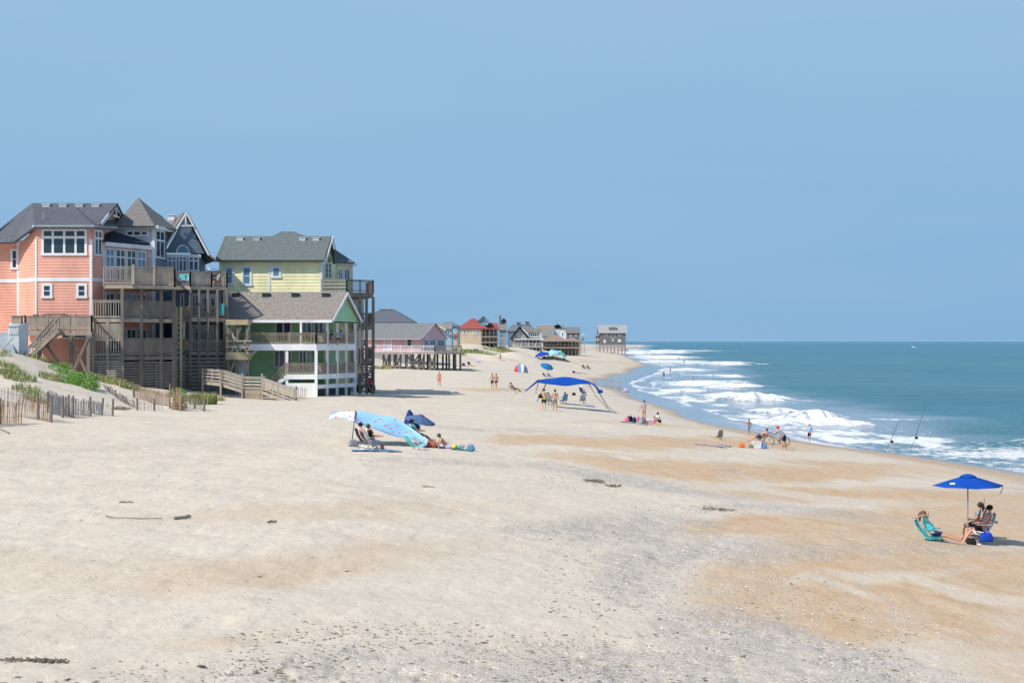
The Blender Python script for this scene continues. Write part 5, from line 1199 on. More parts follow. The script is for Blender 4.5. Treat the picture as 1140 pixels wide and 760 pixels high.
def flush_people():
    dg = bpy.context.evaluated_depsgraph_get(); dg.update(); fin = {}
    for o, name, mat, parent in JOBS:
        me = bpy.data.meshes.new_from_object(o.evaluated_get(dg)); me.name = name; me.materials.clear(); me.materials.append(mat)
        me.polygons.foreach_set('use_smooth', [True] * len(me.polygons)); fin.setdefault((parent.name, name), []).append((me, mat, parent))
    for o, *_ in JOBS: m_ = o.data; bpy.data.objects.remove(o); bpy.data.meshes.remove(m_)
    for (pn, name), lst in fin.items():
        if len(lst) > 1:                    # body and its finger chains become one mesh
            bm = bmesh.new()
            for me, _, _ in lst: bm.from_mesh(me)
            me = lst[0][0]; bm.to_mesh(me); bm.free(); me.polygons.foreach_set('use_smooth', [True] * len(me.polygons))
        ob = bpy.data.objects.new(name, lst[0][0]); COL.objects.link(ob); ob.parent = lst[0][2]
    JOBS.clear()
def _dir(p, ab=0.0, side=1): return Vector((side * math.sin(ab), math.cos(ab) * math.sin(p), -math.cos(ab) * math.cos(p)))
def person(label, loc, rz, pose, h=1.72, skin=0, shirt=None, shorts=None, hair=None, hat=None, sleeves=True, bikini=None, fingers=False, group=None, longhair=False, long_pants=False, rshirt=1.0):
    """one continuous body grown from a posed skeleton; local +Y is forward. Angles in degrees."""
    t = thing('person', label, 'person', loc, group, R(rz)); k = h / 1.75; g = pose.get
    sk = SKIN[skin]; hp = g('hip', .92) * k; b = R(g('lean', 2)); hd = R(g('head', 0)); td = Vector((0, math.sin(b), math.cos(b)))
    P = Vector((0, g('y', 0), hp)); Wst, Ch, Nk = P + td * .17 * k, P + td * .38 * k, P + td * .53 * k
    nd = Vector((0, math.sin(b * .45 + hd), math.cos(b * .45 + hd))); Hd = Nk + nd * .135 * k; Ht = Nk + nd * .225 * k; fw = Vector((0, nd.z, -nd.y))
    V = [P, Wst, Ch, Nk, Nk + nd * .06 * k, Hd, Ht, Hd + fw * .10 * k - nd * .01]; E = [(0, 1), (1, 2), (2, 3), (3, 4), (4, 5), (5, 6), (5, 7)]
    Rr = [(.14 * k, .11 * k), (.13 * k, .10 * k), (.15 * k, .11 * k), .062 * k, .055 * k, .092 * k, .065 * k, .022 * k]
    joints = {}
    for s, nm in ((-1, 'L'), (1, 'R')):
        ap, ae, aa = g('arm' + nm, g('arm', (5, 15, 12))); sh = Ch + Vector((s * .175 * k, 0, 0)) + td * .09 * k
        u = _dir(R(ap), R(aa), s); el = sh + u * .28 * k; f = _dir(R(ap + ae), R(aa) * .6, s); wr = el + f * .25 * k; 
        hnd = wr + f * .085 * k; tip = wr + f * .175 * k; n = len(V)
        V += [sh, sh.lerp(el, .5), el, wr, hnd]; Rr += [.062 * k, .05 * k, .041 * k, .029 * k, (.040 * k, .022 * k)]; E += [(2, n), (n, n + 1), (n + 1, n + 2), (n + 2, n + 3), (n + 3, n + 4)]
        joints['sh' + nm], joints['el' + nm], joints['wr' + nm] = sh, el, wr
        sd = Vector((1, 0, 0)) if abs(f.x) < .8 else Vector((0, 1, 0)); sd = (sd - f * sd.dot(f)).normalized(); pal = f.cross(sd).normalized()
        if not fingers: V.append(tip); Rr.append(.018 * k); E.append((n + 4, n + 5))
        else:
            for q, (off, ln) in enumerate(((-.027, .074), (-.009, .084), (.009, .079), (.027, .062))):
                r0 = hnd + sd * off * k; m1 = r0 + f * (.03 + ln * .5) * k; m2 = m1 + (f * .85 + pal * .5).normalized() * ln * .5 * k
                _skin('body', [r0, m1, m2], [(0, 1), (1, 2)], [.009, .0085, .007], sk, t, 1)
            r0 = wr + f * .03 * k - sd * .02 * k; m1 = r0 + (f * .6 - sd * .8).normalized() * .045 * k; _skin('body', [r0, m1, m1 + (f * .9 - sd * .3).normalized() * .035 * k], [(0, 1), (1, 2)], [.012, .010, .008], sk, t, 1)
        lp, lk, la = g('leg' + nm, g('leg', (2, 4, 4))); hj = P + Vector((s * .085 * k, 0, -.03 * k)); u = _dir(R(lp), R(la), s); kn = hj + u * .42 * k; f = _dir(R(lp - lk), R(la) * .6, s)
        an = kn + f * .42 * k; fd = Vector((0, f.z * -1, f.y)) if True else 0; fd = Vector((s * .12, -f.z, f.y)).normalized(); 
        toe = an + fd * .17 * k + f * .045 * k; n = len(V)
        V += [hj, hj.lerp(kn, .5), kn, kn.lerp(an, .4), an, an + fd * .05 * k + f * .04 * k, toe]; Rr += [.092 * k, .075 * k, .054 * k, .052 * k, .036 * k, .038 * k, (.035 * k, .02 * k)]
        E += [(0, n), (n, n + 1), (n + 1, n + 2), (n + 2, n + 3), (n + 3, n + 4), (n + 4, n + 5), (n + 5, n + 6)]; joints['hj' + nm], joints['kn' + nm], joints['an' + nm] = hj, kn, an
    JOBS_i = len(JOBS); _skin('body', V, E, Rr, sk, t)
    if shirt:
        sv = [Wst - td * .13 * k, Wst, Ch, Ch + td * .10 * k]; se = [(0, 1), (1, 2), (2, 3)]; sr = [(.155 * k * rshirt, .125 * k * rshirt), (.148 * k * rshirt, .12 * k * rshirt), (.165 * k, .125 * k), (.10 * k, .09 * k)]
        for nm in 'LR':
            sh, el, wr = joints['sh' + nm], joints['el' + nm], joints['wr' + nm]; n = len(sv); fr = .62 if sleeves is True else .12
            if sleeves == 'long': sv += [sh, el, el.lerp(wr, .9)]; sr += [.075 * k, .056 * k, .045 * k]; se += [(2, n), (n, n + 1), (n + 1, n + 2)]
            else: sv += [sh, sh.lerp(el, fr)]; sr += [.075 * k, .066 * k]; se += [(2, n), (n, n + 1)]
        _skin('shirt', sv, se, sr, shirt, t)
    if shorts:
        sv = [P + td * .07 * k, P]; sr = [(.15 * k, .12 * k), (.152 * k, .125 * k)]; se = [(0, 1)]
        for nm in 'LR':
            hj, kn, an = joints['hj' + nm], joints['kn' + nm], joints['an' + nm]; n = len(sv)
            if long_pants: sv += [hj, kn, kn.lerp(an, .85)]; sr += [.105 * k, .07 * k, .055 * k]; se += [(1, n), (n, n + 1), (n + 1, n + 2)]
            else: fr = .12 if bikini else .72; sv += [hj, hj.lerp(kn, fr)]; sr += [.104 * k, .092 * k]; se += [(1, n), (n, n + 1)]
        _skin('shorts', sv, se, sr, shorts, t)
    def capm(nm, mat, r, lift, back, flat=1.0, brim=False, tail=False):
        m = MB(); c = Hd + nd * lift * k - fw * back * k; m.ball((0, 0, 0), r * k, 12, (1, 1, flat)); q = Vector((0, 0, 1)).rotation_difference(nd)
        if brim: m.lathe([(.02, -.005), (r * 1.0 * k, -.008), (r * 1.75 * k, -.02), (r * 1.75 * k, -.028), (.02, -.02)], (0, .0, 0), 14) if brim == 'wide' else m.frame((-.07 * k, .04, -.02), (.14 * k, 0, 0), (0, .15 * k, -.02), (0, 0, .015))
        if tail: m.tube([(0, -.05, .02), (0, -.11 * k, -.06 * k), (0, -.10 * k, -.24 * k)], [.07 * k, .06 * k, .02], 8)
        m.v = [tuple(q @ Vector(v) + c) for v in m.v]; m.build(nm, mat, t, True, off=Vector((0, 0, 0)))
    if hair: capm('hair', hair, .105, .03, .022, .98, tail=longhair)
    if hat: capm('hat', hat, .112, .045, .0, .8, brim=('wide' if hat in (C_WHITE, C_LILAC) else True))
    if fingers:
        m = MB()
        for s in (-1, 1): m.ball(tuple(Hd + fw * .085 * k + Vector((s * .033 * k, 0, 0)) + nd * .012), .011, 6)
        m.build('eyes', C_HAIR, t, True, off=Vector((0, 0, 0)))
    return t
STAND = dict(hip=.915, lean=2, leg=(2, 4, 4), arm=(4, 12, 12))
WALK = dict(hip=.90, lean=4, legL=(22, 12, 2), legR=(-16, 22, 2), armL=(-20, 20, 10), armR=(22, 22, 10))
SIT = dict(hip=.30, lean=-22, leg=(72, 62, 8), arm=(35, 50, 16), y=0)
RECL = dict(hip=.24, lean=-38, leg=(84, 40, 8), arm=(20, 45, 20))
GROUND_SIT = dict(hip=.13, lean=-12, leg=(122, 105, 10), arm=(40, 40, 18))
GROUND_FLAT = dict(hip=.12, lean=-16, leg=(88, 4, 10), arm=(-25, 10, 14))

# ------------------------------------------------------------------ beach furniture
def beach_chair(name, label, loc, rz, fabric, frame=None, low=True, group=None, seat=.28, back=62, cat='chair', wide=.56):
    """folding beach chair, sitter faces local +Y"""
    frame = frame or M_alu; t = thing(name, label, cat, loc, group, R(rz)); w = wide / 2; O = Vector((0, 0, 0)); bk = R(back)
    bx, bz = -.22 - math.cos(bk) * .68, seat - .02 + math.sin(bk) * .68
    def strip(p, q, nm, n=5):
        p, q = Vector(p), Vector(q); m = MB(); nn = Vector((0, -(q - p).z, (q - p).y)).normalized()
        for i in range(n):
            a, b = p.lerp(q, i / n), p.lerp(q, (i + 1) / n); sg = lambda f: nn * (-.05 * math.sin(math.pi * f))
            m.slab([a + Vector((-w + .015, 0, 0)) + sg(i / n), a + Vector((w - .015, 0, 0)) + sg(i / n), b + Vector((w - .015, 0, 0)) + sg((i + 1) / n), b + Vector((-w + .015, 0, 0)) + sg((i + 1) / n)], .012)
        m.build(nm, fabric, t, off=O)
    strip((0, -.22, seat - .03), (0, .26, seat + .04), 'seat'); strip((0, bx, bz), (0, -.23, seat), 'backrest')
    m = MB()
    for s in (-w, w):
        m.tube([(s, .28, seat + .05), (s, -.24, seat - .03), (s, bx, bz + .02)], .014, 6); m.tube([(s * 1.06, .26, seat + .05), (s * 1.06, -.36, 0)], .013, 6); m.tube([(s * 1.06, -.30, seat * .55 + .3), (s * 1.06, .24, 0)], .013, 6)
        m.tube([(s * 1.08, .24, 0.005), (s * 1.08, -.36, 0.005)], .013, 6)
    m.tube([(-w, bx, bz + .02), (w, bx, bz + .02)], .014, 6); m.tube([(-w, .28, seat + .05), (w, .28, seat + .05)], .014, 6); m.build('frame', frame, t, True, off=O)
    for s in (-w, w): m = MB(); m.box(s * 1.08 - .025, s * 1.08 + .025, -.42, .14, seat + .24, seat + .265); m.build('armrest', frame, t, off=O)
    return t
def umbrella(label, loc, r, h, fabric, tilt=(0, 0), pole=None, drop=None, name='beach_umbrella', vent=True, group=None, n=8, valance=.0, a0=.2, ex=1.35):
    """pole, eight-panelled canopy with ribs; tilt leans the canopy about the pole top (degrees about x and y)"""
    t = thing(name, label, 'umbrella', loc, group); O = Vector((0, 0, 0)); drop = drop or r * .36; M = Euler((R(tilt[0]), R(tilt[1]), 0)).to_matrix(); top = Vector((0, 0, h - drop))
    m = MB(); m.tube([(0, 0, -.3), (0, 0, h - drop * .6)], .02, 8); m.build('pole', pole or M_alu, t, True, off=O)
    m = MB(); rings = 6; vs = []; n2 = n * 4
    for i in range(rings + 1):
        f = i / rings
        for j in range(n2):
            a = 2 * math.pi * j / n2 + a0; c = math.cos(((a - a0) % (2 * math.pi / n)) - math.pi / n) ; rr = r * f * (math.cos(math.pi / n) / c * .97 + .03)
            sc = 1 - abs(((a - a0) % (2 * math.pi / n)) / (math.pi / n) - 1) # 0 at a rib, 1 mid panel
            vs.append((math.cos(a) * rr, math.sin(a) * rr, drop * (1 - f ** ex) - .05 * sc * f * r * (.6 if valance == 0 else 1)))
    fs = [(i * n2 + j, i * n2 + (j + 1) % n2, (i + 1) * n2 + (j + 1) % n2, (i + 1) * n2 + j)[::-1] for i in range(rings) for j in range(n2)]
    k = len(vs); vs += [(x, y, z - .012) for x, y, z in vs]; fs += [tuple(i + k for i in f[::-1]) for f in fs] + [(rings * n2 + j, rings * n2 + (j + 1) % n2, rings * n2 + (j + 1) % n2 + k, rings * n2 + j + k)[::-1] for j in range(n2)]
    m.add([tuple(M @ Vector(v) + top) for v in vs], fs); cn = m.build('canopy', fabric, t, True, off=O)
    if vent:
        m = MB(); m.lathe([(r * .24, drop * .80), (r * .20, drop * .93), (r * .10, drop * 1.08), (.01, drop * 1.12)], (0, 0, 0), n * 2); m.v = [tuple(M @ Vector(v) + top) for v in m.v]; m.build('vent_cap', fabric, cn, True, off=O)
    m = MB()
    for j in range(n):
        a = 2 * math.pi * j / n + a0; e = Vector((math.cos(a) * r, math.sin(a) * r, -.02)); m.tube([M @ Vector((0, 0, drop * .9)) + top, M @ (e * .5 + Vector((0, 0, drop * .55))) + top, M @ e + top], .008, 5)
    m.build('ribs', M_steel_d, t, True, off=O)
    return t
def sheet(name, top, bot, mat, parent, th=.012, sag=.0, sub=4, wav=.04):
    """fabric between two edges of world points, tessellated, thickened"""
    T, B = [Vector(p) for p in top], [Vector(p) for p in bot]
    def sm(L):
        o = []
        for i in range(len(L) - 1):
            p0, p1, p2, p3 = L[max(i - 1, 0)], L[i], L[i + 1], L[min(i + 2, len(L) - 1)]
            for k in range(sub): f = k / sub; o.append(.5 * ((2 * p1) + (p2 - p0) * f + (2 * p0 - 5 * p1 + 4 * p2 - p3) * f * f + (3 * p1 - p0 - 3 * p2 + p3) * f ** 3))
        return o + [L[-1]]
    T, B = sm(T), sm(B); nr = 7; vs = []
    for i, (a, b) in enumerate(zip(T, B)):
        for j in range(nr): f = j / (nr - 1); vs.append(a.lerp(b, f) + Vector((0, 0, -sag * math.sin(math.pi * f) + wav * math.sin(i * .9 + j * .6))))
    fs = [(i * nr + j, i * nr + j + 1, (i + 1) * nr + j + 1, (i + 1) * nr + j) for i in range(len(T) - 1) for j in range(nr - 1)]; k = len(vs)
    lo = [v - Vector((0, 0, th)) for v in vs]; ed = [(i * nr, (i + 1) * nr) for i in range(len(T) - 1)] + [((i + 1) * nr + nr - 1, i * nr + nr - 1) for i in range(len(T) - 1)] + [(j + 1, j) for j in range(nr - 1)] + [((len(T) - 1) * nr + j, (len(T) - 1) * nr + j + 1) for j in range(nr - 1)]
    m = MB(); m.add(vs + lo, fs + [tuple(i + k for i in f[::-1]) for f in fs] + [(b, a, a + k, b + k) for a, b in ed]); return m.build(name, mat, parent, True)
def cooler(label, loc, rz, body, lid, s=1.0, name='cooler'):
    t = thing(name, label, 'cooler', loc, None, R(rz)); O = Vector((0, 0, 0)); m = MB(); w, d, h = .28 * s, .18 * s, .30 * s
    m.add([(-w * .92, -d * .92, 0), (w * .92, -d * .92, 0), (w * .92, d * .92, 0), (-w * .92, d * .92, 0), (-w, -d, h), (w, -d, h), (w, d, h), (-w, d, h)], [(3, 2, 1, 0), (4, 5, 6, 7), (0, 1, 5, 4), (1, 2, 6, 5), (2, 3, 7, 6), (3, 0, 4, 7)]); m.build('body', body, t, off=O)
    m = MB(); m.box(-w * 1.04, w * 1.04, -d * 1.06, d * 1.06, h + .003, h + .07 * s); m.build('lid', lid, t, off=O)
    m = MB(); m.tube([(-w * 1.06, 0, h * .7), (-w * 1.12, 0, h + .14 * s), (w * 1.12, 0, h + .14 * s), (w * 1.06, 0, h * .7)], .012, 6); m.build('handle', M_plast_w, t, True, off=O); return t
def bag(label, loc, rz, fabric, s=1.0, name='beach_bag', handle=True):
    t = thing(name, label, 'bag', loc, None, R(rz)); O = Vector((0, 0, 0)); rng = random.Random(label); m = MB(); n = 12; n = 20; prof = [(.17, 0), (.215, .015), (.22, .10), (.20, .20), (.165, .29), (.14, .325), (.05, .315)]; m.lathe([(r * s, z * s) for r, z in prof], (0, 0, 0), n)
    ph = rng.uniform(0, 6); sk_ = rng.uniform(-.25, .25)
    def sq(x, y, z):
        a = math.atan2(y, x); k = 1 / max(abs(math.cos(a)), abs(math.sin(a))) ** .75; f = 1 + .10 * math.sin(5 * a + ph + z * 9 / s) * min(1, z / s * 5); return (x * k * f * 1.2 + sk_ * z, y * k * f * .62, z * (1 + .16 * math.sin(2 * a + ph)))
    m.v = [sq(*v) for v in m.v]; m.build('body', fabric, t, True, off=O)
    if handle: m = MB(); m.tube([(-.1 * s, 0, .33 * s), (-.07 * s, 0, .46 * s), (.07 * s, 0, .46 * s), (.1 * s, 0, .33 * s)], .012, 5); m.build('handle', fabric, t, True, off=O)
    return t
def towel(label, loc, rz, mat, l=1.6, w=.8, group=None, mat2=None):
    rng = random.Random(label); nx, ny = 10, 6; c = Vector(loc); cs, sn = math.cos(R(rz)), math.sin(R(rz)); vs = []
    for i in range(nx + 1):
        for j in range(ny + 1):
            x, y = (i / nx - .5) * l, (j / ny - .5) * w; X, Y = c.x + x * cs - y * sn, c.y + x * sn + y * cs; vs.append((X, Y, H(X, Y) + .03 + .035 * rng.random()))
    fs = [(i * (ny + 1) + j, (i + 1) * (ny + 1) + j, (i + 1) * (ny + 1) + j + 1, i * (ny + 1) + j + 1) for i in range(nx) for j in range(ny)]; k = len(vs); m = MB(); m.add(vs, fs); m.add([(x, y, z - .1) for x, y, z in vs], [f[::-1] for f in fs])
    return tag(m.build('beach_towel', mat, None, True, off=c), label, 'towel', group)
def at(px, py, dy=0): g = ground(px, py); return g if not dy else Vector((g.x, g.y + dy, H(g.x, g.y + dy)))
def on_sea(px, py):
    D = (CAM_Z - .06) * F / (py - 380); return Vector(((px - 570) / F * D, D, max(.0, H((px - 570) / F * D, D))))
# ------------------------------------------------------------------ group under the royal blue umbrella, right foreground
def right_group():
    c = at(1077.5, 603); sc = F / c.y / 34.5
    umbrella('royal blue market umbrella with grey pole over the three sunbathers', c, 1.14 / sc, 2.16 / sc, C_BLUE, (0, 0), M_alu, .33 / sc, n=6, a0=0.0, ex=1.1)
    um = bpy.data.objects[[o.name for o in COL.objects if o.name.startswith('beach_umbrella')][-1]]; cn = [o for o in um.children if o.name.startswith('canopy')][0]
    m = MB(); m.add([(-.74, -.52, 1.905 / sc), (-.60, -.60, 1.91 / sc), (-.57, -.53, 1.95 / sc), (-.71, -.46, 1.945 / sc)], [(0, 1, 2, 3)]); m.add([(-.74, -.525, 1.90 / sc), (-.60, -.605, 1.905 / sc), (-.57, -.535, 1.945 / sc), (-.71, -.465, 1.94 / sc)], [(3, 2, 1, 0)]); m.build('logo_patch', C_WHITE, cn, off=Vector((0, 0, 0)))
    m = MB(); e = Vector((1.08, -.1, 1.84)) / sc
    m.tube([e, e + Vector((.02, 0, -.12)), e + Vector((-.07, .02, -.30))], .012, 5); m.build('strap', C_BLACK, cn, True, off=Vector((0, 0, 0)))
    # man in the silver chair, facing the left
    g = at(1090.5, 604.5); beach_chair('beach_chair', 'tall silver-grey folding chair under the shirtless man', g, 82, cloth('silver_grey_mesh', (.42, .46, .52)), M_alu, seat=.40, back=66)
    person('shirtless man in dark cap and black shorts leaning back in silver chair', g + Vector((-.0, -.0, 0)), 82, dict(hip=.52, y=-.10, lean=-26, legL=(78, 46, 5), legR=(84, 60, 9), armL=(34, 52, 14), armR=(30, 56, 16), head=14), 1.80, 3, None, C_BLACK, None, C_BLACK, fingers=True)
    bag('shiny blue drawstring bag hanging on the silver chair', g + Vector((.12, -.40, .10)), 10, cloth('bright_blue_nylon', (.012, .06, .42)), .85)
    bag('slumped black bag on the sand beside the silver chair', at(1081.5, 606), 0, C_BLACK, .62)
    # woman in turquoise with her arms behind her head
    g = at(1041, 601.5); beach_chair('beach_chair', 'low turquoise beach chair holding the woman in turquoise', g, -112, C_TURQ, C_TEAL, seat=.12, back=52)
    person('woman in turquoise top and dark shorts, arms folded behind her head', g, -112, dict(hip=.24, y=-.04, lean=-36, leg=(86, 14, 7), armL=(168, 128, 34), armR=(164, 124, 34), head=16), 1.82, 1, C_TURQ, C_NAVY, C_HAIRB, fingers=True, longhair=True, rshirt=1.12)
    # third sitter behind the man
    g = at(1083, 596.5); beach_chair('beach_chair', 'dark-framed beach chair mostly hidden behind the silver chair', g, 70, C_GREY, M_steel_d, seat=.36, back=70)
    person('dark-haired person in grey top seated behind the man in the cap', g, 70, dict(hip=.48, y=-.08, lean=-16, leg=(76, 70, 7), arm=(12, 70, 12), head=4), 1.68, 1, C_GREY, C_BLACK, C_HAIR, fingers=True, longhair=True)
    f = at(1105, 602, 0.6); m = MB(); m.lathe([(.02, .045), (.10, .045), (.135, .03), (.14, 0.0), (.12, 0.01)], (0, 0, 0), 18); o = m.build('frisbee', C_LIME, None, True, off=Vector((0, 0, 0))); o.location = f; tag(o, 'lime green flying disc lying on the sand behind the chair', 'frisbee')
    f = at(1071, 601); towel('small yellow towel on the sand under the man\'s knees', f, 10, C_YELL, .6, .35)
    g = at(1101, 600, .4); t = thing('beach_cart', 'wooden-handled pole leaning beside the silver chair', 'pole', g); m = MB(); m.tube([(-.15, .1, .0), (-.02, .1, 1.35)], .012, 6); m.build('rod', M_steel_d, t, True, off=Vector((0, 0, 0))); m = MB(); m.tube([(-.05, 0, .72), (.36, -.02, .56)], .03, 8); m.tube([(.24, -.015, .61), (.40, -.02, .54)], .048, 8); m.build('wooden_handle', M_wood_b, t, True, off=Vector((0, 0, 0))); m = MB(); m.tube([(.0, .05, .7), (.16, .1, 0)], .011, 6); m.build('leg', M_alu, t, True, off=Vector((0, 0, 0)))
    t.name = 'leaning_pole'
right_group()

# ------------------------------------------------------------------ group under the dotted tarp
def tarp_group():
    D = at(430, 496).y; m_t = bpy.data.materials.new('pale_blue_fabric_with_pink_spots'); n, l, b = nt(m_t); b.inputs['Roughness'].default_value = .8
    tc = n.new('ShaderNodeTexCoord'); vo = n.new('ShaderNodeTexVoronoi'); vo.inputs['Scale'].default_value = 3.1; mp = n.new('ShaderNodeMapping'); mp.inputs['Scale'].default_value = (1.0, .55, 1.4); l.new(tc.outputs['Object'], mp.inputs[0]); l.new(mp.outputs[0], vo.inputs['Vector'])
    nz = n.new('ShaderNodeTexNoise'); nz.inputs['Scale'].default_value = 9; l.new(tc.outputs['Object'], nz.inputs['Vector']); ad = n.new('ShaderNodeMath'); ad.operation = 'MULTIPLY_ADD'; l.new(nz.outputs[0], ad.inputs[0]); ad.inputs[1].default_value = .28; l.new(vo.outputs['Distance'], ad.inputs[2])
    ra = n.new('ShaderNodeMapRange'); ra.inputs[1].default_value = .34; ra.inputs[2].default_value = .39; l.new(ad.outputs[0], ra.inputs[0]); mx = n.new('ShaderNodeMix'); mx.data_type = 'RGBA'; mx.inputs[6].default_value = (.62, .06, .22, 1); l.new(ra.outputs[0], mx.inputs[0]); mx.inputs[7].default_value = (.27, .54, .74, 1); l.new(mx.outputs[2], b.inputs['Base Color'])
    m_w = m_t.copy(); m_w.name = 'white_fabric_with_pink_spots'; [x for x in m_w.node_tree.nodes if x.type == 'MIX'][0].inputs[7].default_value = (.74, .80, .84, 1)
    t = thing('beach_tarp', 'pale blue wind tarp with pink spots sloping down to the sand', 'shade tarp', at(430, 496))
    far, near = D + 2.2, D - .4
    sheet('canopy', [W(395, 457.3, far), W(415, 460, far), W(434, 463.5, far), W(456, 474, far - .5), W(476, 490.5, D)], [W(394.5, 469, near), W(414, 477, near), W(438, 484, near), W(458, 488.8, near), W(474, 492.6, near)], m_t, t, .012, .12)
    sheet('side_flap', [W(366, 462.5, far - 1), W(376, 457, far), W(386, 458.5, far), W(395.4, 457.2, far)], [W(364, 465.5, near + .8), W(376, 464.5, near + .6), W(386, 466, near + .3), W(394.8, 469, near)], m_w, t, .012, .1)
    m = MB(); m.tube([W(395.5, 457, far - .2), W(394, 472, near), W(392, 490, near)], .022, 7); m.tube([W(409, 484, near - 1.2), W(424, 504, D - 3.2)], .035, 7); m.build('pole', M_steel_d, t, True)
    for p, q in (((365, 463.5), (347, 484)), ((371, 459), (366, 488))): m = MB(); m.tube([W(*p, D + .5), at(*q)], .007, 4); m.build('guy_rope', C_WHITE, t)
    g = at(391, 498, 1.2); o = bag('dark grey sandbag anchoring the left end of the tarp', g, 30, C_GREY, .9, 'sandbag', False)
    # sitters under the tarp
    for i, (px, py, fb, sh, sk, ht, lab, cl, hr) in enumerate(((409, 499.5, C_BLACK, C_PINK, 0, C_BLACK, 'person in pink top and black cap seated under the spotted tarp', 'black beach chair farthest left under the spotted tarp', None), (418, 500, C_BLACK, C_BLACK, 1, None, 'person in black top seated under the middle of the tarp', 'black and white patterned chair under the middle of the tarp', C_HAIRB))):
        g = at(px, py + i * 1.0); beach_chair('beach_chair', cl, g, -70, fb if i == 0 else cloth('black_white_print', (.05, .05, .06), 0, (.7, .7, .72), 9), M_alu, seat=.34, back=64); person(lab, g, -70, dict(SIT, hip=.46, y=-.1), 1.72, sk, sh, C_DENIM if i else C_GREY, hr, ht)
    towel('blue-grey mat spread on the sand below the tarp sitters', at(419, 502), 0, C_DENIM, 2.2, .7)
    g = at(406, 495); 
    # navy closed umbrella standing upright and grey-blue tilted umbrella
    g = at(452, 492, 2.6); t2 = thing('closed_umbrella', 'navy beach umbrella half folded and standing upright behind the tarp', 'umbrella', g); z0 = CAM_Z - (480 - 380) / F * g.y - g.z; z1 = CAM_Z - (455.5 - 380) / F * g.y - g.z
    m = MB(); nn = 20; prof = [(.02, z1), (.10, z1 - .15), (.24, z1 - .55), (.33, z1 - .85), (.30, z0)]; vs = [(r * math.cos(2 * math.pi * j / nn) * (1 + .28 * math.cos(j * math.pi)) + .12 * (z1 - z), r * math.sin(2 * math.pi * j / nn) * (1 + .28 * math.cos(j * math.pi)), z) for r, z in prof for j in range(nn)]
    m.add(vs, [(i * nn + j, (i + 1) * nn + j, (i + 1) * nn + (j + 1) % nn, i * nn + (j + 1) % nn) for i in range(len(prof) - 1) for j in range(nn)] + [tuple(range((len(prof) - 1) * nn, len(prof) * nn))]); m.build('canopy', cloth('navy_nylon', (.02, .045, .22)), t2, True, off=Vector((0, 0, 0))); m = MB(); m.tube([(0.15, 0, -.2), (.02, 0, z1 + .08)], .02, 7); m.build('pole', M_alu, t2, True, off=Vector((0, 0, 0)))
    g = at(466, 493, 1.2); hh = CAM_Z - (461.5 - 380) / F * g.y - g.z; umbrella('slate blue beach umbrella tilted over a seated person, beside spotted tarp', g, .80, hh, cloth('slate_blue_nylon', (.10, .17, .33), .2), (8, 14), M_alu, .30)
    g = at(467, 493); beach_chair('beach_chair', 'teal beach chair in the shade of the slate blue umbrella', g, -75, C_TEAL, M_alu, seat=.34, back=62); person('person in teal shirt and dark hat reclining under the slate umbrella', g, -75, dict(SIT, hip=.46, y=-.1, lean=-30, leg=(80, 30, 8)), 1.74, 2, C_TEAL, C_BLACK, None, C_BLACK)
    beach_chair('beach_chair', 'empty low turquoise chair in front of the tarp\'s low end', at(466, 500), -60, C_TURQ, M_plast_w, seat=.16, back=50)
    bag('orange-red beach bag on the sand right of the tarp', at(480, 498), 0, cloth('brick_red_canvas', (.42, .12, .07)), .85); towel('long royal blue towel beyond the orange bag', at(489, 498), -8, C_BLUE, 1.5, .7)
    g = at(497, 499); person('shirtless brown-haired person sitting low on the sand past the tarp', g, -80, dict(GROUND_FLAT, lean=-38), 1.6, 1, None, C_LILAC, C_HAIRB)
    m = MB(); m.ball((0, 0, .13), .13, 14); o = m.build('beach_ball', C_YELL, None, True, off=Vector((0, 0, 0))); o.location = at(506, 500); tag(o, 'yellow ball resting between blue towels', 'ball')
    towel('turquoise towel lying right of the yellow ball', at(514, 501), -4, C_TEAL, 1.0, .6); bag('dark blue bag at the far right end of the towels', at(524, 501.5), 0, C_DENIM, .75); bag('small teal bag on the turquoise towel', at(512, 500.2), 40, C_TURQ, .5)
tarp_group()

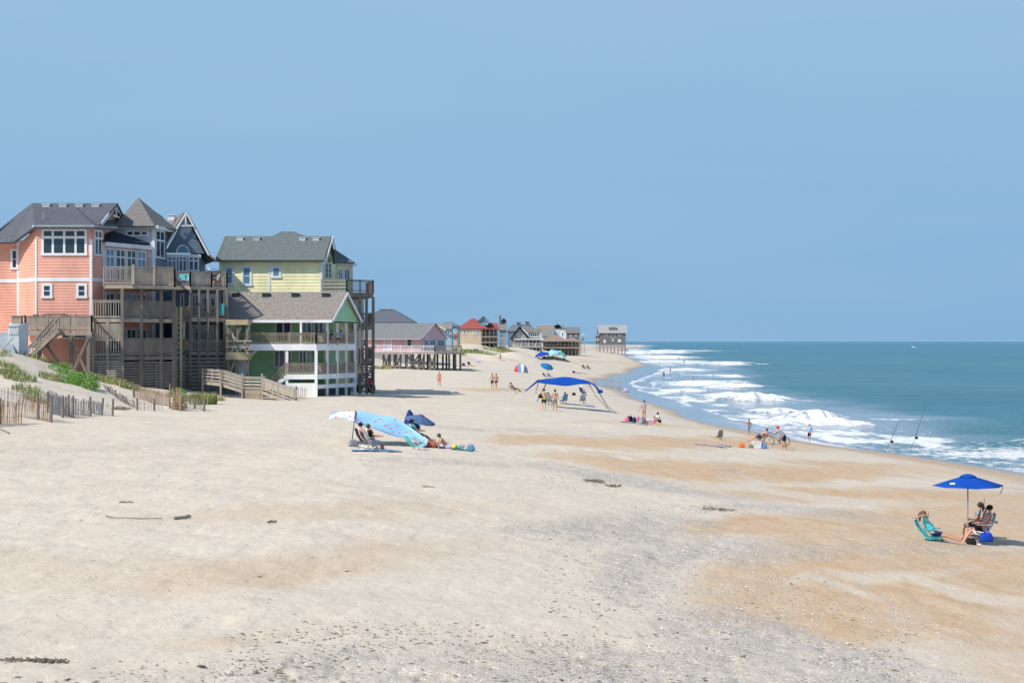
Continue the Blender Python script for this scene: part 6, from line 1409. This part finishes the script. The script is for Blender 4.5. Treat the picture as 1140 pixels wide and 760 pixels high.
# ------------------------------------------------------------------ blue canopy group in the middle
def canopy_group():
    D = at(612, 452).y; t = thing('beach_canopy', 'big royal blue canopy stretched on slanting poles over beachgoers', 'canopy', at(630, 450)); n_, f_ = D - 1.6, D + 2
    sheet('canopy', [W(600, 423.5, f_), W(611, 421, f_), W(625, 419.8, f_), W(640, 420.3, f_), W(653, 424.5, f_)], [W(597, 424.5, n_), W(612, 427.8, n_), W(630, 429, n_), W(647, 427.5, n_), W(660, 426.8, n_)], C_BLUE, t, .015, -.1, 4, .03)
    for (a, b, rr) in (((608, 427), (597, 446), .045), ((661, 427), (677, 451.5), .05), ((654, 424.5), (664, 440), .04), ((600, 423.5), (596, 436), .04)):
        m = MB(); e = ground(*b); m.tube([W(*a, n_ if a[1] > 425 else f_), e + Vector((0, 0, -.2))], rr, 7); m.build('pole', M_steel_d, t, True)
    for a, b, rr, mt in (((598, 424.5), (585, 435), .10, C_BLUE), ((585, 435), (572, 446), .03, C_WHITE), ((660, 427), (667, 433.5), .09, C_BLUE)):
        m = MB(); m.tube([W(*a, n_), W(*b, n_ - 1.2)], [rr, rr * .6], 6); m.build('guy_strap', mt, t, True)
    bag('royal blue sandbag hanging at the right corner of the canopy', W(668, 437.5, n_ + 1), 0, C_BLUE, .9, 'sandbag', False); g = at(674, 443); 
    person('standing man with black backpack and lime waistband, back to camera', at(605.5, 457), 10, dict(STAND, armL=(10, 70, 12)), 1.80, 0, None, C_BLACK, C_HAIR)
    g = at(605.5, 457); bag('black backpack carried by the man with lime waistband', g + Vector((-.26, -.05, 1.0)), 70, C_BLACK, .9, 'backpack'); 
    m = MB(); m.tube([(-.0, 0, .88), (0, 0, .99)], .175, 12); o = m.build('waist_towel', C_LIME, None, True, off=Vector((0, 0, 0))); o.location = g; tag(o, 'lime green towel tied round the waist of the backpack man', 'towel')
    person('standing man in olive shorts and grey towel, right of the backpack man', at(618, 457), 0, dict(STAND, arm=(6, 50, 14)), 1.78, 1, None, C_OLIVE, C_HAIR)
    for px, py, rz, sh, sk, hr, ht, fb, lab, cl in ((611.5, 450, -20, C_WHITE, 0, C_HAIRB, None, C_GREY, 'person in white seated between the two standing men', 'grey chair between the two standing men'), (627, 449.5, 30, C_SKY, 0, C_HAIR, None, C_DENIM, 'dark-haired person in pale blue seated under the canopy middle', 'blue chair with its back turned under the canopy middle'),
        (648.5, 449, 5, C_GREY, 0, C_HAIR, None, C_GREY, 'dark-haired person in a grey chair at the canopy\'s front edge', 'grey-green chair at the front edge of the canopy'), (649.5, 439.5, -60, C_LILAC, 0, None, C_WHITE, C_NAVY, 'person in white sunhat and lilac top under the canopy\'s right side', 'navy chair under the sunhat wearer')):
        g = at(px, py); beach_chair('beach_chair', cl, g, rz, fb, M_alu, seat=.34, back=70); person(lab, g, rz, dict(SIT, hip=.46, y=-.1), 1.7, sk, sh, C_NAVY, hr, ht)
    towel('long blue towel at the canopy\'s sunny front edge', at(643, 450.8), 0, C_BLUE, 3.4, .8); towel('red and orange towel beside the blue one, left', at(632, 449.5), 0, C_ORANGE, .8, .6); bag('dark rucksack alone on the sand behind the canopy', at(638.5, 440), 0, C_BLACK, .9)
    g = at(573, 437.5); beach_chair('beach_chair', 'reclining dark chair left of the canopy in full sun', g, -75, C_OLIVE, M_alu, seat=.42, back=48); person('dark-tanned sunbather stretched in a reclining chair left of the canopy', g, -75, dict(RECL, hip=.52, y=-.06), 1.78, 2, None, C_BLACK, C_HAIR)
canopy_group()

# ------------------------------------------------------------------ farther groups on the sand
def far_groups():
    g = at(580, 414.5); k = g.y / F; t = thing('dome_tent', 'red, white and blue pop-up beach dome tent', 'tent', g); w, h = 7.6 * k, 9.6 * k
    mats = [C_RED, C_RED, C_DENIM, C_WHITE, C_DENIM, C_LILAC]
    m = MB(); na, nb = 18, 8
    for i in range(na):
        for j in range(nb):
            def q(i, j): a, b = math.pi * i / na, math.pi / 2 * j / nb; return (-w * math.cos(a) * (1 - .15 * (j / nb)), -w * .9 * math.sin(b) * math.sin(a) * .9 + w * .3, h * math.sin(a) * math.cos(b) * 1.0)
            m.mi = min(5, i * 6 // na); m.add([q(i, j), q(i + 1, j), q(i + 1, j + 1), q(i, j + 1)], [(3, 2, 1, 0)])
    m.build('shell', mats, t, False, off=Vector((0, 0, 0))); m = MB(); m.tube([(-w * math.cos(math.pi * i / 14), w * .3, h * math.sin(math.pi * i / 14)) for i in range(15)], .03, 6); m.build('hoop', M_steel_d, t, True, off=Vector((0, 0, 0)))
    m = MB(); m.prism([(-w, w * .3), (w, w * .3), (w * .8, -w * .5), (-w * .8, -w * .5)], -.3, .03); m.build('groundsheet', C_GREY, t, off=Vector((0, 0, 0)))
    g = at(609, 420, 2); umbrella('mid-blue beach umbrella tilted steeply, beyond the royal canopy', g, 1.3, CAM_Z - (404.8 - 380) / F * g.y - g.z, cloth('mid_blue_nylon', (.03, .20, .48), .2), (26, 18), M_alu, .5)
    for px, py, fb, lab in ((608, 421, C_BLACK, 'black reclining chair left of its blue neighbour beyond the canopy'), (613.5, 421.5, C_BLUE, 'bright blue reclining chair beyond the canopy top')): beach_chair('beach_chair', lab, at(px, py), -60, fb, M_alu, seat=.4, back=55)
    for px, py, lab, sk, sh, so, ps in ((548, 432.5, 'slim tanned walker on the left of a strolling pair', 1, None, C_BLACK, STAND), (552.5, 432.2, 'tanned walker on the right of a strolling pair', 1, None, C_NAVY, WALK), (489, 430, 'lone tanned walker in tan shorts near the pink house pilings', 1, None, C_ORANGE, STAND), (557, 401.5, 'small distant figure in red walking below the dunes', 2, None, C_RED, WALK),
                                   (717, 469, 'standing woman in grey swimwear beside a pile of beach things', 1, C_GREY, C_GREY, dict(STAND, arm=(12, 30, 14)))):
        person(lab, at(px, py), 165 if px < 700 else 140, ps, 1.78 if px < 560 else 1.72, sk, sh, so, C_HAIRB if px != 489 else C_HAIRL, None, sleeves=False, bikini=px > 700)
    towel('red and pink blankets by the pilings of the pink house', at(519, 407.5), 0, C_RED, 4.5, 2.5); beach_chair('beach_chair', 'dark chair on the red blankets near the pilings', at(523, 407), -30, C_BLACK, M_alu); beach_chair('beach_chair', 'lilac-white chair standing alone right of the red blankets', at(533.5, 406.5), -30, C_LILAC, M_plast_w, seat=.6, back=75, wide=1.0)
    bag('navy bag dropped on the red blankets by the pilings', at(516, 406.8), 0, C_NAVY, 1.4)
    # cluster of distant umbrellas
    for px, py, top, r, mt, tl, lab in ((603, 399, 391.5, 2.0, C_BLUE, (10, -14), 'distant royal blue umbrella, left of three before the long brown-roofed house'), (615, 399, 389.3, 2.3, C_SKY, (6, -10), 'distant sky blue umbrella in the middle of three before brown-roofed house'), (623, 400, 390.2, 2.2, cloth('aqua_nylon', (.20, .62, .58), .2), (4, 22), 'distant aqua umbrella leaning seaward, right of three')):
        g = at(px, py); umbrella(lab, g, r, CAM_Z - (top - 380) / F * g.y - g.z, mt, tl, M_alu, r * .4, group='umbrellas before the brown-roofed house')
    for i, (px, py, sh) in enumerate(((599.5, 399.5, C_NAVY), (602, 400, C_WHITE), (606, 399.5, C_BLACK), (611, 399.8, C_DENIM), (616, 399.5, C_BLACK), (620, 400.2, C_PINK), (628, 400.8, C_TURQ))):
        person(('person in navy seated at left edge of the distant umbrellas', 'person in white seated under the distant royal umbrella', 'person in black seated right of the distant royal umbrella', 'person in faded blue seated between distant umbrellas', 'person in black seated under the sky blue umbrella', 'person in pink seated under the aqua umbrella', 'person in turquoise seated seaward of the aqua umbrella')[i], at(px, py), 150 + i * 14, dict(GROUND_SIT), 1.8, i % 3, sh, C_BLACK, C_HAIR)
    for px, py, lab, sh in ((650, 410.5, 'dark-dressed sunbather seated far up the beach, left of two', C_BLACK), (655, 411, 'sunbather in olive seated far up the beach, right of two', C_OLIVE)):
        g = at(px, py); person(lab, g, -70, dict(SIT, hip=.42), 1.8, 2, sh, C_BLACK, C_HAIR); beach_chair('beach_chair', 'distant low chair of the ' + ('dark-dressed sunbather' if px == 650 else 'olive-dressed sunbather'), g, -70, sh, M_steel_d)
    towel('red towel on the sand beyond the canopy\'s right pole', at(648, 415.5), 0, C_RED, 2.2, 1.6); towel('green towel left of the distant red one', at(643, 415.3), 0, C_TEAL, 1.6, 1.4); bag('small dark bag left of the green towel', at(639, 415), 0, C_BLACK, 1.2)
    bag('grey windbreak bundle alone on the sand near the wet edge', at(697, 436), 0, C_LILAC, 1.6)
    # pile and family at the water side
    for px, py, m_, s_, lab in ((697.5, 469.5, C_PINK, .9, 'pink bag at the left end of the family pile'), (701.5, 469, C_BLACK, 1.1, 'black bag second from left in the family pile'), (706, 470.5, C_NAVY, 1.1, 'navy bag in the middle of the family pile'), (710.5, 469, C_PINK, 1.0, 'larger pink bag in the middle of the family pile'), (714.5, 472, C_GREY, 1.2, 'grey bag at the front of the family pile'), (716, 470, C_BLUE, 1.0, 'blue bag at the standing woman\'s feet')): bag(lab, at(px, py), px * 7 % 90, m_, s_)
    towel('dark striped towel under the family pile of bags', at(706, 471), 0, C_GREY, 2.0, .8); bag('red pail-shaped bag right of the standing woman', at(719, 471.8), 0, C_RED, .7); cooler('small pale blue cooler between the standing woman and the seated child', at(723, 471.5), 10, C_SKY, M_plast_w, .8)
    person('child in pink swimsuit sitting by the pale blue cooler', at(727, 472), 120, GROUND_FLAT, 1.15, 0, C_PINK, C_PINK, C_HAIRB); person('woman in white shirt and navy shorts kneeling over the child', at(735, 471.8), 100, dict(GROUND_SIT, lean=22, hip=.22), 1.66, 1, C_WHITE, C_NAVY, C_HAIR); towel('small yellow towel at the kneeling woman\'s feet', at(734, 473), 0, C_YELL, .7, .4)
far_groups()

def bike_group():
    # child, lounger, bicycle and man with the red cap near the surf
    person('boy in dark green trunks standing at the edge of the wet sand', at(834, 483.5), 150, dict(WALK), 1.42, 2, None, C_TEAL, C_HAIR)
    g = at(800, 489); beach_chair('beach_chair', 'upright grey slung chair standing empty left of the sunbather', g, 20, cloth('grey_green_canvas', (.23, .24, .20)), M_alu, seat=.22, back=72, wide=.5).scale = (.75, .75, .75)
    g = at(845, 492.5); beach_chair('lounge_chair', 'reclining lounge chair with orange-tanned sunbather near the bicycle', g, 98, C_GREY, M_steel_d, seat=.34, back=32, cat='lounge chair'); person('orange-tanned sunbather lying back with knees bent on the lounge chair', g, 98, dict(hip=.44, y=-.05, lean=-58, leg=(86, 40, 7), arm=(10, 40, 14), head=14), 1.76, 3, None, C_NAVY, C_HAIRB)
    towel('mauve towel spread on the sand left of the orange towel', at(791, 496), 0, C_LILAC, 2.0, .8); towel('dark scarf-like towel at the mauve towel\'s right end', at(806, 496.6), 0, C_NAVY, .9, .5); bag('bright orange bag left of the white cooler', at(826, 497.8), 0, C_ORANGE, .7)
    cooler('white cooler on the sand before the sunbather', at(842, 498.5), 8, M_plast_w, M_plast_w, 1.05); bag('navy bag right of the white cooler', at(849.5, 499), 0, C_DENIM, 1.0); bag('small olive bag between the orange bag and the cooler', at(836, 498.5), 0, C_OLIVE, .6)
    # bicycle, facing the left
    g = at(865, 496.5); t = thing('bicycle', 'fat-tyred beach bicycle leaning beside the man in the red cap', 'bicycle', g, None, R(172)); O = Vector((0, 0, 0)); t.rotation_euler = (0, R(0), R(165))
    for x in (-.52, .52):
        m = MB(); m.tube([(x + .33 * math.cos(a * math.pi / 12), 0, .34 + .33 * math.sin(a * math.pi / 12)) for a in range(25)], .035, 7, False); wh = m.build('wheel', pm('tan_tyre_rubber', (.16, .14, .10), .8), t, True, off=O); m = MB()
        for a in range(10): m.tube([(x, 0, .34), (x + .31 * math.cos(a * math.pi / 5), 0, .34 + .31 * math.sin(a * math.pi / 5))], .006, 4)
        m.tube([(x, -.05, .34), (x, .05, .34)], .03, 8); m.build('spokes', M_alu, wh, True, off=O)
    m = MB()
    for p in ([(-.52, 0, .34), (-.12, 0, .30), (.34, 0, .78), (-.22, 0, .72), (-.12, 0, .30)], [(-.52, 0, .34), (-.22, 0, .72)], [(.52, 0, .34), (.40, 0, .62), (.31, 0, .92)]): m.tube(p, .022, 7)
    m.build('frame', pm('olive_bike_paint', (.14, .15, .11), .4), t, True, off=O); m = MB(); m.tube([(.22, -.30, .98), (.31, -.1, .95), (.31, .1, .95), (.22, .30, .98)], .015, 6); m.build('handlebar', M_steel_d, t, True, off=O)
    m = MB(); m.tube([(-.22, 0, .70), (-.26, 0, .86)], .014, 6); m.ball((-.28, 0, .89), .12, 10, (1.2, .7, .4)); m.build('saddle', C_BLACK, t, True, off=O); m = MB(); m.tube([(-.12, -.1, .30), (-.12, -.14, .14)], .012, 5); m.tube([(-.12, .1, .30), (-.12, .14, .46)], .012, 5); m.build('pedal_cranks', M_steel_d, t, True, off=O)
    person('man in red cap, grey long-sleeved top and navy shorts bending over the bicycle', at(873, 500.5), 62, dict(hip=.86, lean=46, legL=(14, 14, 4), legR=(-4, 6, 6), arm=(52, 22, 8), head=-10), 1.80, 3, C_GREY, C_NAVY, None, C_RED, sleeves='long')
    person('woman in pale blue top and navy shorts walking out of the surf', at(901, 493), 150, WALK, 1.70, 3, C_SKY, C_NAVY, C_HAIRL, sleeves=False)
bike_group()

def rods():
    for (bx, by), (tx, ty), lab in (((986.8, 503), (1002.2, 465), 'shorter surf fishing rod in a sand spike at the water\'s edge'), ((1013.6, 503.5), (1031, 450), 'taller surf fishing rod in a sand spike, nearer the right')):
        g = at(bx, by); D = g.y; tip = W(tx, ty, D + .3); d = tip - g; t = thing('fishing_rod', lab, 'fishing rod', g, 'fishing rods in sand spikes'); rot = lambda f: g + d * f + Vector((.0, 0, .25 * f * (1 - f)))
        m = MB(); m.tube([rot(f) for f in (.08, .3, .5, .75, 1)], [.03, .026, .021, .016, .011], 7); m.build('rod', M_steel_d, t, True); m = MB(); m.tube([g + Vector((0, 0, -.4)), rot(.26)], .035, 8); m.build('sand_spike', pm('pvc_grey_white', (.62, .63, .64), .5), t, True)
        m = MB(); c = rot(.30) + Vector((.12, 0, -.04)); m.ball(tuple(c), .12, 10, (1.1, .8, .9)); m.tube([c, rot(.30)], .025, 6); m.tube([c, c + Vector((0, -.16, .1))], .015, 5); m.build('reel', C_BLACK, t, True); 
        m = MB()
        for f in (.45, .62, .8, .95): q = rot(f); m.lathe([(.03, 0), (.035, .008), (.03, .016)], (q.x + .03, q.y, q.z), 8, (0, 1, 0))
        m.build('line_guide', M_alu, t, True)
rods()

def bathers():
    for px, py, rz, ps, sk, so, lab, sea_ in ((739, 420.5, 30, STAND, 2, C_BLACK, 'bather in black standing on the wet sand, left of the wading pairs', 1), (746.3, 414.8, 60, WALK, 2, C_BLACK, 'bather in dark trunks at the foam\'s edge beyond the black-clad one', 1), (763.8, 426.5, 160, STAND, 1, C_PINK, 'small wading child left of the bather in red', 1), (771.5, 427, 20, WALK, 3, C_RED, 'bather in red shorts wading right of the child', 1),
        (761.5, 405, 0, STAND, 2, C_NAVY, 'bather crouching in far foam beyond the wading pairs', 1), (755.6, 400.5, 0, STAND, 2, C_BLACK, 'tiny bather farthest out in the far foam', 1), (813.5, 406, 0, STAND, 2, C_BLACK, 'lone swimmer waist deep beyond the breakers', 1), (719.8, 394.6, 0, STAND, 2, C_BLACK, 'distant figure standing near the stilt house surf', 1), (725, 395, 40, GROUND_SIT, 2, C_BLACK, 'left figure of a distant crouching pair by the surf', 1), (728.2, 394.8, -40, STAND, 2, C_NAVY, 'right figure of a distant pair by the surf', 1),
        (682, 394.8, 10, WALK, 2, C_OLIVE, 'distant walker below the stilt house pilings', 0), (650.5, 392.6, 10, STAND, 2, C_BLACK, 'distant figure beside the small lookout deck', 0), (611, 389.5, 0, STAND, 2, C_NAVY, 'distant figure standing before the shingled porch', 0)):
        g = on_sea(px, py) if sea_ else at(px, py)
        if 'lone swimmer' in lab: g.z = -.85
        if 'small wading child' in lab: person(lab, Vector((g.x, g.y, max(H(g.x, g.y), -.06))), rz, ps, 1.3, sk, C_PINK, so, C_HAIR); continue
        g.z = max(H(g.x, g.y), -.06) if sea_ and 'lone' not in lab else g.z; person(lab, g, rz, ps, 1.8, sk, None, so, C_HAIR)
bathers()

# ------------------------------------------------------------------ life on the decks
def deck_life():
    z = z_side
    for px, rz, cl, lab in ((36, 60, C_OLIVE, 'brown folded chair at the left end of the coral house deck'), (54.5, -90, C_DENIM, 'blue-grey chair left of the low table on the coral house deck'), (69.5, 90, C_GREY, 'grey chair just right of the low table on the coral deck'), (79.5, 90, C_GREY, 'grey chair farthest right of the table on the coral deck')):
        c = W(px, 367, 138.5); beach_chair('deck_chair', lab, Vector((c.x, c.y, z)), rz, cl, M_steel_d, seat=.62, back=74, group='chairs on the coral house deck', wide=.62)
    c = W(62, 367, 138.5); t = thing('deck_table', 'low brown table between chairs on the coral house deck', 'table', Vector((c.x, c.y, z))); m = MB(); m.box(-.75, .75, -.4, .4, 1.28, 1.34); m.build('top', M_wood_d, t, off=Vector((0, 0, 0)))
    for x in (-.6, .6):
        for y in (-.3, .3): m = MB(); m.box(x - .04, x + .04, y - .04, y + .04, 0, 1.28); m.build('leg', M_wood_d, t, off=Vector((0, 0, 0)))
    zt, zm, zl = zt_blue
    for px, lab, cl in ((200, 'turquoise chair at the left of the blue house top deck', C_TURQ), (204.5, 'turquoise chair with its mate right of it on the top deck', C_TURQ), (217, 'pale lilac chair near the middle of the blue house top deck', C_LILAC)): c = xy(px, 148.8); beach_chair('deck_chair', lab, Vector((c[0], c[1], zt)), 160, cl, M_plast_w, seat=.5, back=72, group='chairs on the blue house top deck', wide=.62)
    c = xy(237, 150.5); t = thing('covered_grill', 'grill under a dark fitted cover on the blue house top deck', 'grill', Vector((c[0], c[1], zt))); m = MB(); m.add([(-.7, -.35, .1), (.7, -.35, .1), (.7, .35, .1), (-.7, .35, .1), (-.62, -.3, 1.1), (.62, -.3, 1.1), (.62, .3, 1.1), (-.62, .3, 1.1)], [(0, 1, 5, 4), (1, 2, 6, 5), (2, 3, 7, 6), (3, 0, 4, 7), (3, 2, 1, 0)]); m.tube([(-.62, 0, 1.12), (.62, 0, 1.12)], .3, 14); m.build('cover', C_BLACK, t, off=Vector((0, 0, 0)))
    m = MB(); m.tube([(-.6, -.3, 1.5), (-.2, -.32, 1.62), (.6, -.3, 1.5)], .04, 6); m.build('handle', M_alu, t, True, off=Vector((0, 0, 0)))
    c = xy(242, 149.6); person('person in sky blue seated by the grill on blue house top deck', Vector((c[0], c[1], zt)), 120, dict(SIT, hip=.55), 1.75, 0, C_SKY, C_NAVY, C_HAIR)
    for px, lab, sh, h_ in ((228.5, 'person in dark cap and teal top on the blue house middle deck', C_TEAL, C_BLACK), (237, 'person in black standing second on the blue house middle deck', C_BLACK, C_BLACK)): c = xy(px, 149.6); person(lab, Vector((c[0], c[1], zm)), 100, dict(STAND), 1.72, 1, sh, C_NAVY, None, h_)
    c = W(247, 341, 147.95); m = MB(); m.frame(c + Vector((-.28, -.03, -.75)), (.5, 0, 0), (0, -.05, .0), (0, 0, 1.0)); m.frame(c + Vector((-.28, -.03, .2)), (.5, 0, 0), (0, .3, 0), (0, 0, .05)); tag(m.build('beach_towel', C_TEAL, None, off=c), 'teal towel hung over the blue house middle deck rail', 'towel')
    zu, zlo = z_green
    for px, D, lab, sh in ((342, 150.8, 'person in black seated on the green house upper porch', C_BLACK), (367.5, 151.6, 'person in dark blue leaning on the green house sea-end porch', C_NAVY), (377.5, 152.8, 'person in sky blue seated at the green house sea-end porch', C_SKY)):
        c = xy(px, D); person(lab, Vector((c[0], c[1], zu)), 150, dict(SIT, hip=.5), 1.75, 1, sh, C_NAVY, C_HAIR)
    c = xy(407, 164); t = thing('utility_trailer', 'dark trailer with red barrel under the yellow house decks', 'trailer', Vector((c[0], c[1], H(*c)))); m = MB(); m.box(-.9, .9, -.6, .6, .45, .7); m.build('bed', M_steel_d, t, off=Vector((0, 0, 0)))
    for x in (-.6, .6): m = MB(); m.lathe([(.1, -.1), (.4, -.1), (.42, 0), (.4, .1), (.1, .1)], (x, -.65, .4), 16, (0, 1, 0)); m.build('wheel', C_BLACK, t, True, off=Vector((0, 0, 0)))
    m = MB(); m.lathe([(.3, 0), (.34, .2), (.34, .6), (.28, .75)], (.25, 0, .7), 14); m.build('barrel', C_RED, t, True, off=Vector((0, 0, 0)))
deck_life()
flush_people()

# ------------------------------------------------------------------ litter of the tide line
def litter():
    rng = np.random.default_rng(5)
    def scatter(zones, n): 
        o = []
        w = np.array([z[4] for z in zones], float); w /= w.sum()
        for z, k in zip(zones, (w * n).astype(int)):
            px = rng.uniform(z[0], z[1], k); py = z[2] + (z[3] - z[2]) * rng.random(k) + (px - z[0]) / (z[1] - z[0]) * (z[5] if len(z) > 5 else 0)
            o.append(np.stack([px, py], 1))
        P = np.concatenate(o); D = (CAM_Z - 3.0) * F / (P[:, 1] - 380)
        for _ in range(4): X = (P[:, 0] - 570) / F * D; D = (CAM_Z - height(X, D)) * F / (P[:, 1] - 380)
        return (P[:, 0] - 570) / F * D, D
    def chips(name, label, X, Y, smin, smax, flat, mats, cat):
        keep = vnoise(X / 1.6, Y / 2.6, 111) + .4 * rng.random(len(X)) > .45; X, Y = X[keep], Y[keep]; Z = height(X, Y); m = MB()
        for x, y, z in zip(X, Y, Z):
            s = rng.uniform(smin, smax) * (1 if rng.random() < .85 else 1.9); a = rng.uniform(0, 3.14); c_, s_ = math.cos(a), math.sin(a); r = rng.uniform(.2, .6); t = s * flat
            q = [(-s, 0), (-s * .2, -s * r), (s, s * .1), (s * .1, s * r)]; m.mi = int(rng.integers(0, len(mats))); dz = rng.uniform(-.3, .5) * t
            m.add([(x + u * c_ - v * s_, y + u * s_ + v * c_, z + dz + t * (.2 if i % 2 else -.3)) for i, (u, v) in enumerate(q)] + [(x, y, z + t * 1.2 + dz)], [(0, 1, 4), (1, 2, 4), (2, 3, 4), (3, 0, 4)])
        o = m.build(name, mats); o['kind'] = 'stuff'; tag(o, label, cat)
    weed = pm('dry_seaweed', (.165, .14, .105), .95, .4, 8); twig = pm('sea_bleached_twig', (.20, .165, .12), .95, .3, 8); sh1 = pm('white_shell', (.72, .68, .64), .5, .1, 12); sh2 = pm('mauve_grey_shell', (.42, .37, .37), .6, .15, 12)
    X, Y = scatter([(0, 330, 735, 765, .5), (250, 1020, 700, 765, 3.2), (330, 700, 690, 720, .6), (600, 790, 585, 690, 1.3), (560, 700, 578, 600, .5), (600, 680, 528, 545, .7), (400, 620, 505, 520, .6), (690, 830, 560, 572, .5), (820, 960, 640, 740, .7), (0, 220, 500, 600, .35), (40, 560, 560, 690, .25)], 5200)
    chips('seaweed_and_shade_flakes', 'dark seaweed scraps and footprint shadows drawn as flakes along the tide lines', X, Y, .015, .05, .13, [weed, twig, twig], 'seaweed')  # dark flakes: seaweed debris, with footprint shadows put in as flakes
    X, Y = scatter([(680, 1000, 600, 700, 3), (760, 1080, 660, 760, 3), (590, 800, 515, 555, 1.6), (560, 800, 575, 620, 1.5), (300, 1000, 700, 765, 1.2), (760, 1140, 560, 760, 1.2), (640, 820, 600, 660, 1)], 9000)
    chips('shell_litter', 'white and mauve broken shells scattered over the shell beds', X, Y, .009, .024, .4, [sh1, sh2, sh2], 'shells')
    def stick(label, a, b, r, name='driftwood_stick', cat='driftwood'):
        p, q = ground(*a), ground(*b); m = MB(); k = 5; rr = random.Random(label); pts = [p.lerp(q, i / k) + Vector((0, rr.uniform(-.06, .06), r * .6 + rr.uniform(-.01, .03))) for i in range(k + 1)]; m.tube(pts, [r * rr.uniform(.7, 1.1) for _ in pts], 7)
        tag(m.build(name, M_wood if r > .04 else twig, None, False, off=p), label, cat)
    stick('long thin bleached stick lying left of the short log', (117, 575.8), (180, 578.5), .018); stick('short thick dark log chunk on the bare sand', (193, 578.5), (212, 576.3), .055, 'driftwood_log'); stick('small dark stick alone in the left middle sand', (298, 582), (308, 580.8), .028); stick('pale stick above the log chunk', (133, 559.5), (148, 559.6), .02)
    stick('flat dark bit of driftwood below the tarp', (470, 542), (484, 543), .03); stick('dark stick at the foot of the rusty fence', (1, 478), (10, 482.5), .04); stick('bent dark plank below the reddish bush', (195, 447), (228, 450), .045)
    def clump(label, px, py, w, h, n):
        g = ground(px, py); rr = random.Random(label); m = MB()
        for _ in range(n):
            x, y = g.x + max(-1.6, min(1.6, rr.gauss(0, 1))) * w * .36, g.y + max(-1.6, min(1.6, rr.gauss(0, 1))) * h * .5; z = H(x, y); a = rr.uniform(0, 6.28); l = rr.uniform(.05, .16); dx, dy = l * math.cos(a), l * math.sin(a) * .6; b = rr.uniform(.0, .03)
            m.bar((x, y, z + .01), (x + dx, y + dy, z + b + .02), .014, .02)
        tag(m.build('seaweed_clump', weed, None, off=g), label, 'seaweed')
    clump('low mound of dry seaweed at the lower left corner of the sand', 42, 736, .75, .12, 90); clump('largest seaweed clump in the shell bed below the tarp towels', 662, 536, .6, 1.1, 110); clump('small seaweed clump right of the largest one', 682, 541, .4, .5, 60); clump('thin seaweed strip on the pale shells at right', 800, 567, .9, .6, 70)
    pass
    clump('scattered dead twigs on the slope below the grey fence posts', 135, 455, .9, 1.2, 260)
litter()
